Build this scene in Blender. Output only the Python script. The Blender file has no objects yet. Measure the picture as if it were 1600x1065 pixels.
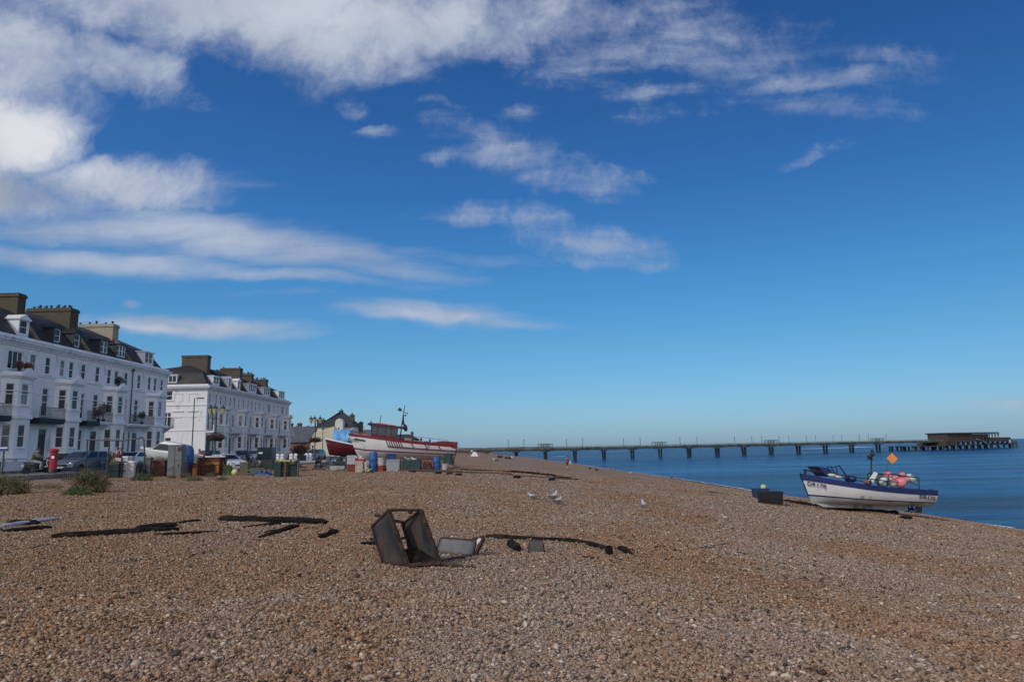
# scene: shingle beach with beached fishing boats, a white terrace and a pier
# light settings
EXPO = 0.12
SUN_E = 1.6
SKY_S = 0.1
def _c(r, g, b, s=10.0): return (r * s, g * s, b * s, 1)      # radiance wanted / sky strength
SKY_TINT = [(0.0, (0.42, 0.64, 1.04)), (0.06, (0.41, 0.68, 1.00)), (0.14, (0.35, 0.71, 0.96)), (0.24, (0.28, 0.70, 1.01)), (0.36, (0.23, 0.61, 1.00)), (0.62, (0.19, 0.49, 0.92)), (1.0, (0.12, 0.34, 0.72))]
CLOUD_LO = _c(0.33, 0.38, 0.50); CLOUD_HI = _c(0.45, 0.50, 0.60); CLOUD_LIT = _c(0.66, 0.68, 0.72)
CLOUD_SH = _c(0.24, 0.28, 0.36); CLOUD_BANK = _c(0.26, 0.44, 0.62)
PEB = 1.0
SEA_NEAR = (.006, .085, .25, 1); SEA_FAR = (.002, .026, .12, 1); SEA_LIGHT = (.022, .19, .40, 1); SEA_DARK = (.003, .020, .075, 1)
CLOUD_FILL = _c(0.95, 0.95, 0.98)
import bpy, bmesh, math, random
import numpy as np
from mathutils import Vector, Matrix, noise as mnoise

scene = bpy.context.scene
COL = scene.collection
rad = math.radians

# ------------------------------------------------------------------ camera
PITCH, ROLL, EYE = rad(8.93), rad(1.12), 1.6
FPX = 1600 * 24 / 36.0
cam_f = Vector((0, math.cos(PITCH), math.sin(PITCH)))
_r = Vector((1, 0, 0)); _u = _r.cross(cam_f)
cam_r = _r * math.cos(ROLL) - _u * math.sin(ROLL)
cam_u = _u * math.cos(ROLL) + _r * math.sin(ROLL)
cd = bpy.data.cameras.new('camera'); cam = bpy.data.objects.new('camera', cd); COL.objects.link(cam)
cd.lens = 24; cd.sensor_width = 36; cd.clip_start = 0.1; cd.clip_end = 40000
cam.matrix_world = Matrix(((cam_r.x, cam_u.x, -cam_f.x, 0), (cam_r.y, cam_u.y, -cam_f.y, 0),
                           (cam_r.z, cam_u.z, -cam_f.z, EYE), (0, 0, 0, 1)))
scene.camera = cam

def ray(px, py):
    return cam_f + cam_r * ((px - 800) / FPX) + cam_u * ((532.5 - py) / FPX)
def at(px, py, Y):                     # the point at depth Y seen at a photo pixel
    d = ray(px, py); return Vector((0, 0, EYE)) + d * (Y / d.y)
def atz(px, py, z):                    # the point at height z
    d = ray(px, py); return Vector((0, 0, EYE)) + d * ((z - EYE) / d.z)

# ------------------------------------------------------------------ render / exposure
scene.render.engine = 'CYCLES'
scene.view_settings.view_transform = 'Standard'
scene.view_settings.look = 'None'
scene.view_settings.exposure = EXPO
scene.view_settings.gamma = 1
scene.view_settings.use_curve_mapping = False

# ------------------------------------------------------------------ sun
SUN_AZ, SUN_EL = rad(222), rad(36)     # compass bearing (from +Y clockwise) and height of the sun
to_sun = Vector((math.sin(SUN_AZ) * math.cos(SUN_EL), math.cos(SUN_AZ) * math.cos(SUN_EL), math.sin(SUN_EL)))
sl = bpy.data.lights.new('sun', 'SUN'); so = bpy.data.objects.new('sun', sl); COL.objects.link(so)
sl.energy = SUN_E; sl.angle = rad(4.0); sl.color = (1.0, 0.93, 0.84)
so.rotation_euler = to_sun.to_track_quat('Z', 'Y').to_euler(); so.location = (-60, -60, 80)

# ------------------------------------------------------------------ node helper
class NT:
    def __init__(s, tree): s.t = tree; s.n = tree.nodes; s.l = tree.links
    def new(s, typ, ins=None, **kw):
        nd = s.n.new(typ)
        for k, v in kw.items(): setattr(nd, k, v)
        if ins:
            for k, v in ins.items(): s.set(nd.inputs[k], v)
        return nd
    def set(s, sock, v):
        if isinstance(v, bpy.types.NodeSocket): s.l.new(v, sock)
        elif isinstance(v, bpy.types.Node): s.l.new(v.outputs[0], sock)
        else: sock.default_value = v
    def math(s, op, a, b=0.0, c=None, clamp=False):
        nd = s.n.new('ShaderNodeMath'); nd.operation = op; nd.use_clamp = clamp
        s.set(nd.inputs[0], a); s.set(nd.inputs[1], b)
        if c is not None: s.set(nd.inputs[2], c)
        return nd.outputs[0]
    def vmath(s, op, a, b=(0, 0, 0), scale=None):
        nd = s.n.new('ShaderNodeVectorMath'); nd.operation = op
        s.set(nd.inputs[0], a)
        if op != 'LENGTH' and op != 'SCALE': s.set(nd.inputs[1], b)
        if scale is not None: s.set(nd.inputs['Scale'], scale)
        return nd.outputs['Value'] if op in ('LENGTH', 'DOT_PRODUCT') else nd.outputs[0]
    def mix(s, f, a, b, blend='MIX'):
        nd = s.n.new('ShaderNodeMix'); nd.data_type = 'RGBA'; nd.blend_type = blend
        s.set(nd.inputs[0], f); s.set(nd.inputs[6], a); s.set(nd.inputs[7], b)
        return nd.outputs[2]
    def mrange(s, v, a, b, c=0.0, d=1.0, kind='SMOOTHSTEP'):
        nd = s.n.new('ShaderNodeMapRange'); nd.interpolation_type = kind
        s.set(nd.inputs[0], v)
        for i, x in enumerate((a, b, c, d)): s.set(nd.inputs[i + 1], x)
        return nd.outputs[0]
    def noise(s, vec, scale, detail=4, rough=0.5, dist=0.0, lac=2.0):
        nd = s.n.new('ShaderNodeTexNoise')
        s.set(nd.inputs['Vector'], vec); nd.inputs['Scale'].default_value = scale
        nd.inputs['Detail'].default_value = detail; nd.inputs['Roughness'].default_value = rough
        nd.inputs['Distortion'].default_value = dist; nd.inputs['Lacunarity'].default_value = lac
        return nd
    def ramp(s, f, stops, interp='LINEAR'):
        nd = s.n.new('ShaderNodeValToRGB'); cr = nd.color_ramp; cr.interpolation = interp
        while len(cr.elements) > 1: cr.elements.remove(cr.elements[-1])
        for i, (p, c) in enumerate(stops):
            e = cr.elements[0] if i == 0 else cr.elements.new(p)
            e.position = p; e.color = (*c, 1) if len(c) == 3 else c
        s.set(nd.inputs[0], f); return nd.outputs[0]

def rgb(r, g, b):                       # sRGB 0..255 -> linear
    f = lambda v: (v / 255 / 12.92) if v / 255 <= 0.04045 else ((v / 255 + 0.055) / 1.055) ** 2.4
    return (f(r), f(g), f(b), 1)

# ------------------------------------------------------------------ sky with clouds (world)
world = bpy.data.worlds.new('World'); scene.world = world; world.use_nodes = True
W = NT(world.node_tree); W.n.clear()
sky = W.new('ShaderNodeTexSky', sky_type='NISHITA', sun_disc=False)
sky.sun_elevation = SUN_EL; sky.sun_rotation = SUN_AZ; sky.air_density = 1.0; sky.dust_density = 0.6; sky.ozone_density = 2.0
tc = W.new('ShaderNodeTexCoord')
dirv = W.vmath('NORMALIZE', tc.outputs['Generated'])
sep = W.new('ShaderNodeSeparateXYZ', {0: dirv})
dx, dy, dz = sep.outputs
yabs = W.math('MAXIMUM', W.math('ABSOLUTE', dy), 0.12)
u = W.math('DIVIDE', dx, yabs); v = W.math('DIVIDE', dz, yabs)
uv = W.new('ShaderNodeCombineXYZ', {0: u, 1: v, 2: 0.0}).outputs[0]
# tint of the clear sky by height: deep blue aloft, pale towards the sea
tint = W.ramp(W.math('MAXIMUM', dz, 0.0), SKY_TINT)
clear = W.mix(1.0, sky.outputs[0], tint, 'MULTIPLY')
# darker towards the right (away from the sun)
sidef = W.mrange(dx, -0.35, 0.75, 1.08, 0.80, 'LINEAR')
clear = W.vmath('SCALE', clear, scale=sidef)

warp = W.noise(uv, 2.2, 3, 0.55)
wv = W.vmath('SCALE', W.vmath('SUBTRACT', warp.outputs['Color'], (0.5, 0.5, 0.5)), scale=0.16)
warp2 = W.noise(uv, 11, 4, 0.6)
wv2 = W.vmath('SCALE', W.vmath('SUBTRACT', warp2.outputs['Color'], (0.5, 0.5, 0.5)), scale=0.045)
uvw = W.vmath('ADD', W.vmath('ADD', uv, wv), wv2)
def uvpx(px, py):
    d = ray(px, py); return d.x / d.y, d.z / d.y
def clouds(lst, src):
    acc = None
    for (px, py, a, b, ang, amp) in lst:      # centre, half axes, tilt (deg, down-right positive), strength
        cx, cy = uvpx(px, py)
        m = W.new('ShaderNodeMapping', {0: src}, vector_type='TEXTURE')
        m.inputs['Location'].default_value = (cx, cy, 0)
        m.inputs['Rotation'].default_value = (0, 0, rad(-ang))
        m.inputs['Scale'].default_value = (a / FPX, b / FPX, 1)
        L = W.vmath('LENGTH', m.outputs[0])
        val = W.mrange(L, 1.22, 0.15, 0.0, amp)
        acc = val if acc is None else W.math('MAXIMUM', acc, val)
    return acc
# streak noise: stretched along the drift of the thin cloud
ms = W.new('ShaderNodeMapping', {0: W.vmath('ADD', uv, W.vmath('SCALE', wv, scale=0.4))}); ms.inputs['Rotation'].default_value = (0, 0, rad(9)); ms.inputs['Scale'].default_value = (1.1, 7.0, 1)
streak = W.noise(ms.outputs[0], 3.2, 7, 0.56).outputs[0]
fluff = W.noise(uvw, 5.0, 9, 0.60).outputs[0]
fine = W.noise(uvw, 15.0, 9, 0.68).outputs[0]
THICK = [(20, 205, 170, 105, 15, 1.1), (-40, 120, 320, 175, 0, .86), (150, 110, 200, 70, 22, .78), (330, 10, 480, 150, 4, .98), (600, 40, 370, 130, -5, .92),
         (-70, 300, 300, 90, 4, 1.0), (830, 20, 300, 110, 0, .62), (160, 285, 260, 60, 8, .82), (230, 130, 80, 50, 35, .62), (640, 100, 160, 45, -5, .55)]
THIN = [(190, 275, 260, 40, 6, .8), (90, 345, 360, 62, 7, .85), (330, 365, 330, 50, 10, .95), (520, 402, 260, 36, 8, .85), (160, 408, 330, 32, 4, .92), (300, 318, 120, 22, 0, .7),
        (470, 432, 250, 18, 5, .8), (700, 398, 240, 16, 5, .5), (300, 506, 230, 26, 3, 1.1), (250, 505, 150, 18, 3, 1.2), (670, 486, 200, 26, 5, 1.1), (690, 488, 120, 16, 5, 1.2), (760, 500, 170, 12, 5, .6),
        (208, 472, 24, 12, 0, .6), (90, 377, 28, 14, 0, .7), (120, 495, 120, 20, 4, .5), (450, 455, 200, 10, 3, .35)]
VEIL = [(1130, 80, 380, 110, 8, .50), (1280, 125, 200, 34, -4, .80), (1290, 172, 180, 30, 5, .72), (1040, 50, 300, 120, 5, .58), (1330, 88, 180, 28, 6, .55), (1160, 120, 240, 40, 6, .52)]
WISP = [(735, 210, 95, 32, 10, .95), (700, 245, 60, 20, -8, .72), (810, 250, 150, 44, 12, .85), (890, 280, 190, 36, 10, .95), (810, 182, 60, 18, 0, .62),
        (592, 216, 44, 15, 0, .6), (550, 172, 34, 22, 30, .42), (680, 165, 60, 14, 10, .45), (750, 340, 130, 26, 3, .72), (890, 365, 190, 44, 14, .80),
        (950, 405, 120, 24, 8, .85), (960, 310, 120, 14, 14, .55), (1310, 230, 60, 16, -12, .36), (1262, 250, 60, 12, -15, .32), (300, 160, 50, 20, 20, .4),
        (1590, 640, 120, 14, 0, .6), (1110, 170, 200, 22, -4, .42), (1050, 140, 170, 24, -3, .42), (900, 80, 300, 75, 4, .72)]
uvs = W.vmath('ADD', W.vmath('ADD', uv, W.vmath('SCALE', wv, scale=0.32)), W.vmath('SCALE', wv2, scale=0.35))
mv_ = clouds(VEIL, uvs)
mt_, mn_, mw_ = clouds(THICK, uvw), clouds(THIN, uvs), clouds(WISP, W.vmath('ADD', uvs, W.vmath('SCALE', wv2, scale=0.6)))
k = lambda n, s_: W.math('MULTIPLY', W.math('SUBTRACT', n, 0.5), s_)
dens_t = W.mrange(W.math('ADD', W.math('ADD', mt_, k(fluff, 1.7)), k(fine, 0.8)), 0.12, 1.0)
dens_n = W.mrange(W.math('ADD', W.math('ADD', mn_, k(streak, 1.7)), k(fine, 0.35)), 0.10, 1.35, 0.0, 0.92)
dens_w = W.mrange(W.math('ADD', W.math('ADD', mw_, k(fluff, 1.5)), W.math('ADD', k(fine, 2.3), k(streak, 2.4))), 0.06, 1.9, 0.0, 0.85)
dens_v = W.mrange(W.math('ADD', W.math('ADD', mv_, k(streak, 1.3)), W.math('ADD', k(fine, 1.7), k(fluff, 0.8))), 0.10, 1.5, 0.0, 0.78)
def gate(d, m): return W.math('MULTIPLY', d, W.mrange(m, 0.0, 0.14))
dens = W.math('MAXIMUM', W.math('MAXIMUM', gate(dens_v, mv_), gate(dens_t, mt_)), W.math('MAXIMUM', gate(dens_n, mn_), gate(dens_w, mw_)))
# low bank of pale haze cloud over the sea horizon
bank = W.math('MULTIPLY', W.mrange(dz, 0.07, 0.0, 0.0, 0.45), W.mrange(W.noise(ms.outputs[0], 1.6, 3).outputs[0], 0.38, 0.62, 0.25, 1.0))
# brightness of the cloud: the thick bank is lit from the left, grey beneath
lit = clouds([(60, 215, 190, 75, 20, 1.0), (-40, 190, 120, 110, 0, .9), (500, 20, 300, 60, 0, .30), (650, 488, 120, 10, 3, .3), (250, 505, 110, 12, 3, .35)], uvw)
shade = clouds([(-30, 292, 190, 42, 3, 1.0), (420, 85, 120, 50, 10, .3), (-10, 20, 120, 40, 0, .5)], uvw)
base = W.mix(W.mrange(fluff, 0.35, 0.68), CLOUD_LO, CLOUD_HI)
base = W.mix(lit, base, CLOUD_LIT)
base = W.mix(W.math('MULTIPLY', shade, 0.65), base, CLOUD_SH)
skyc = W.mix(bank, clear, CLOUD_BANK)
skyc = W.mix(W.math('MULTIPLY', dens, W.mrange(dy, -0.1, 0.25)), skyc, base)
# unseen behind the camera: broken cloud, brightened as fill for the shaded fronts
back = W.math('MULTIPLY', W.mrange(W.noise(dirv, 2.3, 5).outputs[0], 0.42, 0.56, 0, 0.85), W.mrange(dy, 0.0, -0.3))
skyc = W.mix(back, skyc, CLOUD_FILL)
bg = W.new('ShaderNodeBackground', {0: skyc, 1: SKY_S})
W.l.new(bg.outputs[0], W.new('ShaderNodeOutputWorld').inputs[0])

# ------------------------------------------------------------------ mesh builder
class MB:
    def __init__(s): s.v = []; s.f = []; s.m = []
    def add(s, vs, fs, mi=0):
        o = len(s.v); s.v += [tuple(p) for p in vs]
        for f in fs: s.f.append(tuple(i + o for i in f)); s.m.append(mi)
    def box(s, c, d, rz=0, mi=0, rot=None, taper=1.0):
        R = rot if rot is not None else Matrix.Rotation(rz, 3, 'Z')
        c = Vector(c); vs = []
        for z in (-.5, .5):
            t = taper if z > 0 else 1.0
            for x, y in ((-.5, -.5), (.5, -.5), (.5, .5), (-.5, .5)):
                vs.append(c + R @ Vector((x * d[0] * t, y * d[1] * t, z * d[2])))
        s.add(vs, [(0, 3, 2, 1), (4, 5, 6, 7), (0, 1, 5, 4), (1, 2, 6, 5), (2, 3, 7, 6), (3, 0, 4, 7)], mi)
    def bx(s, x0, x1, y0, y1, z0, z1, mi=0): s.box(((x0 + x1) / 2, (y0 + y1) / 2, (z0 + z1) / 2), (abs(x1 - x0), abs(y1 - y0), abs(z1 - z0)), mi=mi)
    def beam(s, p0, p1, w, h=None, mi=0, up=(0, 0, 1)):
        p0, p1 = Vector(p0), Vector(p1); d = p1 - p0; L = d.length; d.normalize()
        up = Vector(up)
        if abs(d.dot(up)) > .98: up = Vector((1, 0, 0))
        sd = d.cross(up).normalized(); u2 = sd.cross(d)
        R = Matrix((sd, d, u2)).transposed()
        s.box((p0 + p1) / 2, (w, L, h or w), rot=R, mi=mi)
    def tube(s, pts, r, n=8, mi=0, cap=True, sx=1.0):
        pts = [Vector(p) for p in pts]; k = len(pts)
        rs = r if isinstance(r, (list, tuple)) else [r] * k
        vs = []; pr = None
        for i, p in enumerate(pts):
            t = (pts[min(i + 1, k - 1)] - pts[max(i - 1, 0)]).normalized()
            if pr is None: pr = Vector((0, 0, 1)) if abs(t.z) < .9 else Vector((1, 0, 0))
            a = t.cross(pr).normalized(); b = a.cross(t).normalized(); pr = b
            for j in range(n):
                q = 2 * math.pi * j / n
                vs.append(p + a * (math.cos(q) * rs[i] * sx) + b * (math.sin(q) * rs[i]))
        fs = []
        for i in range(k - 1):
            for j in range(n):
                a0 = i * n + j; a1 = i * n + (j + 1) % n
                fs.append((a0, a1, a1 + n, a0 + n))
        if cap: fs.append(tuple(range(n - 1, -1, -1))); fs.append(tuple((k - 1) * n + j for j in range(n)))
        s.add(vs, fs, mi)
    def lathe(s, c, prof, n=16, mi=0, axis=None, sc=(1, 1)):
        c = Vector(c); R = axis or Matrix.Identity(3); vs = []
        for r, z in prof:
            for j in range(n):
                q = 2 * math.pi * j / n
                vs.append(c + R @ Vector((r * math.cos(q) * sc[0], r * math.sin(q) * sc[1], z)))
        fs = []
        for i in range(len(prof) - 1):
            for j in range(n):
                a0 = i * n + j; a1 = i * n + (j + 1) % n
                fs.append((a0, a1, a1 + n, a0 + n))
        fs.append(tuple(range(n - 1, -1, -1))); fs.append(tuple((len(prof) - 1) * n + j for j in range(n)))
        s.add(vs, fs, mi)
    def ball(s, c, r, n=12, mi=0, rot=None):
        r = r if isinstance(r, (list, tuple)) else (r, r, r)
        m = max(5, n * 2 // 3); R = rot or Matrix.Identity(3); c = Vector(c); vs = []; fs = []
        for i in range(m + 1):
            t = math.pi * i / m
            rr = max(math.sin(t), 0.02)
            for j in range(n):
                q = 2 * math.pi * j / n
                vs.append(c + R @ Vector((r[0] * rr * math.cos(q), r[1] * rr * math.sin(q), -r[2] * math.cos(t))))
        for i in range(m):
            for j in range(n):
                a0 = i * n + j; a1 = i * n + (j + 1) % n
                fs.append((a0, a1, a1 + n, a0 + n))
        fs.append(tuple(range(n - 1, -1, -1))); fs.append(tuple(m * n + j for j in range(n)))
        s.add(vs, fs, mi)
    def prism(s, poly, a, b, axis='y', mi=0):
        """extrude a 2-D polygon; axis y: poly is (x,z); x: (y,z); z: (x,y)"""
        f = {'y': lambda p, t: (p[0], t, p[1]), 'x': lambda p, t: (t, p[0], p[1]), 'z': lambda p, t: (p[0], p[1], t)}[axis]
        n = len(poly); vs = [f(p, a) for p in poly] + [f(p, b) for p in poly]
        fs = [tuple(range(n)), tuple(range(2 * n - 1, n - 1, -1))] + [((i + 1) % n, i, i + n, (i + 1) % n + n) for i in range(n)]
        s.add(vs, fs, mi)
    def quad(s, a, b, c, d, mi=0): s.add([a, b, c, d], [(0, 1, 2, 3)], mi)
    def loft(s, rings, mi=0, closed=False, cap=False):
        n = len(rings[0]); vs = [p for r in rings for p in r]; fs = []; mm = []
        m = n if closed else n - 1
        o = len(s.v); s.v += [tuple(p) for p in vs]
        for i in range(len(rings) - 1):
            for j in range(m):
                s.f.append((o + i * n + j, o + i * n + (j + 1) % n, o + (i + 1) * n + (j + 1) % n, o + (i + 1) * n + j))
                s.m.append(mi[j] if isinstance(mi, (list, tuple)) else mi)
        if cap:
            s.f.append(tuple(o + j for j in range(n - 1, -1, -1))); s.m.append(mi if not isinstance(mi, (list, tuple)) else mi[0])
            e = o + (len(rings) - 1) * n
            s.f.append(tuple(e + j for j in range(n))); s.m.append(mi if not isinstance(mi, (list, tuple)) else mi[0])
    def build(s, name, mats, parent=None, smooth=None, bevel=0, loc=None, fixn=True):
        me = bpy.data.meshes.new(name); me.from_pydata(s.v, [], s.f)
        if fixn:
            bm = bmesh.new(); bm.from_mesh(me)
            bmesh.ops.recalc_face_normals(bm, faces=bm.faces); bm.to_mesh(me); bm.free()
        if not isinstance(mats, (list, tuple)): mats = [mats]
        for m in mats: me.materials.append(m)
        me.polygons.foreach_set('material_index', s.m)
        if smooth:
            me.polygons.foreach_set('use_smooth', [True] * len(s.f))
            try: me.set_sharp_from_angle(angle=rad(smooth))
            except Exception: pass
        me.update()
        o = bpy.data.objects.new(name, me); COL.objects.link(o)
        if parent is not None: o.parent = parent
        if loc is not None: o.location = loc
        if bevel:
            b = o.modifiers.new('bevel', 'BEVEL'); b.width = bevel; b.segments = 2; b.limit_method = 'ANGLE'
        return o

def tag(o, label=None, cat=None, group=None, kind=None):
    if label: o['label'] = label
    if cat: o['category'] = cat
    if group: o['group'] = group
    if kind: o['kind'] = kind
    return o
def thing(name, label, cat, loc=(0, 0, 0), rz=0, group=None, rot=None):
    o = bpy.data.objects.new(name, None); COL.objects.link(o); o.empty_display_size = .2
    o.location = loc; o.rotation_euler = rot if rot else (0, 0, rz)
    return tag(o, label, cat, group)
KIDS = {}
def copy_tree(o, parent=None, kids=None):
    kids = kids if kids is not None else _kids()
    c = o.copy(); COL.objects.link(c); c.parent = parent
    for ch in kids.get(o.name, []): copy_tree(ch, c, kids)
    return c
def _kids():
    d = {}
    for o in bpy.data.objects:
        if o.parent: d.setdefault(o.parent.name, []).append(o)
    return d

# ------------------------------------------------------------------ materials
def mat(name, col, rough=0.6, var=0.12, scale=3.0, metal=0.0, bump=0.0, bscale=30.0, col2=None, c2amt=0.5, c2scale=2.0, spec=0.5, stretch=(1, 1, 1)):
    m = bpy.data.materials.new(name); m.use_nodes = True; t = NT(m.node_tree)
    b = t.n['Principled BSDF']; b.inputs['Roughness'].default_value = rough; b.inputs['Metallic'].default_value = metal
    b.inputs['Specular IOR Level'].default_value = spec
    col = (*col[:3], 1)
    tcn = t.new('ShaderNodeTexCoord'); vec = tcn.outputs['Object']
    if stretch != (1, 1, 1):
        mp = t.new('ShaderNodeMapping', {0: vec}); mp.inputs['Scale'].default_value = stretch; vec = mp.outputs[0]
    n = t.noise(vec, scale, 6, 0.6)
    c = t.mix(t.mrange(n.outputs[0], 0.3, 0.7), tuple(x * (1 - var) for x in col[:3]) + (1,), tuple(min(1, x * (1 + var)) for x in col[:3]) + (1,))
    if col2 is not None:
        n2 = t.noise(vec, c2scale, 7, 0.62)
        c = t.mix(t.mrange(n2.outputs[0], 0.62 - c2amt * .3, 0.72 - c2amt * .22), c, (*col2[:3], 1))
    t.set(b.inputs['Base Color'], c)
    if bump:
        bn = t.noise(vec, bscale, 5, 0.6)
        bp = t.new('ShaderNodeBump', {'Strength': bump, 'Distance': 0.02, 'Height': bn.outputs[0]})
        t.set(b.inputs['Normal'], bp.outputs[0])
    return m

# ------------------------------------------------------------------ terrain
# waterline x for a given y
SH_Y = [-60, 0, 42, 52, 70, 105, 141, 169, 278, 312, 565, 1000, 1864, 4000]
SH_X = [33, 32, 31, 30, 28.4, 27.6, 25.5, 23.5, 17.5, 14, -7, -40, -105, -400]
PR_D = [-400, -20, 0, 6, 10.6, 13.8, 18, 21, 26, 31, 36, 45, 54, 59, 62, 70, 2000]
PR_Z = [-14, -6.5, -3.9, -2.9, -2.2, -1.84, -1.40, -1.12, -0.62, -0.12, 0.0, 0.04, 0.12, 0.30, 0.5, 0.5, 0.5]
SEA = -3.9
def G(x, y, lump=True):
    d = float(np.interp(y, SH_Y, SH_X)) - x
    if y > 100: d *= 1 + 0 * y
    z = float(np.interp(d, PR_D, PR_Z))
    z += 0.5 * (float(np.interp(d - 1.5, PR_D, PR_Z)) + float(np.interp(d + 1.5, PR_D, PR_Z)) - 2 * z) * 0.6
    if lump and d < 60 and y < 120:
        a = 0.035 * mnoise.noise(Vector((x * .9, y * .9, 1.7))) + 0.05 * mnoise.noise(Vector((d * .8, y * .07, 9.3))) + 0.09 * mnoise.noise(Vector((x * .22, y * .22, 5.1)))
        z += a * min(1, max(0, (60 - d) / 8)) * min(1, max(0, d / 8))
    return z

def shingle_group():
    g = bpy.data.node_groups.new('shingle_colour', 'ShaderNodeTree')
    g.interface.new_socket('Rnd', in_out='INPUT', socket_type='NodeSocketFloat')
    g.interface.new_socket('Color', in_out='OUTPUT', socket_type='NodeSocketColor')
    t = NT(g); gi = t.new('NodeGroupInput'); go = t.new('NodeGroupOutput')
    pos = t.new('ShaderNodeNewGeometry').outputs['Position']
    mp = t.new('ShaderNodeMapping', {0: pos}); mp.inputs['Rotation'].default_value = (0, 0, rad(-14)); mp.inputs['Scale'].default_value = (1, .45, 1)
    big = t.noise(mp.outputs[0], 0.30, 4, 0.55).outputs[0]
    mid = t.noise(pos, 1.1, 4, 0.6).outputs[0]
    patch = t.mrange(t.math('ADD', t.math('MULTIPLY', big, 0.65), t.math('MULTIPLY', mid, 0.35)), 0.42, 0.58)
    sp_ = t.new('ShaderNodeSeparateXYZ', {0: pos})
    ax = t.math('ABSOLUTE', t.math('ADD', t.math('SUBTRACT', sp_.outputs[0], .2), t.math('MULTIPLY', sp_.outputs[1], -.02)))
    grey_lane = t.math('MULTIPLY', t.mrange(ax, .2, 2.2, .45, 0), t.mrange(sp_.outputs[1], 9, 17, 1, .3))
    warm_side = t.mrange(sp_.outputs[0], -1.5, -5.0, 0, .35)
    patch = t.math('SUBTRACT', t.math('ADD', patch, grey_lane), warm_side, clamp=True)
    warm = t.ramp(gi.outputs[0], [(0.0, (.035, .022, .014)), (.12, (.14, .085, .048)), (.24, (.275, .165, .092)), (.40, (.34, .215, .125)), (.52, (.38, .26, .155)),
                                  (.64, (.46, .335, .21)), (.74, (.32, .16, .075)), (.80, (.35, .27, .19)), (.88, (.27, .235, .20)), (.95, (.50, .43, .32)), (1.0, (.66, .60, .50))])
    cool = t.ramp(gi.outputs[0], [(0.0, (.03, .028, .028)), (.13, (.14, .11, .085)), (.24, (.31, .24, .18)), (.40, (.37, .29, .22)), (.52, (.30, .26, .23)),
                                  (.62, (.47, .39, .29)), (.70, (.22, .205, .205)), (.78, (.38, .25, .15)), (.86, (.45, .41, .37)), (.95, (.54, .49, .42)), (1.0, (.72, .68, .62))])
    c = t.mix(patch, warm, cool)
    c = t.mix(1.0, c, (.90, .775, .675, 1), 'MULTIPLY')
    t.l.new(c, go.inputs[0]); return g
SHG = shingle_group()

def shingle_ground():
    m = bpy.data.materials.new('shingle'); m.use_nodes = True; t = NT(m.node_tree); b = t.n['Principled BSDF']
    pos = t.new('ShaderNodeNewGeometry').outputs['Position']
    w = t.noise(pos, 9, 2); pv = t.vmath('ADD', pos, t.vmath('SCALE', w.outputs['Color'], scale=0.03))
    def vor(scale):
        a = t.new('ShaderNodeTexVoronoi', {'Vector': pv, 'Scale': scale}); return a
    v1 = vor(27.0); v2 = vor(11.0)
    s1 = t.new('ShaderNodeSeparateColor', {0: v1.outputs['Color']}); s2 = t.new('ShaderNodeSeparateColor', {0: v2.outputs['Color']})
    g1 = t.new('ShaderNodeGroup', {}); 
    g1.node_tree = SHG; t.set(g1.inputs[0], s1.outputs[0])
    g2 = t.new('ShaderNodeGroup', {}); g2.node_tree = SHG; t.set(g2.inputs[0], s2.outputs[0])
    cd_ = t.new('ShaderNodeCameraData')
    sepp = t.new('ShaderNodeSeparateXYZ', {0: pos})
    far = t.mrange(sepp.outputs[1], 14.0, 45.0, 0.25, 0.55)
    c = t.mix(t.math('MULTIPLY', t.math('GREATER_THAN', s2.outputs[1], 0.55), far), g1.outputs[0], g2.outputs[0])
    # gaps between stones
    ed = t.mrange(v1.outputs['Distance'], 0.45, 0.85, 1.12, 0.70)
    c = t.mix(1.0, c, t.new('ShaderNodeCombineColor', {0: ed, 1: ed, 2: ed}).outputs[0], 'MULTIPLY')
    # damp band near the water
    damp = t.mrange(sepp.outputs[2], -3.3, -2.4, 0.45, 1.0)
    c = t.mix(1.0, c, t.new('ShaderNodeCombineColor', {0: damp, 1: damp, 2: damp}).outputs[0], 'MULTIPLY')
    t.set(b.inputs['Base Color'], c); b.inputs['Roughness'].default_value = 0.75; b.inputs['Specular IOR Level'].default_value = .3
    h = t.math('ADD', t.math('MULTIPLY', v1.outputs['Distance'], -0.022), t.math('MULTIPLY', v2.outputs['Distance'], -0.03))
    lump = t.noise(pos, 1.6, 5, .6)
    h = t.math('ADD', h, t.math('MULTIPLY', lump.outputs[0], 0.12))
    bp = t.new('ShaderNodeBump', {'Strength': 0.9, 'Distance': 1.0, 'Height': h}); t.set(b.inputs['Normal'], bp.outputs[0])
    return m
M_SHINGLE = shingle_ground()

def axis(pts):
    out = []
    for a, b, st in pts:
        n = max(1, int(round((b - a) / st))); out += [a + (b - a) * i / n for i in range(n)]
    out.append(pts[-1][1]); return out
gx = axis([(-4000, -400, 900), (-400, -70, 55), (-70, -24, 1.2), (-24, -12, .7), (-12, 12, .3), (12, 34, .7), (34, 60, 3), (60, 400, 60)])
gy = axis([(-200, -20, 45), (-20, 2, 2), (2, 20, .3), (20, 60, .8), (60, 140, 2.5), (140, 400, 12), (400, 2000, 120), (2000, 6000, 800)])
mb = MB(); nx = len(gx)
mb.v = [(x, y, G(x, y)) for y in gy for x in gx]
mb.f = [(j * nx + i, j * nx + i + 1, (j + 1) * nx + i + 1, (j + 1) * nx + i) for j in range(len(gy) - 1) for i in range(nx - 1)]
mb.m = [0] * len(mb.f)
tag(mb.build('beach', M_SHINGLE, smooth=180, fixn=False), kind='structure')

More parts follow.
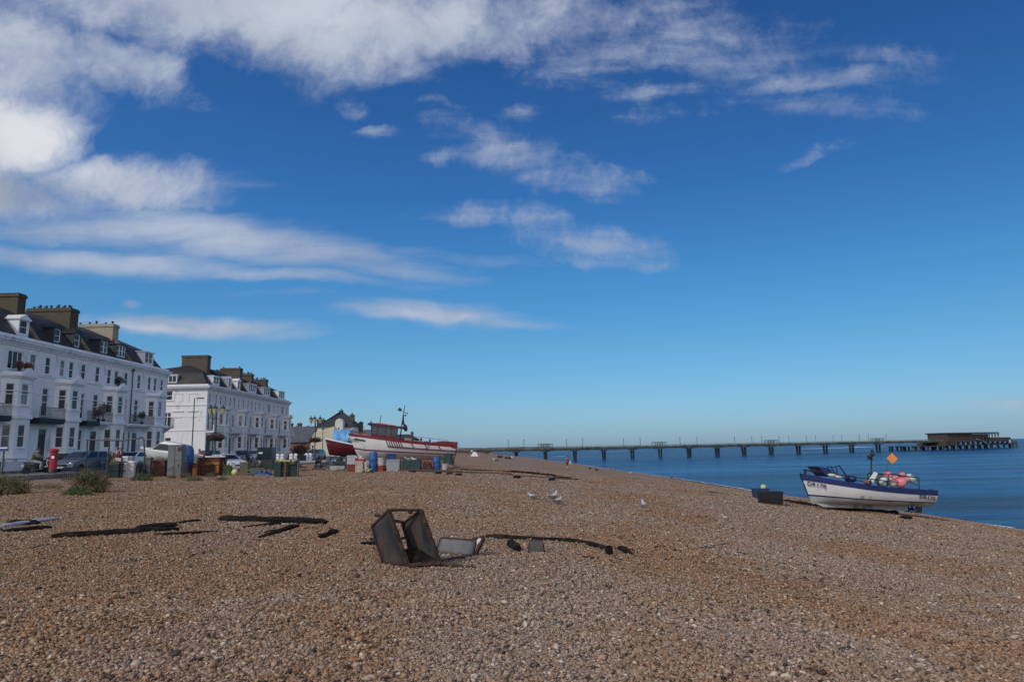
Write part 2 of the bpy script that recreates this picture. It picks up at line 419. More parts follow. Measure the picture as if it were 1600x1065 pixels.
# loose pebbles over the near beach (uncountable)
def pebble_mat():
    m = bpy.data.materials.new('pebble'); m.use_nodes = True; t = NT(m.node_tree); b = t.n['Principled BSDF']
    a = t.new('ShaderNodeAttribute'); a.attribute_type = 'INSTANCER'; a.attribute_name = 'rnd'
    g = t.new('ShaderNodeGroup', {}); g.node_tree = SHG; t.set(g.inputs[0], a.outputs['Fac'])
    ob = t.new('ShaderNodeTexCoord').outputs['Object']
    n = t.noise(ob, 1.6, 5, .6)
    f = t.mrange(n.outputs[0], .3, .7, .78, 1.2)
    c = t.mix(1.0, g.outputs[0], t.new('ShaderNodeCombineColor', {0: f, 1: f, 2: f}).outputs[0], 'MULTIPLY')
    t.set(b.inputs['Base Color'], c); b.inputs['Roughness'].default_value = .62; b.inputs['Specular IOR Level'].default_value = .35
    return m
M_PEB = pebble_mat()
rng = np.random.default_rng(7)
protos = []
for k_ in range(7):
    bm = bmesh.new(); bmesh.ops.create_icosphere(bm, subdivisions=2 if k_ < 4 else 1, radius=1)
    sx, sy, sz = 1, rng.uniform(.62, .95), rng.uniform(.42, .68)
    for vv in bm.verts:
        d = 1 + .22 * mnoise.noise(vv.co * 1.1 + Vector((k_ * 7, 0, 0))) + .07 * mnoise.noise(vv.co * 2.9 + Vector((k_ * 3, 9, 0)))
        vv.co = Vector((vv.co.x * sx * d, vv.co.y * sy * d, vv.co.z * sz * d))
    for f in bm.faces: f.smooth = True
    me = bpy.data.meshes.new('pebble'); bm.to_mesh(me); bm.free(); me.materials.append(M_PEB)
    protos.append(bpy.data.objects.new('pebble_shape', me))

def scatter_pebbles():
    P = []; S = []
    def band(y0, y1, dens, r0, sig):
        xm = y1 * .80 + 1.0
        n = int((y1 - y0) * 2 * xm * dens)
        x = rng.uniform(-xm, xm, n); y = rng.uniform(y0, y1, n)
        keep = (np.abs(x) < y * .80 + 1.0) & (x > -24) & (x < np.interp(y, SH_Y, SH_X) - 3) & (rng.random(n) < np.clip((y1 + (y1 - y0) * .35 - y) / ((y1 - y0) * .7), .25, 1))
        x, y = x[keep], y[keep]
        r = np.clip(np.exp(rng.normal(math.log(r0), sig, len(x))), .006, .045)
        P.append(np.stack([x, y], 1)); S.append(r)
    band(3.2, 7.0, 4300 * PEB, .0098, .42)
    band(7.0, 11.0, 2900 * PEB, .0115, .38)
    band(11, 18, 1300 * PEB, .0145, .34)
    band(18, 27, 300 * PEB, .021, .3); band(27, 38, 130 * PEB, .025, .3); band(38, 52, 60 * PEB, .030, .3); band(52, 75, 22 * PEB, .036, .3)
    band(3.2, 14, 9, .024, .2)
    P_ = np.concatenate(P); S_ = np.concatenate(S); n = len(P_)
    # ground height by bilinear table
    tx = np.arange(-62, 62.01, .25); ty = np.arange(2.5, 76.5, .25)
    T = np.array([[G(a, b) for a in tx] for b in ty])
    ix = np.clip((P_[:, 0] - tx[0]) / .25, 0, len(tx) - 1.001); iy = np.clip((P_[:, 1] - ty[0]) / .25, 0, len(ty) - 1.001)
    i0 = ix.astype(int); j0 = iy.astype(int); fx = ix - i0; fy = iy - j0
    z = (T[j0, i0] * (1 - fx) + T[j0, i0 + 1] * fx) * (1 - fy) + (T[j0 + 1, i0] * (1 - fx) + T[j0 + 1, i0 + 1] * fx) * fy
    z = z + rng.uniform(-.25, .75, n) * S_
    co = np.column_stack([P_, z]).astype(np.float32)
    me = bpy.data.meshes.new('pebbles'); me.vertices.add(n); me.vertices.foreach_set('co', co.ravel())
    a = me.attributes.new('rnd', 'FLOAT', 'POINT'); a.data.foreach_set('value', rng.random(n).astype(np.float32))
    a = me.attributes.new('psize', 'FLOAT', 'POINT'); a.data.foreach_set('value', S_.astype(np.float32))
    a = me.attributes.new('pidx', 'INT', 'POINT')
    near = P_[:, 1] < 8.5
    idx = np.where(near, rng.integers(0, 4, n), rng.integers(4, 7, n)).astype(np.int32); a.data.foreach_set('value', idx)
    rot = np.column_stack([rng.normal(0, .35, n), rng.normal(0, .35, n), rng.uniform(0, 6.28, n)]).astype(np.float32)
    a = me.attributes.new('prot', 'FLOAT_VECTOR', 'POINT'); a.data.foreach_set('vector', rot.ravel())
    ob = bpy.data.objects.new('pebbles', me); COL.objects.link(ob)
    tag(ob, kind='stuff'); tag(ob, 'loose mixed pebbles covering the near part of the beach', 'pebbles')
    ng = bpy.data.node_groups.new('pebbles', 'GeometryNodeTree')
    ng.interface.new_socket('Geometry', in_out='INPUT', socket_type='NodeSocketGeometry')
    ng.interface.new_socket('Geometry', in_out='OUTPUT', socket_type='NodeSocketGeometry')
    N, L = ng.nodes, ng.links
    gi, go = N.new('NodeGroupInput'), N.new('NodeGroupOutput')
    m2p = N.new('GeometryNodeMeshToPoints'); L.new(gi.outputs[0], m2p.inputs[0])
    iop = N.new('GeometryNodeInstanceOnPoints'); L.new(m2p.outputs[0], iop.inputs['Points'])
    g2i = N.new('GeometryNodeGeometryToInstance')
    for p in reversed(protos):
        oi = N.new('GeometryNodeObjectInfo'); oi.inputs['Object'].default_value = p; oi.inputs['As Instance'].default_value = True
        L.new(oi.outputs['Geometry'], g2i.inputs[0])
    L.new(g2i.outputs[0], iop.inputs['Instance']); iop.inputs['Pick Instance'].default_value = True
    def attr(nm, ty):
        nd = N.new('GeometryNodeInputNamedAttribute'); nd.data_type = ty; nd.inputs[0].default_value = nm
        return [o for o in nd.outputs if o.enabled][0]
    L.new(attr('pidx', 'INT'), iop.inputs['Instance Index'])
    L.new(attr('psize', 'FLOAT'), iop.inputs['Scale'])
    L.new(attr('prot', 'FLOAT_VECTOR'), iop.inputs['Rotation'])
    L.new(iop.outputs[0], go.inputs[0])
    md = ob.modifiers.new('pebbles', 'NODES'); md.node_group = ng
    print('pebbles', n)
if PEB > 0: scatter_pebbles()

# ------------------------------------------------------------------ sea
def sea_mat():
    m = bpy.data.materials.new('sea_water'); m.use_nodes = True; t = NT(m.node_tree); b = t.n['Principled BSDF']
    pos = t.new('ShaderNodeNewGeometry').outputs['Position']
    mp = t.new('ShaderNodeMapping', {0: pos}); mp.inputs['Rotation'].default_value = (0, 0, rad(8)); mp.inputs['Scale'].default_value = (.10, .55, 1)
    bands = t.noise(mp.outputs[0], .16, 6, .62).outputs[0]
    bands2 = t.noise(mp.outputs[0], 2.6, 7, .72).outputs[0]
    sp = t.new('ShaderNodeSeparateXYZ', {0: pos})
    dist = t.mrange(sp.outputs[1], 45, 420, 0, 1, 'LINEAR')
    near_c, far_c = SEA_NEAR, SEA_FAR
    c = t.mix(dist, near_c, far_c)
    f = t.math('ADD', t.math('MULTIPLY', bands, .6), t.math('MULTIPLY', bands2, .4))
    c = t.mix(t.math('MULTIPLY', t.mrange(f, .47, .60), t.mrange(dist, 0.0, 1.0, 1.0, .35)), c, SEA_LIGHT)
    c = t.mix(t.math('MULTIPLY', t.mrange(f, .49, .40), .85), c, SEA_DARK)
    t.set(b.inputs['Base Color'], c); b.inputs['Roughness'].default_value = .22; b.inputs['Specular IOR Level'].default_value = .06
    b.inputs['IOR'].default_value = 1.33
    m2 = t.new('ShaderNodeMapping', {0: pos}); m2.inputs['Rotation'].default_value = (0, 0, rad(12)); m2.inputs['Scale'].default_value = (.5, 1.4, 1)
    w1 = t.noise(m2.outputs[0], .9, 7, .66).outputs[0]; w2 = t.noise(m2.outputs[0], .12, 4, .5).outputs[0]
    h = t.math('ADD', t.math('MULTIPLY', w1, .9), t.math('MULTIPLY', w2, 2.2))
    bp = t.new('ShaderNodeBump', {'Strength': 1.0, 'Distance': 1.0, 'Height': h}); t.set(b.inputs['Normal'], bp.outputs[0])
    return m
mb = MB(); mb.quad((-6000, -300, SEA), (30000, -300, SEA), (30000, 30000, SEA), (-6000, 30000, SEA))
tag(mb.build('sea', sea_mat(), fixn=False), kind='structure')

# ------------------------------------------------------------------ materials for buildings
M_STUCCO = mat('stucco_blue_white', (.79, .81, .84), .7, .06, .8, stretch=(1, 1, .35), col2=(.46, .49, .50), c2amt=.22, c2scale=.8, bump=.15, bscale=8)
M_STUCCO2 = mat('stucco_white', (.70, .69, .69), .7, .06, .8, stretch=(1, 1, .35), col2=(.44, .43, .43), c2amt=.25, c2scale=.8, bump=.15, bscale=8)
M_TRIM = mat('painted_trim', (.76, .78, .82), .6, .05, 1.5, col2=(.5, .53, .58), c2amt=.2, c2scale=.8)
M_TRIM2 = mat('painted_trim_warm', (.62, .61, .63), .6, .05, 1.5, col2=(.5, .49, .5), c2amt=.25, c2scale=.8)
M_FRAME = mat('window_paint', (.78, .79, .80), .4, .03)
def slate(name, c):
    m = bpy.data.materials.new(name); m.use_nodes = True; t = NT(m.node_tree); b = t.n['Principled BSDF']
    o = t.new('ShaderNodeTexCoord').outputs['Object']; s_ = t.new('ShaderNodeSeparateXYZ', {0: o})
    v = t.new('ShaderNodeCombineXYZ', {0: s_.outputs[1], 1: t.math('ADD', s_.outputs[2], t.math('MULTIPLY', s_.outputs[0], .5)), 2: 0.0})
    br = t.new('ShaderNodeTexBrick', {'Vector': v, 'Color1': (c[0] * .75, c[1] * .75, c[2] * .75, 1), 'Color2': (c[0] * 1.2, c[1] * 1.2, c[2] * 1.2, 1), 'Mortar': (c[0] * .35, c[1] * .35, c[2] * .35, 1),
        'Scale': 1.0, 'Mortar Size': .012, 'Brick Width': .3, 'Row Height': .22})
    n = t.noise(o, .7, 6, .6)
    cc = t.mix(t.mrange(n.outputs[0], .5, .75), br.outputs[0], (c[0] * 1.3 + .02, c[1] * 1.3 + .02, c[2] * 1.1, 1))
    t.set(b.inputs['Base Color'], cc); b.inputs['Roughness'].default_value = .65
    return m
M_SLATE = slate('slate_roof', (.040, .038, .046)); M_SLATE2 = slate('tiled_roof_brown', (.026, .020, .021)); M_SLATE3 = slate('tiled_roof_grey', (.10, .11, .13))
def brick(name, c1, c2, mo):
    m = bpy.data.materials.new(name); m.use_nodes = True; t = NT(m.node_tree); b = t.n['Principled BSDF']
    o = t.new('ShaderNodeTexCoord').outputs['Object']; s_ = t.new('ShaderNodeSeparateXYZ', {0: o})
    v = t.new('ShaderNodeCombineXYZ', {0: t.math('ADD', s_.outputs[0], s_.outputs[1]), 1: s_.outputs[2], 2: 0.0})
    br = t.new('ShaderNodeTexBrick', {'Vector': v, 'Color1': c1, 'Color2': c2, 'Mortar': mo, 'Scale': 1.0, 'Mortar Size': .01, 'Brick Width': .22, 'Row Height': .075})
    n = t.noise(o, 1.2, 6, .65)
    cc = t.mix(t.mrange(n.outputs[0], .45, .75, 0, .7), br.outputs[0], (c1[0] * .6, c1[1] * .6, c1[2] * .6, 1))
    t.set(b.inputs['Base Color'], cc); b.inputs['Roughness'].default_value = .85
    return m
M_BRICK = brick('stock_brick', (.085, .064, .034, 1), (.06, .046, .026, 1), (.09, .078, .06, 1))
M_BRICKP = brick('pale_brick', (.36, .31, .22, 1), (.30, .26, .19, 1), (.35, .32, .27, 1))
M_BRICKB = brick('brown_brick', (.075, .052, .036, 1), (.055, .04, .028, 1), (.13, .11, .09, 1))
M_BRICKR = brick('red_brick', (.20, .075, .045, 1), (.15, .06, .04, 1), (.2, .17, .15, 1))
M_POT = mat('chimney_clay', (.045, .03, .025), .8); M_PARA = brick('parapet_brick', (.24, .18, .08, 1), (.18, .13, .06, 1), (.2, .17, .12, 1))
M_BLACK = mat('black_paint', (.015, .015, .018), .5, .2)
M_DARK = mat('dark_iron', (.03, .032, .036), .5, .2)
M_DOOR = mat('door_dark', (.02, .022, .03), .4, .2)
def glass(name, c, c2, sc=.7):
    m = bpy.data.materials.new(name); m.use_nodes = True; t = NT(m.node_tree); b = t.n['Principled BSDF']
    o = t.new('ShaderNodeNewGeometry').outputs['Position']
    n = t.noise(o, sc, 3, .5).outputs[0]
    t.set(b.inputs['Base Color'], t.mix(t.mrange(n, .42, .6), c, c2)); b.inputs['Roughness'].default_value = .08; b.inputs['Specular IOR Level'].default_value = .35
    return m
M_GLASS = glass('window_glass', (.012, .015, .022, 1), (.035, .042, .055, 1))
M_GLASSC = glass('curtained_glass', (.10, .115, .13, 1), (.24, .25, .27, 1), 1.2)
R_ = random.Random(11)

def wall_open(mb, p0, dv, length, z0, z1, ops, depth=.16, mi=0, inward=None):
    """vertical wall from p0 along unit vector dv with real openings (s0,s1,za,zb) and reveals"""
    dv = Vector(dv).normalized(); p0 = Vector(p0); inw = inward or Vector((-dv.y, dv.x, 0))
    xs = sorted({0, length, *[o[0] for o in ops], *[o[1] for o in ops]}); zs = sorted({z0, z1, *[o[2] for o in ops], *[o[3] for o in ops]})
    P = lambda s, z, d=0: p0 + dv * s + inw * d + Vector((0, 0, z))
    for i in range(len(xs) - 1):
        for j in range(len(zs) - 1):
            cx, cz = (xs[i] + xs[i + 1]) / 2, (zs[j] + zs[j + 1]) / 2
            if any(o[0] < cx < o[1] and o[2] < cz < o[3] for o in ops): continue
            mb.quad(P(xs[i], zs[j]), P(xs[i + 1], zs[j]), P(xs[i + 1], zs[j + 1]), P(xs[i], zs[j + 1]), mi)
    for s0, s1, a, b in ops:
        mb.quad(P(s0, a), P(s0, a, depth), P(s0, b, depth), P(s0, b), mi); mb.quad(P(s1, a), P(s1, b), P(s1, b, depth), P(s1, a, depth), mi)
        mb.quad(P(s0, b), P(s0, b, depth), P(s1, b, depth), P(s1, b), mi); mb.quad(P(s0, a), P(s1, a), P(s1, a, depth), P(s0, a, depth), mi)
        mb.quad(P(s0, a, depth + .3), P(s1, a, depth + .3), P(s1, b, depth + .3), P(s0, b, depth + .3), mi)

def window(parent, p0, dv, s0, s1, a, b, inset=.10, kind='sash', curtain=None, fmat=None, inward=None, name='window'):
    dv = Vector(dv).normalized(); p0 = Vector(p0); inw = inward or Vector((-dv.y, dv.x, 0))
    P = lambda s, z, d=0: p0 + dv * s + inw * d + Vector((0, 0, z))
    mb = MB(); t = .07
    R = Matrix((dv, inw, Vector((0, 0, 1)))).transposed()
    def bar(sa, sb, za, zb, d=inset, th=.06):
        mb.box(P((sa + sb) / 2, (za + zb) / 2, d), (sb - sa, th, zb - za), rot=R)
    e = .004
    bar(s0 + e, s0 + t, a + e, b - e); bar(s1 - t, s1 - e, a + e, b - e); bar(s0 + t, s1 - t, b - t, b - e); bar(s0 + t, s1 - t, a + e, a + t)
    m = (a + b) / 2
    if kind == 'sash': bar(s0 + t, s1 - t, m - .03, m + .03)
    elif kind == 'french':
        bar((s0 + s1) / 2 - .035, (s0 + s1) / 2 + .035, a + t, b - t)
    elif kind == 'grid':
        n = max(2, int(round((s1 - s0) / .6)))
        for i in range(1, n):
            c = s0 + (s1 - s0) * i / n; bar(c - .03, c + .03, a + t, b - t)
    # projecting sill
    if kind != 'french': mb.box(P((s0 + s1) / 2, a - .05, -.05), (s1 - s0 + .16, .14, .09), rot=R)
    w = mb.build(name, fmat or M_FRAME, parent)
    g = MB(); g.quad(P(s0 + t, a + t, inset + .015), P(s1 - t, a + t, inset + .015), P(s1 - t, b - t, inset + .015), P(s0 + t, b - t, inset + .015))
    if curtain is None: curtain = R_.random() < .2
    g.build('pane', M_GLASSC if curtain else M_GLASS, w, fixn=False)
    return w

def dormer(parent, x, yc, w, z0, z1, nwin, frame_mat, side_mat, depth=1.6, flat=True):
    mb = MB()
    y0, y1 = yc - w / 2, yc + w / 2
    mb.bx(x - depth, x - .01, y0, y0 + .12, z0, z1, 0); mb.bx(x - depth, x - .01, y1 - .12, y1, z0, z1, 0)
    mb.bx(x - depth, x + .12, y0 - .12, y1 + .12, z1, z1 + .12, 1)
    if not flat: mb.prism([(y0 - .1, z1 + .12), (y1 + .1, z1 + .12), (yc, z1 + .5)], x - depth, x + .1, 'x', 1)
    mb.bx(x - .3, x - .02, y0 + .12, y1 - .12, z0, z0 + .25, 0)
    d = mb.build('dormer', [side_mat, frame_mat], parent)
    n = nwin; ww = (w - .28) / n
    for i in range(n):
        a = y0 + .14 + i * ww
        f = MB(); t = .07
        f.bx(x - .14, x - .06, a, a + t, z0 + .25, z1); f.bx(x - .14, x - .06, a + ww - t, a + ww, z0 + .25, z1)
        f.bx(x - .14, x - .06, a + t, a + ww - t, z0 + .25, z0 + .33); f.bx(x - .14, x - .06, a + t, a + ww - t, z1 - .08, z1)
        f.bx(x - .13, x - .07, a + t, a + ww - t, (z0 + z1) / 2 + .09, (z0 + z1) / 2 + .14)
        f.quad((x - .11, a + t, z0 + .33), (x - .11, a + ww - t, z0 + .33), (x - .11, a + ww - t, z1 - .08), (x - .11, a + t, z1 - .08), 1)
        f.build('window', [M_FRAME, M_GLASS], d)
    return d

def chimney(parent, x0, x1, yc, th, z0, z1, m, pots, potname='chimney_pot'):
    mb = MB(); mb.bx(x0, x1, yc - th / 2, yc + th / 2, z0, z1 - .35); mb.bx(x0 - .08, x1 + .08, yc - th / 2 - .08, yc + th / 2 + .08, z1 - .35, z1 - .12)
    mb.bx(x0 - .02, x1 + .02, yc - th / 2 - .02, yc + th / 2 + .02, z1 - .12, z1)
    c = mb.build('chimney', m, parent)
    for i in range(pots):
        x = x0 + .35 + (x1 - x0 - .7) * (i / max(1, pots - 1))
        if pots > 6 and i == pots // 2: continue
        p = MB(); h = .26 + .08 * ((i * 7) % 3)
        p.lathe((x, yc + .12 * ((i % 2) * 2 - 1), z1), [(.13, 0), (.14, .04), (.11, .08), (.10, h - .07), (.14, h - .04), (.13, h)], 10)
        p.build(potname, M_POT, c, smooth=40)
    return c

def railing(parent, pts, z, h=1.0, step=.13, m=None, name='railing'):
    mb = MB()
    for a, b in zip(pts[:-1], pts[1:]):
        a = Vector((*a, z)); b = Vector((*b, z)); L = (b - a).length; n = max(1, int(L / step))
        mb.beam(a + Vector((0, 0, h)), b + Vector((0, 0, h)), .05, .04); mb.beam(a + Vector((0, 0, .1)), b + Vector((0, 0, .1)), .03, .03)
        for i in range(n + 1):
            p = a.lerp(b, i / n); mb.box(p + Vector((0, 0, h / 2)), (.022, .022, h))
    return mb.build(name, m or M_BLACK, parent)

def house(label, y0, Wd, xf, st, tr, o):
    """one house of a terrace; local x towards the sea, y along the street"""
    T = thing('terraced_house', label, 'house', (xf, y0, 0), group=o['group'])
    inw = Vector((-1, 0, 0)); W0, W1 = (0.004, Wd - .004)
    L = W1 - W0
    zr = 11.1
    # openings of the flat front
    up = [(c, w) for c, w in o['up']]
    ops = []; wins = []
    for c, w in up: ops.append((c - w / 2, c + w / 2, 9.0, 10.55)); wins.append((ops[-1], 'sash' if w < 1.2 else 'grid'))
    for c, w, a, b, k in o['front']: ops.append((c - w / 2, c + w / 2, a, b)); wins.append((ops[-1], k))
    mb = MB()
    wall_open(mb, (0, W0, 0), (0, 1, 0), L, .3, zr, ops, inward=inw)
    # body behind the front (sides, back, floor of roof)
    D = o.get('depth', 9.5)
    mb.quad((0, W0, .3), (-D, W0, .3), (-D, W0, zr), (0, W0, zr)) if not o.get('sidewall') else None
    mb.quad((0, W1, .3), (-D, W1, .3), (-D, W1, zr), (0, W1, zr)); mb.quad((-D, W0, .3), (-D, W1, .3), (-D, W1, zr), (-D, W0, zr))
    if o.get('sidewall'):
        sops = [tuple(q[:4]) for q in o['sidewall']]
        wall_open(mb, (-D, W0, 0), (1, 0, 0), D, .3, zr, sops, inward=Vector((0, 1, 0)))
    mb.build('wall', st, T)
    for (s0, s1, a, b), k in wins:
        if k == 'door':
            d = MB(); d.bx(-.14, -.08, W0 + s0 + .1, W0 + s1 - .1, a, b - .55); d.bx(-.16, -.06, W0 + s0, W0 + s0 + .1, a, b, 1); d.bx(-.16, -.06, W0 + s1 - .1, W0 + s1, a, b, 1)
            d.bx(-.16, -.06, W0 + s0 + .1, W0 + s1 - .1, b - .1, b, 1); d.bx(-.12, -.10, W0 + s0 + .1, W0 + s1 - .1, b - .55, b - .1, 2)
            d = d.build('door', [M_DOOR, M_FRAME, M_GLASS], T); h = MB(); h.ball((-.05, W0 + s0 + .22, a + 1.0), .045, 8); h.build('handle', mat('brass', (.6, .45, .2), .3, metal=1) if 'brass' not in bpy.data.materials else bpy.data.materials['brass'], d)
        else: window(T, (0, W0, 0), (0, 1, 0), s0, s1, a, b, kind=k, inward=inw)
    if o.get('sidewall'):
        for q in o['sidewall']: window(T, (-D, W0, 0), (1, 0, 0), *q[:4], inward=Vector((0, 1, 0)), curtain=False, kind=q[4])
    # bands and cornice
    mb = MB()
    e0, e1 = (W0, W1)
    ex = .45 if o.get('sidewall') else 0
    def course(x1, z0, z1, a=e0, b=e1): mb.bx(-.05 if not ex else -D - .2, x1, a - (min(x1, .45) if ex else 0), b, z0, z1) if not ex else mb.prism([(0, a), (0, a - x1), (-D, a - x1), (-D, a - .001), (-.05, a - .001), (-.05, b), (x1, b), (x1, a - x1), (0, a - x1)] if False else [(-D, a - x1), (x1, a - x1), (x1, b), (-.05, b), (-.05, a + .05), (-D, a + .05)], z0, z1, 'z')
    course(.12, 10.95, 11.12); course(.28, 11.12, 11.28); course(.48, 11.28, 11.46); course(.56, 11.46, 11.58); course(.10, 11.58, 11.86)
    course(.09, 8.72, 8.86); course(.07, 5.02, 5.16)
    course(.035, 7.08, 7.17)
    mb.build('cornice', tr, T)
    # canted bays
    for bc, bw, hasg in o['bays']:
        dp = .95; a0, a1 = bc - bw / 2, bc + bw / 2; f0, f1 = bc - bw / 2 + .72, bc + bw / 2 - .72
        pl = [(0, a0), (dp, f0), (dp, f1), (0, a1)]
        mb = MB(); holder = []
        for (p, q), ww in zip(zip(pl[:-1], pl[1:]), (.62, min(.9, f1 - f0 - .3), .62)):
            P0 = Vector((p[0], p[1], 0)); dv = Vector((q[0] - p[0], q[1] - p[1], 0)); l = dv.length; dv.normalize(); iw = Vector((-dv.y, dv.x, 0))
            ops = [((l - ww) / 2, (l + ww) / 2, 5.98, 7.75), ((l - ww) / 2, (l + ww) / 2, 2.45, 4.35)]
            wall_open(mb, P0, dv, l, .9, 8.3, ops, depth=.14, inward=iw)
            holder += [(P0, dv, op, iw) for op in ops]
        # plinth flare, band, cap
        def poly(e, s=1.0): return [(-.02, a0 - e), (dp + e, f0 - e * .5), (dp + e, f1 + e * .5), (-.02, a1 + e)]
        mb.prism(poly(.14), .2, .92, 'z'); mb.prism(poly(.20), 1.55, 1.66, 'z'); mb.prism(poly(.10), 5.04, 5.17, 'z'); mb.prism(poly(.16), 4.84, 5.03, 'z')
        mb.prism(poly(.07), 5.78, 5.86, 'z'); mb.prism(poly(.05), 7.10, 7.17, 'z'); mb.prism(poly(.02), 8.3, 8.45, 'z')
        bay = mb.build('bay', st, T)
        for P0, dv, op, iw in holder: window(bay, P0, dv, *op, inward=iw, name='bay_window')
        mb = MB(); mb.prism(poly(.16), 8.20, 8.32, 'z'); mb.prism(poly(.30), 8.32, 8.47, 'z'); mb.prism(poly(.06), 8.47, 8.72, 'z')
        mb.prism([(f0 - .1, 8.47), (f1 + .1, 8.47), (bc, 8.47 + o.get('ped', .62))], dp - .1, dp + .32, 'x')
        # scrolls beside the plinth
        mb.build('bay_cornice', tr, T)
        mb = MB(); mb.prism([(dp + .15, .3), (dp + .6, .3), (dp + .5, .9), (dp + .15, 1.5)], bc - .5, bc + .5, 'y'); mb.build('plinth', tr, T)
    # balconies: (ya, yb, kind)
    for ya, yb, kd in o['balcony']:
        mb = MB()
        if kd == 'black': mb.bx(.002, 1.2, ya, yb, 4.72, 5.0); mb.bx(.002, 1.12, ya, yb, 4.55, 4.72)
        else:
            mb.bx(.002, 1.2, ya, yb, 4.86, 5.0); mb.bx(.002, 1.1, ya, yb, 4.74, 4.86)
            for q in (ya + .25, yb - .3): mb.prism([(0.002, 4.74), (.9, 4.74), (.002, 4.1)], q, q + .12, 'y')
        bal = mb.build('balcony', M_BLACK if kd == 'black' else tr, T)
        if kd == 'solid':
            m2 = MB(); m2.bx(1.04, 1.16, ya, yb, 5.0, 5.75); m2.bx(1.0, 1.2, ya, yb, 5.75, 5.84)
            for i in range(int((yb - ya) / .3)): m2.bx(1.16, 1.18, ya + .1 + i * .3, ya + .25 + i * .3, 5.12, 5.65)
            m2.build('railing', tr, bal)
        else: railing(bal, [(1.14, ya + .03), (1.14, yb - .03)], 5.0, h=.95)
    # roof
    xr = -5.2; back = -D
    prof = [(-.25, 11.5), (-.35, 11.75), (-1.75, 13.65), (-1.75, 13.75), (-2.7, 14.55), (xr, 15.6), (back, 13.9), (back, 11.5)]
    if o.get('hip'):
        s0 = .5
        A = [(-.35, s0, 11.75), (-.35, Wd, 11.75), (-1.75, Wd, 13.8), (-1.75, s0 + 1.3, 13.8), (xr, Wd, 15.35), (xr, s0 + 4.6, 15.35), (-D, s0, 11.75), (-D, s0 + 1.3, 13.8), (-D, Wd, 11.75), (-D, Wd, 13.8)]
        mb = MB(); mb.add(A, [(0, 1, 2, 3), (3, 2, 4, 5), (6, 0, 3, 7), (7, 3, 5), (7, 5, 4, 9), (1, 8, 9, 4, 2), (6, 7, 9, 8), (0, 6, 8, 1)])
        mb.add([(-D, s0 + 1.25, 13.78), (-D, s0 + 1.25, 13.9), (-1.7, s0 + 1.25, 13.9), (-1.7, s0 + 1.25, 13.78), (-D, s0 + 1.4, 13.9), (-1.8, s0 + 1.4, 13.9)], [(0, 1, 2, 3), (1, 4, 5, 2)])
    elif o.get('hipend'):
        s1 = Wd - .5
        A = [(-.35, 0, 11.75), (-.35, s1, 11.75), (-1.75, s1 - 1.0, 13.8), (-1.75, 0, 13.8), (xr, s1 - 3.6, 15.5), (xr, 0, 15.5), (-D, s1, 11.75), (-D, s1 - 1.0, 13.6), (-D, 0, 13.6), (-D, 0, 11.75)]
        mb = MB(); mb.add(A, [(0, 1, 2, 3), (3, 2, 4, 5), (1, 6, 7, 2), (2, 7, 4), (4, 7, 8, 5), (0, 3, 5, 8, 9), (6, 9, 8, 7), (0, 9, 6, 1)])
    else:
        mb = MB(); mb.prism(prof, .01, Wd - .01, 'y')
    roof = mb.build('roof', o['roofmat'], T)
    for yy, th, m in o.get('parapets', []):
        mb = MB(); mb.prism([(p[0] + (.12 if i < 4 else 0), p[1] + .22) if 0 < i < 7 else (p[0], p[1]) for i, p in enumerate(prof)], yy - th / 2, yy + th / 2, 'y'); mb.build('parapet', m, T)
    for d in o['dormers']: dormer(roof, *d)
    for c in o.get('chimneys', []): chimney(roof, *c)
    # steps and front wall
    if o.get('frontwall', True):
        mb = MB(); mb.bx(2.4, 2.6, .3, Wd - 1.6, .2, 1.25); mb.bx(2.36, 2.64, .3, Wd - 1.6, 1.25, 1.33)
        for q in (.3, Wd - 1.9): mb.bx(2.32, 2.68, q, q + .36, .2, 1.5); mb.bx(2.27, 2.73, q - .05, q + .41, 1.5, 1.6)
        mb.build('front_wall', tr, T)
    if o.get('steps') is not None:
        mb = MB()
        for i in range(5): mb.bx(0.01, 1.9 - i * .35, o['steps'] - .7, o['steps'] + .7, .3 + i * .17, .3 + (i + 1) * .17)
        mb.build('step', tr, T)
    return T

PW = 7.45
XF1 = -42.0
g1 = 'houses of the nearer white seafront terrace'
base_up = [(1.0, .75), (3.0, .72), (4.3, .72), (6.15, .75)]
fr = [(1.0, .85, 5.25, 7.75, 'sash'), (6.2, .8, 5.25, 7.7, 'sash'), (1.05, 1.15, 1.15, 4.2, 'door'), (6.35, .7, 2.2, 4.2, 'sash')]
def dm(y, w=1.15, n=1, dark=False, z0=11.95, z1=13.45, flat=False):
    return (-.45, y, w, z0, z1, n, M_FRAME if not dark else M_BLACK, M_TRIM if not dark else M_DARK, 1.5, flat)
common = dict(group=g1, depth=9.5, roofmat=M_SLATE)
houses = []
y = 45.35
house('white terraced house at the left edge, mostly outside the picture', 45.35, PW, XF1, M_STUCCO, M_TRIM, dict(common, up=base_up, front=fr, bays=[(3.75, 3.1, 1)], balcony=[(0.05, 2.1, 'black'), (5.4, 7.4, 'black')], dormers=[dm(2.6), dm(5.2)], chimneys=[], steps=1.05))
house('white terraced house with a wide glazed upper opening above a flowery ledge', 52.8, PW, XF1, M_STUCCO, M_TRIM,
      dict(common, up=[(1.0, .75), (4.35, 1.75), (6.5, .8)], front=fr, bays=[(4.55, 3.1, 1)], balcony=[(0.05, 2.9, 'black'), (6.2, 7.44, 'black')], dormers=[dm(1.8), dm(5.6, 1.25)],
           parapets=[(PW - .16, .34, M_PARA)], chimneys=[(-6.4, -1.9, .35, 1.1, 12.5, 16.0, M_BRICK, 5), (-6.4, -2.2, PW, 1.0, 12.5, 16.25, M_BRICK, 0)], steps=1.05))
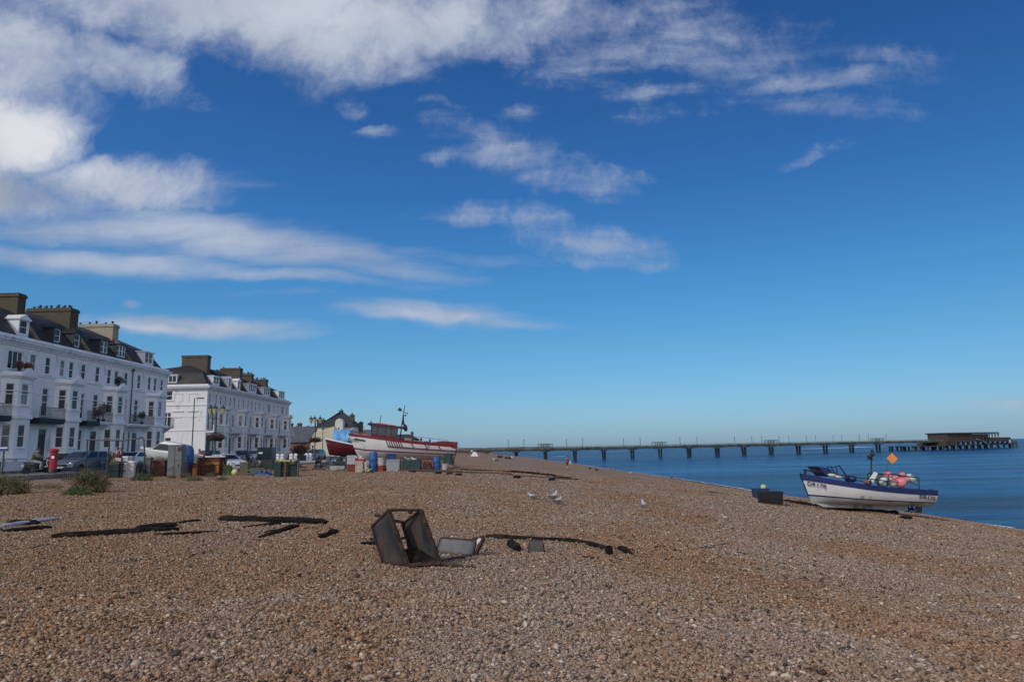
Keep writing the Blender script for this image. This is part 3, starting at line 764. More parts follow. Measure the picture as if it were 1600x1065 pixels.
house('white terraced house with a black balcony over its doorway and two small black dormers', 60.25, PW, XF1, M_STUCCO, M_TRIM,
      dict(common, up=base_up, front=fr, bays=[(3.75, 3.1, 1)], balcony=[(0.02, 2.15, 'black'), (5.38, PW - .02, 'black')], dormers=[dm(2.6, 1.1, 1, True), dm(5.5, 1.1, 1, True)],
           parapets=[(PW - .16, .36, M_PARA)], chimneys=[(-6.6, -2.2, PW, 1.3, 12.5, 16.4, M_BRICK, 13)], steps=1.05))
house('white terraced house with a white balcony, plants on it and two black framed dormers', 67.7, PW, XF1, M_STUCCO, M_TRIM,
      dict(common, up=base_up, front=fr, bays=[(3.75, 3.1, 1)], balcony=[(0.02, 2.15, 'white'), (5.38, PW - .02, 'white')], dormers=[dm(2.5, 1.5, 2, True, flat=True), dm(5.6, 2.0, 3, True, flat=True)],
           parapets=[(PW - .16, .36, M_PARA)], chimneys=[(-6.6, -2.3, PW, 1.1, 12.5, 16.15, M_BRICKP, 5)], steps=1.05))
house('white terraced house at the far end of the nearer terrace, with one wide white dormer', 75.15, PW + .1, XF1, M_STUCCO, M_TRIM,
      dict(common, up=[(1.3, .75), (3.5, .72), (4.8, .72), (6.3, .7)], front=fr, bays=[(4.4, 3.0, 1)], balcony=[(0.02, 2.85, 'white'), (5.95, PW - .02, 'white')], dormers=[dm(3.9, 1.9, 2, False, flat=True)], hipend=True, chimneys=[], steps=1.05))
dp_ = thing('drainpipe', 'black drainpipe running down the white facade beside the nearer terrace end house', 'drainpipe', (XF1 + .1, 74.9, 0))
mb = MB(); mb.tube([(0, 0, 1.0), (0, 0, 10.8)], .055, 8); mb.bx(-.1, .12, -.16, .16, 10.8, 11.05); mb.build('pipe', M_DARK, dp_, smooth=40)

# flowers and parasol-like plants on the balconies
def leafball(mb, c, r, n, size, rnd, mi=0, sq=(1, 1, 1)):
    c = Vector(c)
    for _ in range(n):
        d = Vector((rnd.gauss(0, 1), rnd.gauss(0, 1), rnd.gauss(0, 1))).normalized() * (r * rnd.random() ** .4)
        p = c + Vector((d.x * sq[0], d.y * sq[1], d.z * sq[2]))
        a = Vector((rnd.uniform(-1, 1), rnd.uniform(-1, 1), rnd.uniform(-1, 1))).normalized(); b = a.orthogonal().normalized()
        s = size * rnd.uniform(.6, 1.3)
        mb.add([p - a * s, p + b * s * .45, p + a * s, p - b * s * .45], [(0, 1, 2, 3)], mi)
M_LEAF = mat('leaf_green', (.05, .085, .03), .7, .35, 2); M_LEAFD = mat('leaf_dark', (.025, .045, .022), .7, .3, 2)
M_LEAFO = mat('leaf_olive', (.14, .135, .05), .75, .35, 1.5); M_LEAFB = mat('leaf_brown', (.14, .09, .045), .8, .35, 2); M_RED = mat('flower_red', (.35, .04, .06), .6, .3)
M_STEM = mat('stem', (.06, .045, .03), .8)
def potted(label, loc, r, col, flower=None, trunk=0.0):
    t = thing('potted_plant', label, 'plant', loc)
    p = MB(); p.lathe((0, 0, 0), [(.12, 0), (.17, .28), (.18, .3)], 12); p.build('pot', M_POT, t, smooth=40)
    l = MB(); leafball(l, (0, 0, .3 + trunk + r * .7), r, 260, .09, R_); l.build('foliage', col, t, fixn=False)
    if trunk: s_ = MB(); s_.tube([(0, 0, .25), (.02, 0, .3 + trunk + r * .4)], .03, 6); s_.build('trunk', M_STEM, t)
    if flower: f = MB(); leafball(f, (0, 0, .35 + trunk + r * .8), r * 1.05, 90, .06, R_); f.build('flower', flower, t, fixn=False)
potted('bushy dark plant on the white balcony of the terrace', (XF1 + .7, 69.0, 5.0), .55, M_LEAFD, trunk=.7)
potted('brown leafed plant at the left of the white balcony', (XF1 + .75, 68.1, 5.0), .5, M_LEAFB, trunk=.3)
potted('clipped plant ball in an upper window of the nearer terrace', (XF1 + .35, 71.95, 8.88), .42, M_LEAFD)
potted('small round topped plant on the far end balcony of the nearer terrace', (XF1 + .7, 76.2, 5.0), .4, M_LEAFD, trunk=.5)
potted('red flowers on the high ledge near the left edge', (XF1 + .8, 56.6, 8.75), .35, M_LEAFB, M_RED)
potted('red and brown flowers on the high ledge, right of the taller pot', (XF1 + .8, 57.6, 8.75), .32, M_LEAFB, M_RED)

# farther terrace
XF2 = -45.0; g2 = 'houses of the farther white seafront terrace'
fr2 = [(.9, .8, 5.25, 7.75, 'sash'), (2.3, .8, 5.25, 7.75, 'sash'), (1.1, 1.7, 1.15, 4.35, 'door'), (2.8, .8, 1.6, 4.3, 'sash')]  # door widened; its dark leaf stands in for the shaded porch recess
side = [(6.85, 7.85, 9.55, 10.9, 'sash'), (6.7, 7.8, 5.6, 7.75, 'french'), (7.1, 8.0, 3.1, 4.1, 'sash')]
upA = [(1.0, .6), (3.2, .62), (4.8, .62), (6.5, .62)]; upB = [(1.0, .62), (2.7, .62), (4.4, .62), (6.4, .62)]; upC = [(1.0, .62), (3.6, 1.6), (6.3, .62)]
lab2 = ['corner house of the farther white terrace with a plain side wall', 'second house of the farther white terrace, with two small dormers', 'middle house of the farther white terrace, with a broad blue-grey dormer',
        'fourth house of the farther white terrace, with a wide upper window', 'last house at the far right end of the farther white terrace']
for i in range(5):
    w2 = 7.38
    o = dict(group=g2, depth=9.5 if i else 13, roofmat=M_SLATE2, ped=.5, up=[upA, upB, upB, upC, upC][i], front=fr2, bays=[(5.2, 3.0, 1)], balcony=[(.02, 3.6, 'solid'), (6.75, w2 - .02, 'solid')],
             dormers=[[dm(3.9, 2.2, 2, flat=True, z1=13.3)], [dm(1.6, 1.1), dm(5.2, 1.1)], [dm(3.8, 3.6, 4, flat=True)], [dm(3.4, 3.2, 3, flat=True)], [dm(4.2, 3.4, 3, flat=True)]][i], steps=1.0)
    if i == 0: o['sidewall'] = side; o['hip'] = True
    if i == 4: o['hipend'] = True
    if i: o['parapets'] = [(.17, .3, M_BRICKB)]
    o['chimneys'] = [[(-3.9, .2 - .2, 6.0, 1.2, 12.8, 16.45, M_BRICKB, 0)], [(-4.2, -.9, 7.0, 1.1, 12.5, 15.9, M_BRICKB, 2)], [(-4.4, -1.7, 6.8, 1.1, 12.5, 15.7, M_BRICKB, 8)], [(-4.4, -1.6, 6.4, 1.1, 12.5, 15.4, M_BRICKB, 7)], []][i]
    if i == 0: o['chimneys'] = [(-6.5, -2.5, 5.6, 1.2, 12.6, 16.9, M_BRICKB, 0)]
    T = house(lab2[i], 100.4 + i * w2, w2, XF2, M_STUCCO2, M_TRIM2, o)
    if i == 0:   # string courses and blind panels of the side wall
        mb = MB()
        for x, a, b in ((-4.9, 9.3, 10.4), (-2.7, 9.3, 10.4)):
            mb.bx(x, x + 1.3, -.05, 0, b, b + .08); mb.bx(x, x + .07, -.04, 0, a, b); mb.bx(x + 1.23, x + 1.3, -.04, 0, a, b)
        for x in (-4.9, -2.7): mb.bx(x - .1, x + 1.5, -.12, 0, 7.85, 7.98); mb.bx(x + .2, x + 1.3, -.08, 0, 7.0, 7.12)
        mb.bx(-8.8, -6.9, -.12, 0, 7.85, 7.98)
        mb.build('blind_panel', M_TRIM2, T)
        mb = MB(); mb.bx(-6.3, -5.0, .75, 2.2, 12.2, 13.35); mb.bx(-6.4, -4.9, .65, 2.3, 13.35, 13.45); dd_ = mb.build('dormer', M_TRIM2, T); bwin_ = MB()
        for x in (-6.2, -5.62): bwin_.quad((x, .735, 12.35), (x + .48, .735, 12.35), (x + .48, .735, 13.2), (x, .735, 13.2))
        bwin_.build('window', M_GLASS, dd_, fixn=False)
# road, pavement, kerb, promenade
M_ASPH = mat('asphalt', (.055, .055, .06), .9, .15, 2, bump=.3, bscale=60); M_PAVE = mat('paving', (.20, .19, .18), .85, .12, 1.5, col2=(.14, .13, .12)); M_KERB = mat('kerb_stone', (.28, .27, .26), .85)
def strip(name, x0, x1, y0, y1, z, m, th=None, step=8):
    mb = MB()
    if th: mb.bx(x0, x1, y0, y1, z - th, z)
    else: mb.quad((x0, y0, z), (x1, y0, z), (x1, y1, z), (x0, y1, z))
    return tag(mb.build(name, m), kind='structure')
strip('road', -37.6, -30.8, 20, 420, .512, M_ASPH)
strip('pavement', -45, -37.6, 20, 420, .62, M_PAVE, .3)
strip('promenade', -30.8, -28.2, 20, 420, .60, M_PAVE, .3)
mb = MB()
for i in range(60): mb.quad((-34.25, 22 + i * 6, .518), (-34.13, 22 + i * 6, .518), (-34.13, 25 + i * 6, .518), (-34.25, 25 + i * 6, .518))
tag(mb.build('road_marking', M_FRAME), kind='structure')

# ------------------------------------------------------------------ buildings beyond the terraces
M_CREAM = mat('cream_render', (.58, .53, .39), .75, .05, .6, col2=(.55, .48, .33), c2amt=.3, c2scale=.5)
M_WHITEW = mat('white_render', (.62, .60, .55), .75, .05, .6)
M_GREYROOF = M_SLATE3
M_DKROOF = slate('dark_tiled_roof', (.045, .045, .05))
def bwin(parent, xs, y, z0, z1, w=.9, name='window'):
    """windows on a wall that faces the viewer (-y)"""
    for x in xs:
        f = MB(); t = .08
        f.bx(x - w / 2, x - w / 2 + t, y - .06, y + .05, z0, z1); f.bx(x + w / 2 - t, x + w / 2, y - .06, y + .05, z0, z1)
        f.bx(x - w / 2 + t, x + w / 2 - t, y - .06, y + .05, z0, z0 + t); f.bx(x - w / 2 + t, x + w / 2 - t, y - .06, y + .05, z1 - t, z1); f.bx(x - w / 2 + t, x + w / 2 - t, y - .05, y + .04, (z0 + z1) / 2 - .03, (z0 + z1) / 2 + .03)
        o = f.build(name, M_FRAME, parent); g = MB(); g.quad((x - w / 2 + t, y - .02, z0 + t), (x + w / 2 - t, y - .02, z0 + t), (x + w / 2 - t, y - .02, z1 - t), (x - w / 2 + t, y - .02, z1 - t)); g.build('pane', M_GLASS, o, fixn=False)
# yellow seafront house, gable shaped wall towards the viewer and a hipped slate roof behind
T = thing('seafront_house', 'cream and yellow house with a hipped slate roof behind the red hulled boat', 'house', (-39.5, 152, .6))
mb = MB(); mb.bx(-3.9, 4.2, 0, 9, 0, 6.45); mb.build('wall', M_WHITEW, T)
mb = MB(); mb.prism([(-5.0, 0), (.4, 0), (.4, 6.5), (-.6, 6.2), (-3.9, 5.3), (-4.6, 3.8)], -2.2, -.01, 'y'); mb.build('front_wing', M_CREAM, T)
mb = MB(); mb.prism([(.4, 0), (2.1, 0), (2.1, 7.3), (1.9, 7.9), (1.25, 8.25), (.6, 7.9), (.4, 7.3)], -1.6, -.01, 'y'); g_ = mb.build('shaped_gable', M_WHITEW, T)
mb = MB(); mb.add([(-4.3, -.4, 6.4), (4.5, -.4, 6.4), (4.5, 9.4, 6.4), (-4.3, 9.4, 6.4), (-.3, 4, 9.9), (.6, 5, 9.9)], [(0, 1, 5, 4), (1, 2, 5), (2, 3, 4, 5), (3, 0, 4), (0, 3, 2, 1)]); rf = mb.build('roof', M_DKROOF, T)
for x0, x1, yy, z0, z1, n in ((-5.1, -3.4, 4, 5, 8.3, 2), (2.6, 3.5, 3, 7, 9.2, 3), (4.25, 5.0, 5, 3, 7.6, 1), (-.25, .35, 5, 9, 10.4, 1)):
    chimney(rf, x0, x1, yy, 1.0, z0, z1, M_BRICKB, n)
bwin(T, [2.75], 0, 4.4, 6.0, 1.25); bwin(T, [3.75], 0, 4.4, 5.9, .5); bwin(T, [-2.6], 0, 5.5, 6.2, .9); bwin(T, [1.25], -1.6, 5.7, 6.4, .45); bwin(T, [-4.2], -2.2, 1.2, 2.6, .55)
mb = MB(); mb.bx(2.2, 4.1, -.5, -.01, 3.4, 3.55); mb.build('canopy', M_DARK, T)
# low brick building with a broad grey roof
T = thing('low_brick_building', 'low brick building with a big grey slate roof between the terrace and the yellow house', 'building', (-48.5, 158, .6))
mb = MB(); mb.bx(-6, 6.0, 0, 12, 0, 3.4); mb.build('wall', M_BRICKR, T)
mb = MB(); mb.add([(-6.4, -.4, 3.3), (6.2, -.4, 3.3), (6.2, 12.4, 3.3), (-6.4, 12.4, 3.3), (-6.4, 6, 7.1), (1.8, 6, 7.1)], [(0, 1, 5, 4), (1, 2, 5), (2, 3, 4, 5), (3, 0, 4), (0, 3, 2, 1)]); mb.build('roof', M_GREYROOF, T)
bwin(T, [-.5, 2.4], 0, 1.0, 2.3, 1.1)
# chimneys and roofs seen over it
for i, (px, Y, w, h, n, lab) in enumerate([(458, 190, 5.0, 7.6, 2, 'dark roofed town house left of the yellow house, two chimney stacks showing'), (471, 215, 7.0, 7.7, 2, 'distant dark roof with a pair of chimneys between terrace and yellow house')]):
    p = at(px, 665, Y); T = thing('town_house', lab, 'house', (p.x, Y, .6))
    mb = MB(); mb.bx(-w / 2, w / 2, 0, 8, 0, h - 2); mb.build('wall', M_BRICKB, T)
    mb = MB(); mb.prism([(-w / 2 - .3, h - 2), (w / 2 + .3, h - 2), (0, h + .3)], -.3, 8.3, 'y'); rf = mb.build('roof', M_DKROOF, T)
    for k in range(n): chimney(rf, -w / 3 + k * w / 2 - .5, -w / 3 + k * w / 2 + .6, 3, .9, h - 1.5, h + 1.5, M_BRICKB, 2)
# the receding row of seafront houses beyond the big red and white boat
far = [(566, 176, 9, 6.4, M_WHITEW, M_GREYROOF, 'flat topped grey and white house just right of the yellow one, behind the wheelhouse'), (596, 230, 9, 6.2, M_BRICKR, M_DKROOF, 'small red brick seafront house seen just past the wheelhouse'),
       (626, 270, 11, 7.2, M_BRICKB, M_DKROOF, 'brown hipped house above the rail of the big boat'), (644, 330, 10, 5.6, M_WHITEW, M_BRICKR, 'low pale seafront house beyond the big boat, left of its neighbour with chimneys'),
       (658, 390, 12, 5.8, M_BRICKR, M_DKROOF, 'far red seafront house with two chimneys over the boat rail'), (676, 470, 15, 5.0, M_WHITEW, M_GREYROOF, 'far pale seafront house, second last of the row over the boat rail'), (694, 620, 22, 4.6, M_WHITEW, M_DKROOF, 'farthest pale seafront block near the boat stern')]
for px, Y, w, h, wm, rm, lab in far:
    x = (px - 800) / FPX * Y; T = thing('seafront_house', lab, 'house', (x, Y, .6), group='far seafront houses beyond the boats')
    mb = MB(); mb.bx(-w / 2, w / 2, 0, 10, 0, h - 1.8); mb.build('wall', wm, T)
    mb = MB(); mb.add([(-w / 2 - .3, -.3, h - 1.8), (w / 2 + .3, -.3, h - 1.8), (w / 2 + .3, 10.3, h - 1.8), (-w / 2 - .3, 10.3, h - 1.8), (-w / 5, 5, h + .2), (w / 5, 5, h + .2)], [(0, 1, 5, 4), (1, 2, 5), (2, 3, 4, 5), (3, 0, 4), (0, 3, 2, 1)]); rf = mb.build('roof', rm, T)
    for k in (-1, 1): chimney(rf, k * w / 3.2 - .5, k * w / 3.2 + .5, 5, .9, h - 1.4, h + 1.0, M_BRICKB, 2)
    bwin(T, [-w / 4, 0, w / 4], 0, 1.2, h - 2.4, 1.1)
# far headland
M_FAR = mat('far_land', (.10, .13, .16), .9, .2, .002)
mb = MB(); xs = np.linspace(-2600, 900, 70); prev = None
for i, x in enumerate(xs):
    h = 14 + 9 * mnoise.noise(Vector((x * .002, 3, 0))) + 7 * mnoise.noise(Vector((x * .012, 7, 0))); h *= min(1, (900 - x) / 900 + .12)
    cur = (x, h)
    if prev:
        (xa, ha), (xb, hb) = prev, cur
        mb.add([(xa, 8200, -5), (xb, 8200, -5), (xb, 8250, hb), (xa, 8250, ha), (xb, 8900, hb * 1.05), (xa, 8900, ha * 1.05)], [(0, 1, 2, 3), (3, 2, 4, 5)])
    prev = cur
tag(mb.build('hills', M_FAR, fixn=False, smooth=60), kind='structure')

# ------------------------------------------------------------------ pier
M_CONC = mat('pier_concrete', (.17, .175, .15), .85, .15, .4, col2=(.09, .10, .08), c2amt=.5, c2scale=.3)
M_PILE = mat('pier_pile', (.09, .10, .085), .85, .2, .5, col2=(.03, .035, .03), c2amt=.5, c2scale=.4)
M_PILEL = mat('pier_pile_light', (.20, .20, .16), .85, .2, .5)
M_PIERWOOD = mat('pier_hall_timber', (.06, .042, .032), .8, .3, .4)
PA = Vector(((893 - 800) / FPX * 300, 300, 0)); PB = Vector(((1450 - 800) / FPX * 405, 405, 0)); pd = (PB - PA).normalized(); pn = Vector((-pd.y, pd.x, 0))
def pier_s(px):                      # distance along the pier of the point seen in column px
    k = (px - 800) / FPX; # (PA.x + s pd.x) = k (PA.y + s pd.y)
    return (k * PA.y - PA.x) / (pd.x - k * pd.y)
ang = math.atan2(pd.y, pd.x)
PIER = thing('pier', 'long concrete pier on paired piles running out to a low pavilion at its end', 'pier', (PA.x, PA.y, 0), rz=ang)
DK = 1.45
s0, s1 = pier_s(660), pier_s(1452)
mb = MB(); mb.bx(s0, s1, -4, 4, DK - 1.2, DK - .45); mb.bx(s0, s1, -4.4, 4.4, DK - .45, DK - .1); mb.build('deck', M_CONC, PIER)
mb = MB()
for yy in (-4.3, 4.3):
    mb.bx(s0, s1, yy - .06, yy + .06, DK + .62, DK + .70); mb.bx(s0, s1, yy - .05, yy + .05, DK - .1, DK + .25)
    for i in range(int((s1 - s0) / 2.4)): mb.bx(s0 + i * 2.4, s0 + i * 2.4 + .1, yy - .05, yy + .05, DK - .1, DK + .62)
mb.build('railing', M_CONC, PIER)
bents = [757.5, 803, 848, 893.5, 938, 982, 1025, 1069.5, 1113, 1154, 1196, 1238, 1279.5, 1320, 1361]
for i, px in enumerate(bents):
    s = pier_s(px); mb = MB(); wd = .95 + (i > 6) * .3
    for yy, m in ((-.9, 0), (1.0, 1)):
        mb.tube([(s + (.5 if yy > 0 else 0), yy, -7.5), (s, yy, DK - 1.6)], wd * .44, 8, mi=m)
    mb.bx(s - .5, s + .5, -3, 3, DK - 1.45, DK - 1.21)
    mb.build('pile_bent', [M_PILE, M_PILEL], PIER)
    if i % 2 == 1 or i > 9:
        for k in (-1, 1):
            l = MB(); l.tube([(s + k * 1.6, -4.2 * k, DK), (s + k * 1.6, -4.2 * k, DK + 3.4)], .09, 6); l.ball((s + k * 1.6, -4.2 * k, DK + 3.5), .22, 8); l.build('lamp_post', M_DARK, PIER)
for px in (848, 1024, 1197, 1361):
    s = pier_s(px); w = 3.6 + (px - 848) * .002; mb = MB()
    w *= .8; mb.bx(s - w, s + w, -1.6, 1.6, DK + 1.6, DK + 1.8)
    for i in range(7):
        for yy in (-1.4, 1.4): mb.bx(s - w + .2 + i * (2 * w - .5) / 6, s - w + .36 + i * (2 * w - .5) / 6, yy - .08, yy + .08, DK - .1, DK + 1.6)
    mb.build('shelter', M_DARK, PIER)
# pier head
h0, h1, hw = pier_s(1394), pier_s(1580), 0
e = lambda px: pier_s(px if px < 1454 else 1454 + (px - 1454) * .84)
mb = MB(); mb.bx(e(1394), e(1564), -8, 8, -1.9, -1.5)
for px in list(range(1396, 1566, 12)) + [1400, 1447]:
    for yy in (-7, 0, 7): mb.tube([(e(px), yy, -7.5), (e(px), yy, -1.6)], .55, 6)
mb.build('lower_landing', M_PILE, PIER)
mb = MB(); mb.bx(e(1444), e(1562), -9, 9, DK - 1.3, DK - .3); mb.bx(e(1444), e(1460), -8.8, 8.8, -1.6, DK - 1.3)
for px in range(1466, 1560, 9): mb.bx(e(px) - .6, e(px) + .6, -8.6, -7.6, -1.6, DK - 1.3)
mb.build('head_deck', M_PIERWOOD, PIER)
mb = MB(); mb.bx(e(1454), e(1500), -6, 6, DK - .3, DK + 3.6)
mb.build('pavilion_wall', M_PIERWOOD, PIER)
mb = MB(); mb.bx(e(1500), e(1530), -5.6, 5.6, DK - .3, DK + 3.2); mb.build('pavilion_glazing', M_GLASS, PIER)
mb = MB(); mb.bx(e(1453), e(1546), -7, 7, DK + 3.6, DK + 4.25); mb.build('pavilion_roof', M_DARK, PIER)
for k in range(9):
    mb = MB(); px = 1502 + k * 5.4; mb.bx(e(px) - .18, e(px) + .18, -6.6, -6.2, DK - .3, DK + 3.6); mb.beam((e(px), -6.4, DK + 1.8), (e(px) + 1.6, -6.4, DK + 3.6), .22); mb.build('pavilion_post', M_PIERWOOD, PIER)
mb = MB(); mb.beam((e(1497), -9.3, DK + .2), (e(1516), -9.3, -1.6), 1.2, .5); mb.build('stair', M_CONC, PIER)
mb = MB(); mb.bx(e(1530), e(1561), -8.5, 8.5, DK - .3, DK + 1.1); mb.build('end_screen', M_PIERWOOD, PIER)
mb = MB(); mb.bx(e(1557) - .7, e(1557) + .7, -9.2, -9.0, -.9, .9); mb.build('sign_board', M_WHITEW, PIER)
mb = MB(); mb.bx(e(1563), e(1580), -6, 6, -2.0, -.9)
for px in (1566, 1573, 1579): mb.bx(e(px) - .6, e(px) + .6, -6.1, -5.5, -5, 0.1)
mb.build('end_stage', M_PILE, PIER)
# foam lines on the sea
M_FOAM = mat('foam', (.75, .8, .85), .8, .05)
mb = MB()
def foam(pts, w):
    for (a, wa), (b, wb) in zip(zip(pts[:-1], w[:-1]), zip(pts[1:], w[1:])):
        a = atz(*a, SEA + .02); b = atz(*b, SEA + .02)
        mb.quad((a.x, a.y - wa, SEA + .02), (b.x, b.y - wb, SEA + .02), (b.x, b.y + wb, SEA + .02), (a.x, a.y + wa, SEA + .02))
foam([(1240, 701.3), (1262, 700.6), (1290, 699.8), (1330, 698.6), (1352, 697.8), (1385, 697.4), (1420, 696.6)], [2, 7, 10, 13, 16, 15, 5])
foam([(862, 713.0), (874, 712.6), (886, 712.2)], [1, 5, 2])
foam([(885, 708.2), (930, 706.6), (975, 705.0), (1010, 704.4)], [1, 3, 3, 1])
tag(mb.build('foam', M_FOAM), 'thin white wake lines on the sea beyond the pier', 'foam', kind='stuff')
# a thin line of surf at the edge of the beach
mb = MB(); yy = 44.0; k = 0; pts = []
while yy < 420:
    xs_ = float(np.interp(yy, SH_Y, SH_X)); pts.append((xs_ + .15 + .5 * mnoise.noise(Vector((yy * .3, 0, 0))), yy, .18 + .35 * abs(mnoise.noise(Vector((yy * .21, 4, 0)))))); yy += .8 + yy * .01
for a, b in zip(pts[:-1], pts[1:]): mb.quad((a[0], a[1], SEA + .015), (a[0] + a[2], a[1], SEA + .015), (b[0] + b[2], b[1], SEA + .015), (b[0], b[1], SEA + .015))
tag(mb.build('surf_line', M_FOAM), 'thin broken line of surf along the shingle', 'surf', kind='stuff')

# ------------------------------------------------------------------ boats
def noise_paint(name, col, rough=.45, stain=(.25, .22, .2)): return mat(name, col, rough, .06, 1.2, col2=stain, c2amt=.05, c2scale=1.6, stretch=(1, 1, .35))
M_HULLW = noise_paint('hull_white', (.62, .60, .59)); M_HULLB = mat('hull_bottom', (.42, .42, .40), .7, .12, 1.5, col2=(.2, .2, .18), c2amt=.4, c2scale=1.2)
M_NAVY = noise_paint('navy_paint', (.012, .022, .105), .4, (.03, .035, .09)); M_REDP = noise_paint('red_paint', (.18, .012, .020), .45, (.12, .02, .02))
M_MAROON = noise_paint('maroon_paint', (.105, .009, .016), .45, (.08, .015, .02)); M_DECK = mat('deck_grey', (.25, .25, .24), .8, .1, 2); M_GREENR = mat('green_steel', (.010, .030, .034), .5, .2)
M_TXT = mat('lettering_black', (.012, .012, .015), .6)
M_RUST = mat('rust', (.10, .040, .022), .85, .35, 6, col2=(.03, .015, .012), c2amt=.5, c2scale=5, bump=.4, bscale=60)
def hull(parent, L, B, sheer, keel, beam, rake, bands, mats, n=22, rows=12, deckdrop=.45, tumble=1.0, name='hull', full_=.62):
    """bow at x=0, stern at x=L. sheer/keel/beam: functions of t. bands: material index by height fraction."""
    mb = MB(); rings = []
    fr_ = [j / rows for j in range(rows + 1)]
    for i in range(n + 1):
        t = i / n; sh, kl, b = sheer(t), keel(t), B / 2 * beam(t); ring = []
        for j, s in enumerate(fr_):
            yy = b * (math.sin(s ** .85 * math.pi / 2)) ** (full_ + .9 * (1 - min(1, t * 3)) ) if s > 0 else 0
            z = kl + (sh - kl) * (s ** 1.25)
            x = t * L + rake * (1 - s ** 1.1) * (1 - min(1, t * 4)) ** 1.6
            ring.append((x, yy, z))
        rings.append(ring)
    mi = [bands((fr_[j] + fr_[j + 1]) / 2) for j in range(rows)]
    full = [[(x, -y, z) for x, y, z in r] for r in rings]
    mb.loft(full, mi); mb.loft([r for r in rings], mi)
    # transom
    r = rings[-1]; o = len(mb.v); pts = [(x, -y, z) for x, y, z in r] + [(x, y, z) for x, y, z in reversed(r)][:-1]
    mb.add(pts, [tuple(range(len(pts)))], mi[-2])
    # inner lining, gunwale, deck
    for sg in (-1, 1):
        g = [[(r[-1][0], sg * r[-1][1], r[-1][2]), (r[-1][0] + (.05 if i == 0 else 0), sg * max(0, r[-1][1] - .07), r[-1][2]), (r[-1][0] + (.06 if i == 0 else 0), sg * max(0, r[-1][1] - .09), r[-1][2] - deckdrop), (r[-1][0] + (.06 if i == 0 else 0), 0, r[-1][2] - deckdrop)] for i, r in enumerate(rings)]
        mb.loft(g, [bands(.99), len(mats) - 1, len(mats) - 1])
    h = mb.build(name, mats, parent, smooth=35)
    return h, rings
def rail_along(mb, rings, s_idx, off, w, h, mi, i0=0, i1=None, dz=0):
    i1 = i1 if i1 is not None else len(rings) - 1
    for sg in (-1, 1):
        for a, b in zip(rings[i0:i1], rings[i0 + 1:i1 + 1]):
            pa = Vector(a[s_idx]); pb = Vector(b[s_idx])
            mb.beam((pa.x, sg * (pa.y + off), pa.z + dz), (pb.x, sg * (pb.y + off), pb.z + dz), w, h, mi)
def text_mesh(parent, body, size, loc, rot, m, name='lettering', ext=.006):
    cu = bpy.data.curves.new(name, 'FONT'); cu.body = body; cu.size = size; cu.extrude = ext; cu.align_x = 'LEFT'; cu.offset = .003; cu.space_character = 1.12
    tmp = bpy.data.objects.new('tmp_text', cu); COL.objects.link(tmp)
    dg = bpy.context.evaluated_depsgraph_get(); me = bpy.data.meshes.new_from_object(tmp.evaluated_get(dg)); me.name = name
    bpy.data.objects.remove(tmp); me.materials.clear(); me.materials.append(m)
    o = bpy.data.objects.new(name, me); COL.objects.link(o); o.parent = parent; o.location = loc; o.rotation_euler = rot; return o

# --- blue and white open boat by the water
bow = at(1252.5, 740, 33.6); stern = at(1443, 763, 34.4); fwd = stern - bow; LB = fwd.length
yaw = math.atan2(fwd.y, fwd.x); pit = math.asin(-fwd.z / LB)
BB = thing('fishing_boat', 'open blue and white fishing boat numbered DR178, beached bow up beside the water', 'boat', bow, rot=(0, pit, yaw))
sh = lambda t: .30 * (1 - t) ** 2 * 1 - .0 - .20 * math.sin(t * math.pi) * .35
ke = lambda t: -1.16 - .04 * t + .05 * max(0, .2 - t)
bmf = lambda t: min(1, .04 + 1.25 * math.sin(min(1, t / .55) * math.pi / 2) ** .9 * .8) * (1 if t < .7 else 1 - (t - .7) * .35)
hl, rg = hull(BB, LB, 2.15, lambda t: -.13 + .0 * t - .13 * math.sin(t * 3.14), lambda t: -1.36 + .50 * t, bmf, .62, lambda s: 2 if s < .40 else (1 if s < .43 else 0), [M_HULLW, M_NAVY, M_HULLB, M_DECK], rows=16, deckdrop=.3, full_=.46)
mb = MB()     # navy bulwark above the white strakes
for sg in (-1, 1):
    a = [[(r[-1][0], sg * (r[-1][1] + .015), r[-1][2] - .14), (r[-1][0] - (.05 if i < 2 else 0), sg * (r[-1][1] + .03), r[-1][2] + .10 + (.04 if i < 3 else 0)), (r[-1][0] - (.03 if i < 2 else 0), sg * max(0.01, r[-1][1] - .04), r[-1][2] + .10 + (.04 if i < 3 else 0)), (r[-1][0], sg * max(0.01, r[-1][1] - .05), r[-1][2] - .10)] for i, r in enumerate(rg)]
    mb.loft(a, 0)
mb.bx(LB - .02, LB + .05, -.78, .78, -.32, -.04)
mb.build('bulwark', M_NAVY, BB, smooth=30)
mb = MB(); mb.tube([(rg[0][j][0] - .02, 0, rg[0][j][2]) for j in range(6, 17)], .028, 6); mb.build('stem_band', M_NAVY, BB, smooth=40)
mb = MB(); mb.prism([(.7, -1.30), (LB - .9, -.90), (LB - .9, -1.14), (1.2, -1.44)], -.04, .04, 'y'); mb.build('keel', M_HULLB, BB)
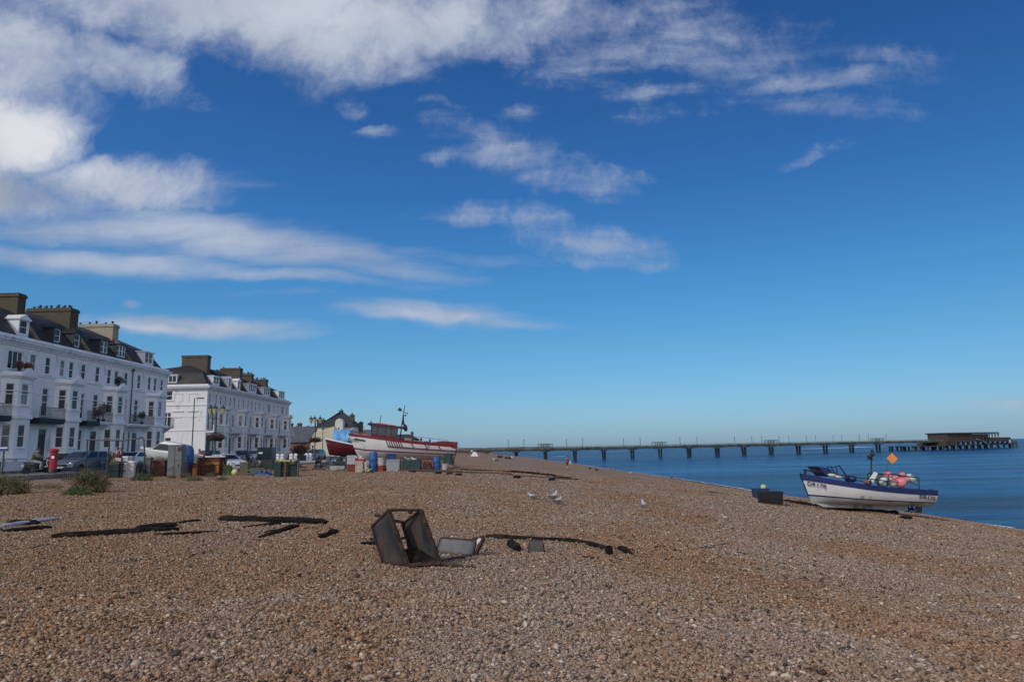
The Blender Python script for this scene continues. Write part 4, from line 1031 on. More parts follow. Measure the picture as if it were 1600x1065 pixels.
# propeller frame, propeller, rudder
mb = MB(); x0, x1 = LB - .78, LB - .1
mb.beam((x0, 0, -.88), (x0, 0, -1.20), .04); mb.beam((x1, 0, -.80), (x1, 0, -1.16), .04); mb.beam((x0 - .2, 0, -1.20), (x1, 0, -1.18), .05, .03); mb.build('skeg_frame', M_GREENR, BB)
mb = MB()
for k in range(3): mb.box((x0 + .18, math.sin(k * 2.09) * .09, -1.03 + math.cos(k * 2.09) * .08), (.03, .10, .17), rot=Matrix.Rotation(-k * 2.09, 3, 'X'))
mb.lathe((x0 + .05, 0, -1.03), [(.04, 0), (.04, .2), (.01, .26)], 8, axis=Matrix.Rotation(rad(90), 3, 'Y')); mb.build('propeller', M_DARK, BB)
mb = MB(); mb.bx(x0 + .38, x0 + .62, -.02, .02, -1.17, -.9); mb.tube([(x0 + .5, 0, -.9), (x0 + .5, 0, -.7)], .025); mb.build('rudder', M_DARK, BB)
# bow hatch (navy spray hood), winch frame, hauler
mb = MB(); mb.prism([(.50, .42), (1.05, .42), (1.42, .10), (.98, .0)], -.55, .45, 'y'); mb.build('spray_hood', M_NAVY, BB)
mb = MB(); mb.ball((1.25, -.55, .10), (.26, .16, .10), 10); mb.ball((1.5, -.6, .05), (.22, .14, .09), 10); mb.build('cover_bundle', mat('pale_canvas', (.55, .55, .5), .8, .1), BB, smooth=60)
mb = MB(); mb.tube([(1.55, -.45, .12), (1.5, -.45, .52), (1.58, -.45, .60), (1.7, -.45, .52), (2.0, -.5, .12)], .035, 6); mb.tube([(1.55, .3, .1), (1.5, .3, .5), (1.7, .3, .5), (2.0, .3, .1)], .03, 6); mb.beam((1.52, -.45, .5), (1.52, .3, .5), .04); mb.build('winch_frame', M_NAVY, BB, smooth=40)
mb = MB(); mb.lathe((2.12, -.75, .04), [(.17, 0), (.17, .06), (.10, .09), (.10, .26), (.17, .29), (.17, .36)], 14, axis=Matrix.Rotation(rad(90), 3, 'X').transposed()); mb.ball((2.12, -.75, .04), (.2, .2, .17), 12); mb.build('rope_winch', M_NAVY, BB, smooth=40)
mb = MB(); zt = [.06, -.02, -.1, -.14]
for sg in (-1,):
    yy = sg * .98; mb.tube([(.08, -.05, .22), (.9, yy * .55, .19), (2.3, yy, .12), (3.82, yy, .12)], .028, 6)
    for x in (2.9, 3.75): mb.beam((x, yy, -.06), (x, yy, .08), .05)
    mb.bx(.1, .2, -.08, .0, -.1, .25)
mb.tube([(.08, .05, .22), (.9, .55, .19), (2.3, .98, .10), (3.9, .98, .02)], .02, 6); mb.build('hand_rail', M_GREENR, BB, smooth=40)
# stern frame
mb = MB()
for sg in (-.95, .6):
    mb.tube([(3.82, sg, -.10), (3.82, sg, .42), (3.90, sg, .46), (5.45, sg * .9, .46), (5.5, sg * .9, -.12)], .028, 6); mb.beam((3.82, sg, .14), (5.48, sg * .9, .14), .03)
mb.beam((3.84, -.95, .44), (3.84, .6, .44), .04); mb.build('stern_frame', M_GREENR, BB, smooth=40)
mb = MB(); mb.tube([(3.52, -.1, -.4), (3.52, -.1, 1.45)], .04, 8); mb.beam((3.52, -.25, 1.1), (3.52, .25, 1.1), .04); mb.build('mast', M_DARK, BB, smooth=40)
mb = MB(); mb.ball((3.40, -.15, 1.22), (.13, .12, .10), 10); mb.ball((3.56, -.1, 1.36), (.09, .09, .14), 10); mb.ball((3.54, -.1, 1.52), (.06, .06, .10), 8); mb.build('lamp_cluster', M_BLACK, BB, smooth=60)
mb = MB(); mb.prism([(3.05, -.12), (3.45, .50), (3.60, .44), (3.32, -.12)], -.5, -.42, 'y'); mb.build('white_panel', M_FRAME, BB)
mb = MB(); mb.ball((3.62, -.55, .12), (.13, .14, .26), 10); mb.ball((3.75, -.4, -.0), (.12, .14, .14), 10); mb.build('net_heap', mat('net_green', (.05, .07, .035), .9, .4, 12), BB, smooth=60)
mb = MB(); mb.ball((3.05, -.55, -.04), (.24, .16, .12), 10); mb.build('brown_bundle', mat('brown_canvas', (.16, .10, .08), .9, .3, 8), BB, smooth=60)
mb = MB(); mb.lathe((LB + .12, -.35, -.22), [(.12, 0), (.14, .05), (.14, .16), (.1, .2)], 10, axis=Matrix.Rotation(rad(90), 3, 'Y')); mb.bx(LB + .04, LB + .2, -.4, -.3, -.2, .0); mb.build('stern_roller', M_BLACK, BB, smooth=40)
# pennant pole with its orange flag
mb = MB(); mb.tube([(3.7, -.5, -.2), (4.12, -.5, 1.0), (4.28, -.5, 1.5)], .012, 5); pl_ = mb.build('flag_pole', M_DARK, BB)
mb = MB(); mb.prism([(4.42, 1.00), (4.78, .78 + .5), (4.70, .72), (4.98, 1.02)] if False else [(4.02, 1.20), (4.30, 1.50), (4.60, 1.26), (4.32, .97)], -.53, -.50, 'y'); mb.build('orange_flag', mat('flag_orange', (.85, .30, .06), .7, .1), pl_)
def side_y(rings, x, s):
    for a, b in zip(rings[:-1], rings[1:]):
        if a[s][0] <= x <= b[s][0]:
            k_ = (x - a[s][0]) / max(1e-6, b[s][0] - a[s][0]); return a[s][1] + (b[s][1] - a[s][1]) * k_
    return rings[-1][s][1]
for x, z, sz, yw in ((.20, -.50, .25, None), (LB - 1.02, -.50, .25, None)):
    ya = side_y(rg, x, 14) + .01; yb = side_y(rg, x + .62, 14) + .01; ya = max(ya, yb) if x > 1 else ya; yb = ya if x > 1 else yb
    text_mesh(BB, 'DR178', .27, (x, -ya - .03, z), (rad(90 - 4), rad(4 if x < 1 else 3), -math.atan2(yb - ya, .55)), M_TXT)
# pink and white buoys in the stern: separate things lying in the boat
M_PINK = mat('buoy_pink', (.86, .17, .19), .45, .12, 3, col2=(.55, .25, .25)); M_PINKD = mat('buoy_faded_red', (.55, .10, .13), .5, .15, 3, col2=(.45, .32, .32), c2amt=.5); M_BUOYW = mat('buoy_white', (.62, .66, .62), .5, .08, 3, col2=(.35, .38, .34)); M_BUOYB = mat('buoy_beige', (.40, .33, .24), .6, .1, 3)
M_BUOYG = mat('buoy_pale_green', (.42, .60, .22), .5, .1, 3)
def buoy(label, loc, r, m, group):
    r *= 1.1; t = thing('buoy', label, 'buoy', loc, group=group)
    b = MB(); b.ball((0, 0, 0), (r, r, r * 1.04), 20); b.build('float', m, t, smooth=180)
    e_ = MB(); e_.lathe((0, 0, r * .95), [(r * .28, 0), (r * .22, r * .16), (r * .12, r * .25)], 10); e_.tube([(-.02, 0, r * 1.1), (0, 0, r * 1.28), (.03, 0, r * 1.1)], r * .06, 6); e_.build('eye', M_NAVY, t, smooth=50)
    return t
for px, py, r_, m, lab in ((1387, 746, .19, M_PINK, 'bright pink buoy, topmost at the left of the pile in the stern'), (1398, 750, .16, M_PINKD, 'faded red buoy between two brighter pink ones'), (1409, 745, .15, M_PINKD, 'dull reddish buoy at the top back of the pile'),
                           (1407.5, 756.5, .235, M_PINK, 'largest bright pink buoy at the front of the pile'), (1416.5, 752, .15, M_PINKD, 'small red buoy beside the white ones at the stern'), (1381.5, 756, .20, M_BUOYW, 'white buoy at the left end of the pile in the stern'),
                           (1395, 758.5, .15, M_BUOYB, 'beige buoy low in the middle of the pile'), (1391, 752.5, .11, M_BUOYB, 'smallest pale buoy wedged in the middle of the pile'), (1421, 749, .16, M_BUOYW, 'white buoy behind the small red one at the stern'), (1425.5, 752, .15, M_BUOYW, 'white buoy at the far right end of the pile')):
    dpt = {1387: 34.0, 1398: 33.9, 1409: 34.2, 1407.5: 33.55, 1416.5: 33.9, 1381.5: 33.5, 1395: 33.5, 1391: 33.8, 1421: 34.2, 1425.5: 34.0}[px]
    buoy(lab, at(px, py - 3.4, dpt - .15), r_, m, 'buoys piled in the stern of the blue and white boat')

# --- big red and white boat on the promenade edge
bow = at(545.8, 676.5, 61.5); stern = at(711, 695, 63.5); fwd = stern - bow; LR = fwd.length; yaw = math.atan2(fwd.y, fwd.x); pit = math.asin(-fwd.z / LR)
RB = thing('fishing_boat', 'large white fishing boat with dark red rails and a glazed wheelhouse', 'boat', bow, rot=(0, pit, yaw))
bmr = lambda t: min(1, .03 + 1.0 * math.sin(min(1, t / .5) * math.pi / 2)) * (1 if t < .75 else 1 - (t - .75) * .6)
hl, rr = hull(RB, LR, 3.1, lambda t: -.12 - .10 * math.sin(t * math.pi) + .0 * t, lambda t: -2.25 + .85 * t + .25 * max(0, .15 - t) * 4, bmr, 1.15, lambda s: 1 if s < .38 else 0, [M_HULLW, M_HULLB, M_DECK], rows=18, deckdrop=.55)
mb = MB()
for sg in (-1, 1):
    a = [[(r[-1][0], sg * (r[-1][1] + .02), r[-1][2] - .10), (r[-1][0] - (.08 if i < 2 else 0), sg * (r[-1][1] + .04), r[-1][2] + .12), (r[-1][0], sg * max(.01, r[-1][1] - .05), r[-1][2] + .12), (r[-1][0], sg * max(.01, r[-1][1] - .06), r[-1][2] - .1)] for i, r in enumerate(rr)]
    mb.loft(a, 0)
mb.prism([(LR - 2.3, -.02), (LR - 1.3, .22), (LR + .02, .26), (LR + .02, -.35), (LR - 2.3, -.12)], -1.36, -1.28, 'y'); mb.prism([(LR - 2.3, -.02), (LR - 1.3, .22), (LR + .02, .26), (LR + .02, -.35), (LR - 2.3, -.12)], 1.28, 1.36, 'y')
mb.bx(LR, LR + .06, -1.3, 1.3, -.5, .26)
mb.build('bulwark', M_REDP, RB, smooth=30)
for idx, i0, nm in ((9, 0, 'lower_strake'), (13, 8, 'upper_strake')):
    mb = MB(); rail_along(mb, rr, idx, .03, .07, .10, 0, i0=i0); mb.build(nm, M_MAROON, RB)
mb = MB()   # slanting fender bars on the side
def sp(x, s): 
    return -(side_y(rr, x, s) + .03)
def zz(x, s):
    for a, b in zip(rr[:-1], rr[1:]):
        if a[s][0] <= x <= b[s][0]: return a[s][2] + (b[s][2] - a[s][2]) * (x - a[s][0]) / max(1e-6, b[s][0] - a[s][0])
    return rr[-1][s][2]
for x in [3.25 + k * .21 for k in range(7)] + [5.5, 6.7, 7.9]:
    mb.beam((x, sp(x, 18), zz(x, 18) - .1), (x + .28, sp(x + .28, 13), zz(x + .28, 13)), .05, .06)
mb.build('fender_bar', M_MAROON, RB)
mb = MB(); mb.bx(LR - .03, LR + .1, -.1, .1, -1.85, .1); mb.bx(LR - .04, LR + .04, -1.3, -1.2, -1.0, .2); mb.build('rudder_post', M_MAROON, RB)
mb = MB(); mb.beam((.50, sp(.5, 16) - .02, zz(.5, 16) - .05), (1.45, sp(1.45, 16) - .02, zz(1.45, 16) - .08), .03, .13, up=(0, 0, 1)); mb.build('name_board', M_TXT, RB)
mb = MB(); mb.prism([(1.2, -2.35), (LR - .3, -1.5), (LR - .3, -1.85), (1.8, -2.55)], -.08, .08, 'y'); mb.build('keel', M_HULLB, RB)
# wheelhouse
WH = MB(); w0, w1, ww, zb, zt = 1.95, 4.2, .95, -.3, .95
P4 = lambda x, y, z: (x, y, z)
fx = .12
for sg in (-1, 1):
    WH.bx(w0, w1, sg * ww - .03, sg * ww + .03, zb, .12)
    for x in (w0 + .02, 2.42, 3.1, 3.62, w1 - .04): WH.beam((x, sg * ww, .12), (x + (-.18 if x < w0 + .1 else 0), sg * ww, zt), .07, .06)
WH.bx(w0 - .02, w0 + .04, -ww, ww, zb, .12); WH.bx(w1 - .04, w1, -ww, ww, zb, .12)
for y in (-.32, .32): WH.beam((w0 + .02, y, .12), (w0 - .16, y, zt), .06)
wh = WH.build('wheelhouse', M_MAROON, RB)
g = MB()
for sg in (-1, 1): g.quad((w0, sg * (ww - .01), .12), (w1, sg * (ww - .01), .12), (w1, sg * (ww - .01), zt), (w0 - .16, sg * (ww - .01), zt))
g.quad((w0, -ww, .12), (w0, ww, .12), (w0 - .16, ww, zt), (w0 - .16, -ww, zt)); g.quad((w1 - .01, -ww, .12), (w1 - .01, ww, .12), (w1 - .01, ww, zt), (w1 - .01, -ww, zt)); g.build('window', mat('wheelhouse_glass', (.05, .055, .07), .08, .6, 1.5), wh, fixn=False)
mb = MB(); mb.prism([(w0 - .5, zt), (w1 + .55, zt), (w1 + .5, zt + .12), (w0 - .35, zt + .16)], -ww - .14, ww + .14, 'y'); mb.build('wheelhouse_roof', M_MAROON, wh)
mb = MB(); mb.bx(2.2, 3.3, -.5, .4, zt + .15, zt + .24); mb.bx(3.45, 3.95, -.3, .4, zt + .15, zt + .22); mb.build('life_raft', mat('pale_red', (.5, .2, .18), .6), wh)
mb = MB(); mb.tube([(2.55, 0, zt + .1), (2.55, 0, zt + .95)], .035, 6); mb.tube([(1.75, 0, zt - .1), (1.75, 0, zt + .4)], .05, 6); mb.build('aerial', M_DARK, wh)
mb = MB(); mb.tube([(4.55, 0, -.6), (4.5, 0, 1.2), (4.55, 0, 3.05)], [.06, .05, .03], 8); mb.beam((4.3, 0, 2.55), (4.85, 0, 2.35), .04); mb.build('mast', M_DARK, RB, smooth=40)
mb = MB(); mb.box((4.15, 0, 2.62), (.30, .24, .26), rot=Matrix.Rotation(.5, 3, 'Y')); mb.box((4.72, 0, 2.15), (.16, .1, .14)); mb.box((4.86, 0, 2.36), (.12, .1, .12)); mb.build('radar_reflector', M_DARK, RB)
mb = MB(); mb.tube([(4.52, 0, 2.2), (4.56, .02, 1.7), (4.66, .03, 1.3)], [.06, .09, .11], 8); mb.ball((4.86, .02, 1.05), (.20, .06, .34), 10, rot=Matrix.Rotation(-.35, 3, 'Y')); mb.build('furled_flag', M_BLACK, RB, smooth=60)
mb = MB()   # deck gear and rails aft
for x in (4.7, 5.5, 6.3, 7.1, 7.9, 8.7): mb.beam((x, -1.35, -.1), (x, -1.35, .32), .035)
mb.beam((4.7, -1.35, .32), (8.7, -1.35, .32), .03); mb.build('guard_rail', M_DARK, RB)
mb = MB(); mb.bx(4.9, 5.5, -.6, .5, -.5, .15); mb.bx(5.7, 6.6, -.8, .6, -.5, -.02); mb.bx(.7, 1.6, -.4, .4, -.5, .1); mb.build('deck_box', mat('deck_gear', (.33, .24, .20), .8, .3, 4), RB)
mb = MB(); mb.tube([(.15, -.1, .18), (.9, -.62, .16), (1.6, -1.0, .12)], .035, 6); mb.tube([(.15, .1, .18), (.9, .62, .16), (1.6, 1.0, .12)], .035, 6); mb.build('bow_rail', M_REDP, RB)
# --- small red hulled boat behind it
bow = at(507.5, 687.5, 68); stern = at(600, 702, 72); fwd = stern - bow; L3 = fwd.length; yaw = math.atan2(fwd.y, fwd.x); pit = math.asin(-fwd.z / L3)
RB2 = thing('fishing_boat', 'dark red hulled boat with a white rim behind the big white boat', 'boat', bow, rot=(0, pit, yaw))
hl, r3 = hull(RB2, L3, 2.3, lambda t: .18 * (1 - t) ** 3 - .1 * math.sin(t * 3.14), lambda t: -1.35 + .15 * t, bmr, .7, lambda s: 0, [M_MAROON, M_DECK], rows=10)
mb = MB()
for sg in (-1, 1):
    a = [[(r[-1][0] - (.04 if i == 0 else 0), sg * (r[-1][1] + .05), r[-1][2] - .07), (r[-1][0] - (.04 if i == 0 else 0), sg * (r[-1][1] + .05), r[-1][2] + .07), (r[-1][0], sg * max(.01, r[-1][1] - .08), r[-1][2] + .07)] for i, r in enumerate(r3)]; mb.loft(a, 0)
mb.tube([(r3[0][j][0] - .03, 0, r3[0][j][2]) for j in range(0, 11)], .05, 6)
mb.build('gunwale', M_FRAME, RB2, smooth=40)
mb = MB(); mb.bx(2.5, 2.9, -.5, .5, -.1, .6); mb.build('engine_box', M_GREENR, RB2)
# blue tarpaulin draped over a frame on it
bt = at(536, 690, 70.5)
M_TARP = mat('tarpaulin_blue', (.13, .36, .68), .45, .15, 2, col2=(.25, .50, .78), c2amt=.5, c2scale=1.2)
mb = MB(); N_ = 9; rows_ = []
for i in range(N_ + 1):
    u_ = i / N_; row = []
    for j in range(13):
        v_ = j / 12; x = -.85 + 1.75 * u_; w_ = .06 * math.sin(u_ * 17 + v_ * 5) + .05 * math.sin(v_ * 23 + u_ * 3)
        if v_ < .35: p = (x, -.75 - .05 + w_ * .6, -.1 + 1.25 * v_ / .35)
        elif v_ < .65: p = (x + .1, -.75 + 1.5 * (v_ - .35) / .3, 1.18 + w_ * .6 + .06 * math.sin((v_ - .35) / .3 * 3.14))
        else: p = (x, .75 + w_ * .6, 1.15 - 1.2 * (v_ - .65) / .35)
        row.append(p)
    rows_.append(row)
mb.loft(rows_, 0); mb.add([rows_[0][j] for j in range(13)], [tuple(range(13))]); mb.add([rows_[-1][j] for j in range(13)], [tuple(range(13))])
tag(mb.build('tarpaulin', M_TARP, smooth=60, loc=bt), 'bright blue tarpaulin draped over gear on the dark red boat', 'tarpaulin')

# --- white cabin dinghy among the gear
bow = at(220, 701, 50.5); stern = at(309, 708, 50.0); fwd = stern - bow; L4 = fwd.length; yaw = math.atan2(fwd.y, fwd.x)
M_GEL = mat('gelcoat', (.62, .63, .60), .35, .06, 1, col2=(.42, .42, .38), c2amt=.3)
CB = thing('cabin_boat', 'small white cabin boat with a raised bow behind the grey steel locker', 'boat', bow, rot=(0, .10, yaw))
hl, r4 = hull(CB, L4, 1.8, lambda t: .12 * (1 - t) ** 2 - .12 * t, lambda t: -.78 + .1 * t - .0, bmr, .95, lambda s: 0, [M_GEL, M_GEL], rows=10, deckdrop=.02)
mb = MB(); rail_along(mb, r4, 10, .02, .05, .07, 0); mb.build('gunwale', M_FRAME, CB)
mb = MB(); mb.add([(1.05, -.55, -.05), (1.05, .55, -.05), (3.7, .62, -.15), (3.7, -.62, -.15), (1.75, -.45, .62), (1.75, .45, .62), (3.5, .5, .55), (3.5, -.5, .55), (2.1, -.42, .70), (2.1, .42, .70), (3.3, .45, .62), (3.3, -.45, .62)],
    [(0, 1, 5, 4), (0, 4, 7, 3), (1, 2, 6, 5), (3, 7, 6, 2), (4, 5, 9, 8), (7, 4, 8, 11), (5, 6, 10, 9), (6, 7, 11, 10), (8, 9, 10, 11)]); cb = mb.build('cabin', M_GEL, CB, bevel=.04)
mb = MB(); mb.add([(1.28, -.575, .1), (2.55, -.60, .08), (2.45, -.51, .50), (1.72, -.485, .52)], [(0, 1, 2, 3)]); mb.add([(2.65, -.605, .08), (3.4, -.62, .05), (3.3, -.53, .46), (2.6, -.515, .50)], [(0, 1, 2, 3)]); mb.add([(1.17, -.42, .1), (1.17, .42, .1), (1.62, .36, .52), (1.62, -.36, .52)], [(0, 1, 2, 3)]); mb.build('cabin_window', M_GLASS, cb)

# ------------------------------------------------------------------ people
M_SKIN = mat('skin', (.42, .26, .19), .6, .08); M_HAIR = mat('hair_dark', (.035, .022, .016), .7, .3)
def cloth(n, c): return mat(n, c, .85, .15, 6)
def skin_obj(name, pts, edges, m, parent, sub=1):
    keys = list(pts); me = bpy.data.meshes.new(name); me.from_pydata([pts[k][0] for k in keys], [(keys.index(a), keys.index(b)) for a, b in edges], [])
    me.materials.append(m); o = bpy.data.objects.new(name, me); COL.objects.link(o); o.parent = parent
    md = o.modifiers.new('skin', 'SKIN'); md.use_smooth_shade = True
    if not me.skin_vertices: 
        bm = bmesh.new(); bm.from_mesh(me); bm.verts.layers.skin.verify(); bm.to_mesh(me); bm.free()
    for i, k in enumerate(keys):
        r = pts[k][1]; sv = me.skin_vertices[0].data[i]; sv.radius = (r, r) if not isinstance(r, tuple) else r; sv.use_root = (i == 0)
    ss = o.modifiers.new('smooth', 'SUBSURF'); ss.levels = sub; ss.render_levels = sub
    return o
def person(label, loc, rz, J, top, legs, bulk=0.0, skin=M_SKIN, hair=M_HAIR, shorts=False, cap=None, sleeves=True, group=None, fingers=True, shoes=None, scale=1.0, bare=False):
    """J: joint positions (local, facing +y). A single skin surface for the body; clothes and hair are children."""
    T = thing('person', label, 'person', loc, rz=rz, group=group); T.scale = (scale,) * 3
    V = Vector
    P = {'pelvis': (J['pelvis'], (.13, .10)), 'waist': (J['waist'], (.12, .09)), 'chest': (J['chest'], (.155, .105)), 'neck': (J['neck'], .055), 'jaw': (tuple(V(J['head']) - V((0, 0, .06))), .070), 'head': (J['head'], (.085, .095)), 'crown': (tuple(V(J['head']) + V((0, -.005, .075))), .070),
         'nose': (tuple(V(J['head']) + V((0, .105, -.01))), .014)}
    E = [('pelvis', 'waist'), ('waist', 'chest'), ('chest', 'neck'), ('neck', 'jaw'), ('jaw', 'head'), ('head', 'crown'), ('head', 'nose')]
    for s in ('l', 'r'):
        P['sh' + s] = (J['sh' + s], .058); P['el' + s] = (J['el' + s], .042); P['wr' + s] = (J['wr' + s], .028); 
        d = (V(J['wr' + s]) - V(J['el' + s])).normalized(); sd = d.cross(V((0, 0, 1))); sd = sd.normalized() if sd.length > .1 else V((1, 0, 0))
        pm = V(J['wr' + s]) + d * .07; P['pm' + s] = (tuple(pm), (.036, .02))
        E += [('chest', 'sh' + s), ('sh' + s, 'el' + s), ('el' + s, 'wr' + s), ('wr' + s, 'pm' + s)]
        if fingers:
            for k in range(4):
                f1 = pm + sd * (k - 1.5) * .018 + d * .045; f2 = f1 + (d * .7 + V((0, 0, -.5))).normalized() * (.035 + .006 * (k in (1, 2)))
                P[f'f{s}{k}a'] = (tuple(f1), .009); P[f'f{s}{k}b'] = (tuple(f2), .008); E += [('pm' + s, f'f{s}{k}a'), (f'f{s}{k}a', f'f{s}{k}b')]
            t1 = V(J['wr' + s]) + d * .035 + sd * .045; P['t' + s] = (tuple(t1 + d * .03), .010); E.append(('wr' + s, 't' + s))
        P['hp' + s] = (J['hp' + s], .085); P['kn' + s] = (J['kn' + s], .056); P['an' + s] = (J['an' + s], .038); P['to' + s] = (J['to' + s], (.042, .025))
        E += [('pelvis', 'hp' + s), ('hp' + s, 'kn' + s), ('kn' + s, 'an' + s), ('an' + s, 'to' + s)]
    body = skin_obj('body', P, E, skin, T, 2)
    g = .022 + bulk
    C = {k: (P[k][0], tuple(x + g for x in P[k][1]) if isinstance(P[k][1], tuple) else P[k][1] + g) for k in ('waist', 'chest', 'shl', 'shr', 'ell', 'elr')}
    C['hem'] = (tuple(V(J['pelvis']) + V((0, 0, -.02))), (.16 + bulk, .125 + bulk)); CE = [('waist', 'hem'), ('waist', 'chest'), ('chest', 'shl'), ('chest', 'shr'), ('shl', 'ell'), ('shr', 'elr')]
    C['col'] = (tuple(V(J['chest']).lerp(V(J['neck']), .75)), .075); CE.append(('chest', 'col'))
    if sleeves:
        for s in 'lr': C['cu' + s] = (tuple(V(J['el' + s]).lerp(V(J['wr' + s]), .92)), .042); CE.append(('el' + s, 'cu' + s))
    skin_obj('jacket' if sleeves else 'shirt', C, CE, top, T, 2)
    if not bare:
        Lg = {'pelvis': (P['pelvis'][0], (.15, .12))}; LE = []
        for s in 'lr':
            Lg['hp' + s] = (P['hp' + s][0], .105); Lg['kn' + s] = (P['kn' + s][0], .078); LE += [('pelvis', 'hp' + s), ('hp' + s, 'kn' + s)]
            if not shorts: Lg['an' + s] = (tuple(V(J['an' + s]) + V((0, 0, .05))), .06); LE.append(('kn' + s, 'an' + s))
        skin_obj('shorts' if shorts else 'trousers', Lg, LE, legs, T, 2)
    mb = MB(); h = V(J['head']); mb.ball(h + V((0, -.02, .045)), (.098, .112, .095), 14); mb.build('cap' if cap else 'hair', cap or hair, T, smooth=180)
    if shoes:
        mb = MB()
        for s in 'lr': a, b = V(J['an' + s]), V(J['to' + s]); mb.ball(a.lerp(b, .6) + V((0, 0, -.02)), (.05, .14, .05), 10, rot=Matrix.Rotation(math.atan2(-(b - a).x, (b - a).y), 3, 'Z'))
        me_ = mb; me_.build('shoe', shoes, T, smooth=180)
    return T
STAND = dict(pelvis=(0, 0, .95), waist=(0, 0, 1.08), chest=(0, 0, 1.32), neck=(0, 0, 1.48), head=(0, .02, 1.62), shl=(-.19, 0, 1.40), shr=(.19, 0, 1.40), ell=(-.25, -.02, 1.12), elr=(.25, -.02, 1.12), wrl=(-.26, .05, .88), wrr=(.26, .05, .88),
             hpl=(-.10, 0, .88), hpr=(.10, 0, .88), knl=(-.11, .02, .49), knr=(.11, .02, .49), anl=(-.12, 0, .08), anr=(.12, 0, .08), tol=(-.14, .16, .03), tor=(.14, .16, .03))
def pose(**k): d = dict(STAND); d.update(k); return d
def gz(px, py, Y): p = at(px, py, Y); return Vector((p.x, p.y, G(p.x, p.y)))
# walker by the water: head bowed, hands in front, shorts
wk = pose(head=(0, .10, 1.58), neck=(0, .05, 1.46), chest=(0, .02, 1.31), ell=(-.24, .02, 1.12), elr=(.24, .05, 1.12), wrl=(-.10, .24, 1.04), wrr=(.12, .26, 1.02), knl=(-.10, .10, .50), knr=(.11, -.02, .49), anl=(-.10, .16, .08), anr=(.12, -.20, .12), tol=(-.10, .32, .03), tor=(.12, -.06, .04))
def gp(px, py):
    z = 0.0
    for _ in range(14): q = atz(px, py, z); z = G(q.x, q.y)
    q.z = z; return q
p = gp(886.5, 733.5)
person('walker in a red and blue top, dark shorts and cap, head bowed, by the water', (p.x, p.y, G(p.x, p.y)), rad(-60), wk, cloth('red_top', (.28, .04, .06)), cloth('dark_shorts', (.02, .03, .06)), shorts=True, cap=cloth('navy_cap', (.02, .03, .09)), shoes=cloth('shoe_dark', (.04, .04, .03)))
PW_ = thing('white_towel', 'small white cloth held by the walker in the red top', 'cloth', (p.x + .32, p.y - .02, G(p.x, p.y) + .72))
mb = MB(); rows_ = [[(-.08 + .18 * v_ + .02 * math.sin(u_ * 9), .03 * math.sin(v_ * 8 + u_ * 4), .42 - .5 * u_ * (.7 + .3 * v_)) for v_ in [k / 5 for k in range(6)]] for u_ in [k / 6 for k in range(7)]]; mb.loft(rows_); o_ = mb.build('fabric', M_FRAME, PW_, smooth=60); o_.modifiers.new('solid', 'SOLIDIFY').thickness = .01
# scooter rider
ride = pose(pelvis=(0, -.22, .82), waist=(0, -.24, .97), chest=(0, -.12, 1.22), neck=(0, -.04, 1.37), head=(0, .03, 1.50), shl=(-.19, -.10, 1.30), shr=(.19, -.10, 1.30), ell=(-.29, .14, 1.08), elr=(.29, .14, 1.08), wrl=(-.26, .40, 1.02), wrr=(.26, .40, 1.02),
            hpl=(-.12, -.18, .80), hpr=(.12, -.18, .80), knl=(-.20, .26, .72), knr=(.20, .26, .72), anl=(-.18, .22, .34), anr=(.18, .22, .34), tol=(-.18, .38, .30), tor=(.18, .38, .30))
cy = at(56, 741, 45.5); cy.z = .52
ryaw = rad(-62)
M_OLIVE = cloth('olive_jacket', (.13, .125, .085)); M_PALE = cloth('pale_trousers', (.33, .33, .32))
person('rider in an olive jacket on a scooter beside the red postbox', cy, ryaw, ride, M_OLIVE, M_PALE, bulk=.05, scale=1.05, cap=mat('helmet_dark', (.05, .03, .025), .35), shoes=cloth('boots', (.03, .03, .03)))
T = thing('scooter', 'small dark and silver motor scooter being ridden past the postbox', 'scooter', cy, rz=ryaw)
M_TYRE = mat('tyre', (.012, .012, .013), .85, .2); M_CHROME = mat('bright_metal', (.55, .56, .58), .25, .05, metal=1.0)
def wheel(parent, c, r, w, ax='X', name='wheel'):
    R = Matrix.Rotation(rad(90), 3, 'Y') if ax == 'X' else Matrix.Rotation(rad(90), 3, 'X')
    mb = MB(); mb.lathe((0, 0, -w / 2), [(r * .62, 0), (r * .9, 0), (r, w * .2), (r, w * .8), (r * .9, w), (r * .62, w)], 22, axis=R); 
    wv_ = bpy.data.objects
    W_ = mb.build(name, M_TYRE, parent, smooth=35, loc=None)
    for v_ in W_.data.vertices: v_.co = v_.co
    # centre the lathe on c
    off = Vector(c) - (R @ Vector((0, 0, 0)) + Vector((0, 0, -w / 2))) - (R @ Vector((0, 0, w / 2)))
    W_.location = off
    m2 = MB(); m2.lathe((0, 0, -w / 2), [(r * .6, w * .15), (r * .2, w * .05), (.03, 0), (.03, w), (r * .2, w * .95), (r * .6, w * .85)], 16, axis=R); q = m2.build('rim', M_CHROME, W_, smooth=35)
    return W_
wheel(T, (0, -.55, .24), .24, .11); wheel(T, (0, .68, .24), .24, .10)
mb = MB(); mb.prism([(-.70, .50), (-.30, .34), (.25, .24), (.42, .28), (.52, .92), (.46, .93), (.32, .38), (.0, .38), (-.08, .66), (-.66, .70)], -.11, .11, 'x'); mb.build('body', M_BLACK, T, bevel=.03)
mb = MB(); mb.bx(-.13, .13, -.72, .02, .72, .80); mb.build('saddle', M_TYRE, T, bevel=.03)
mb = MB(); mb.tube([(0, .68, .24), (0, .52, .75), (0, .46, 1.0)], .03, 8); mb.tube([(-.3, .38, 1.03), (0, .46, 1.0), (.3, .38, 1.03)], .02, 6); mb.build('handlebar', M_CHROME, T, smooth=40)
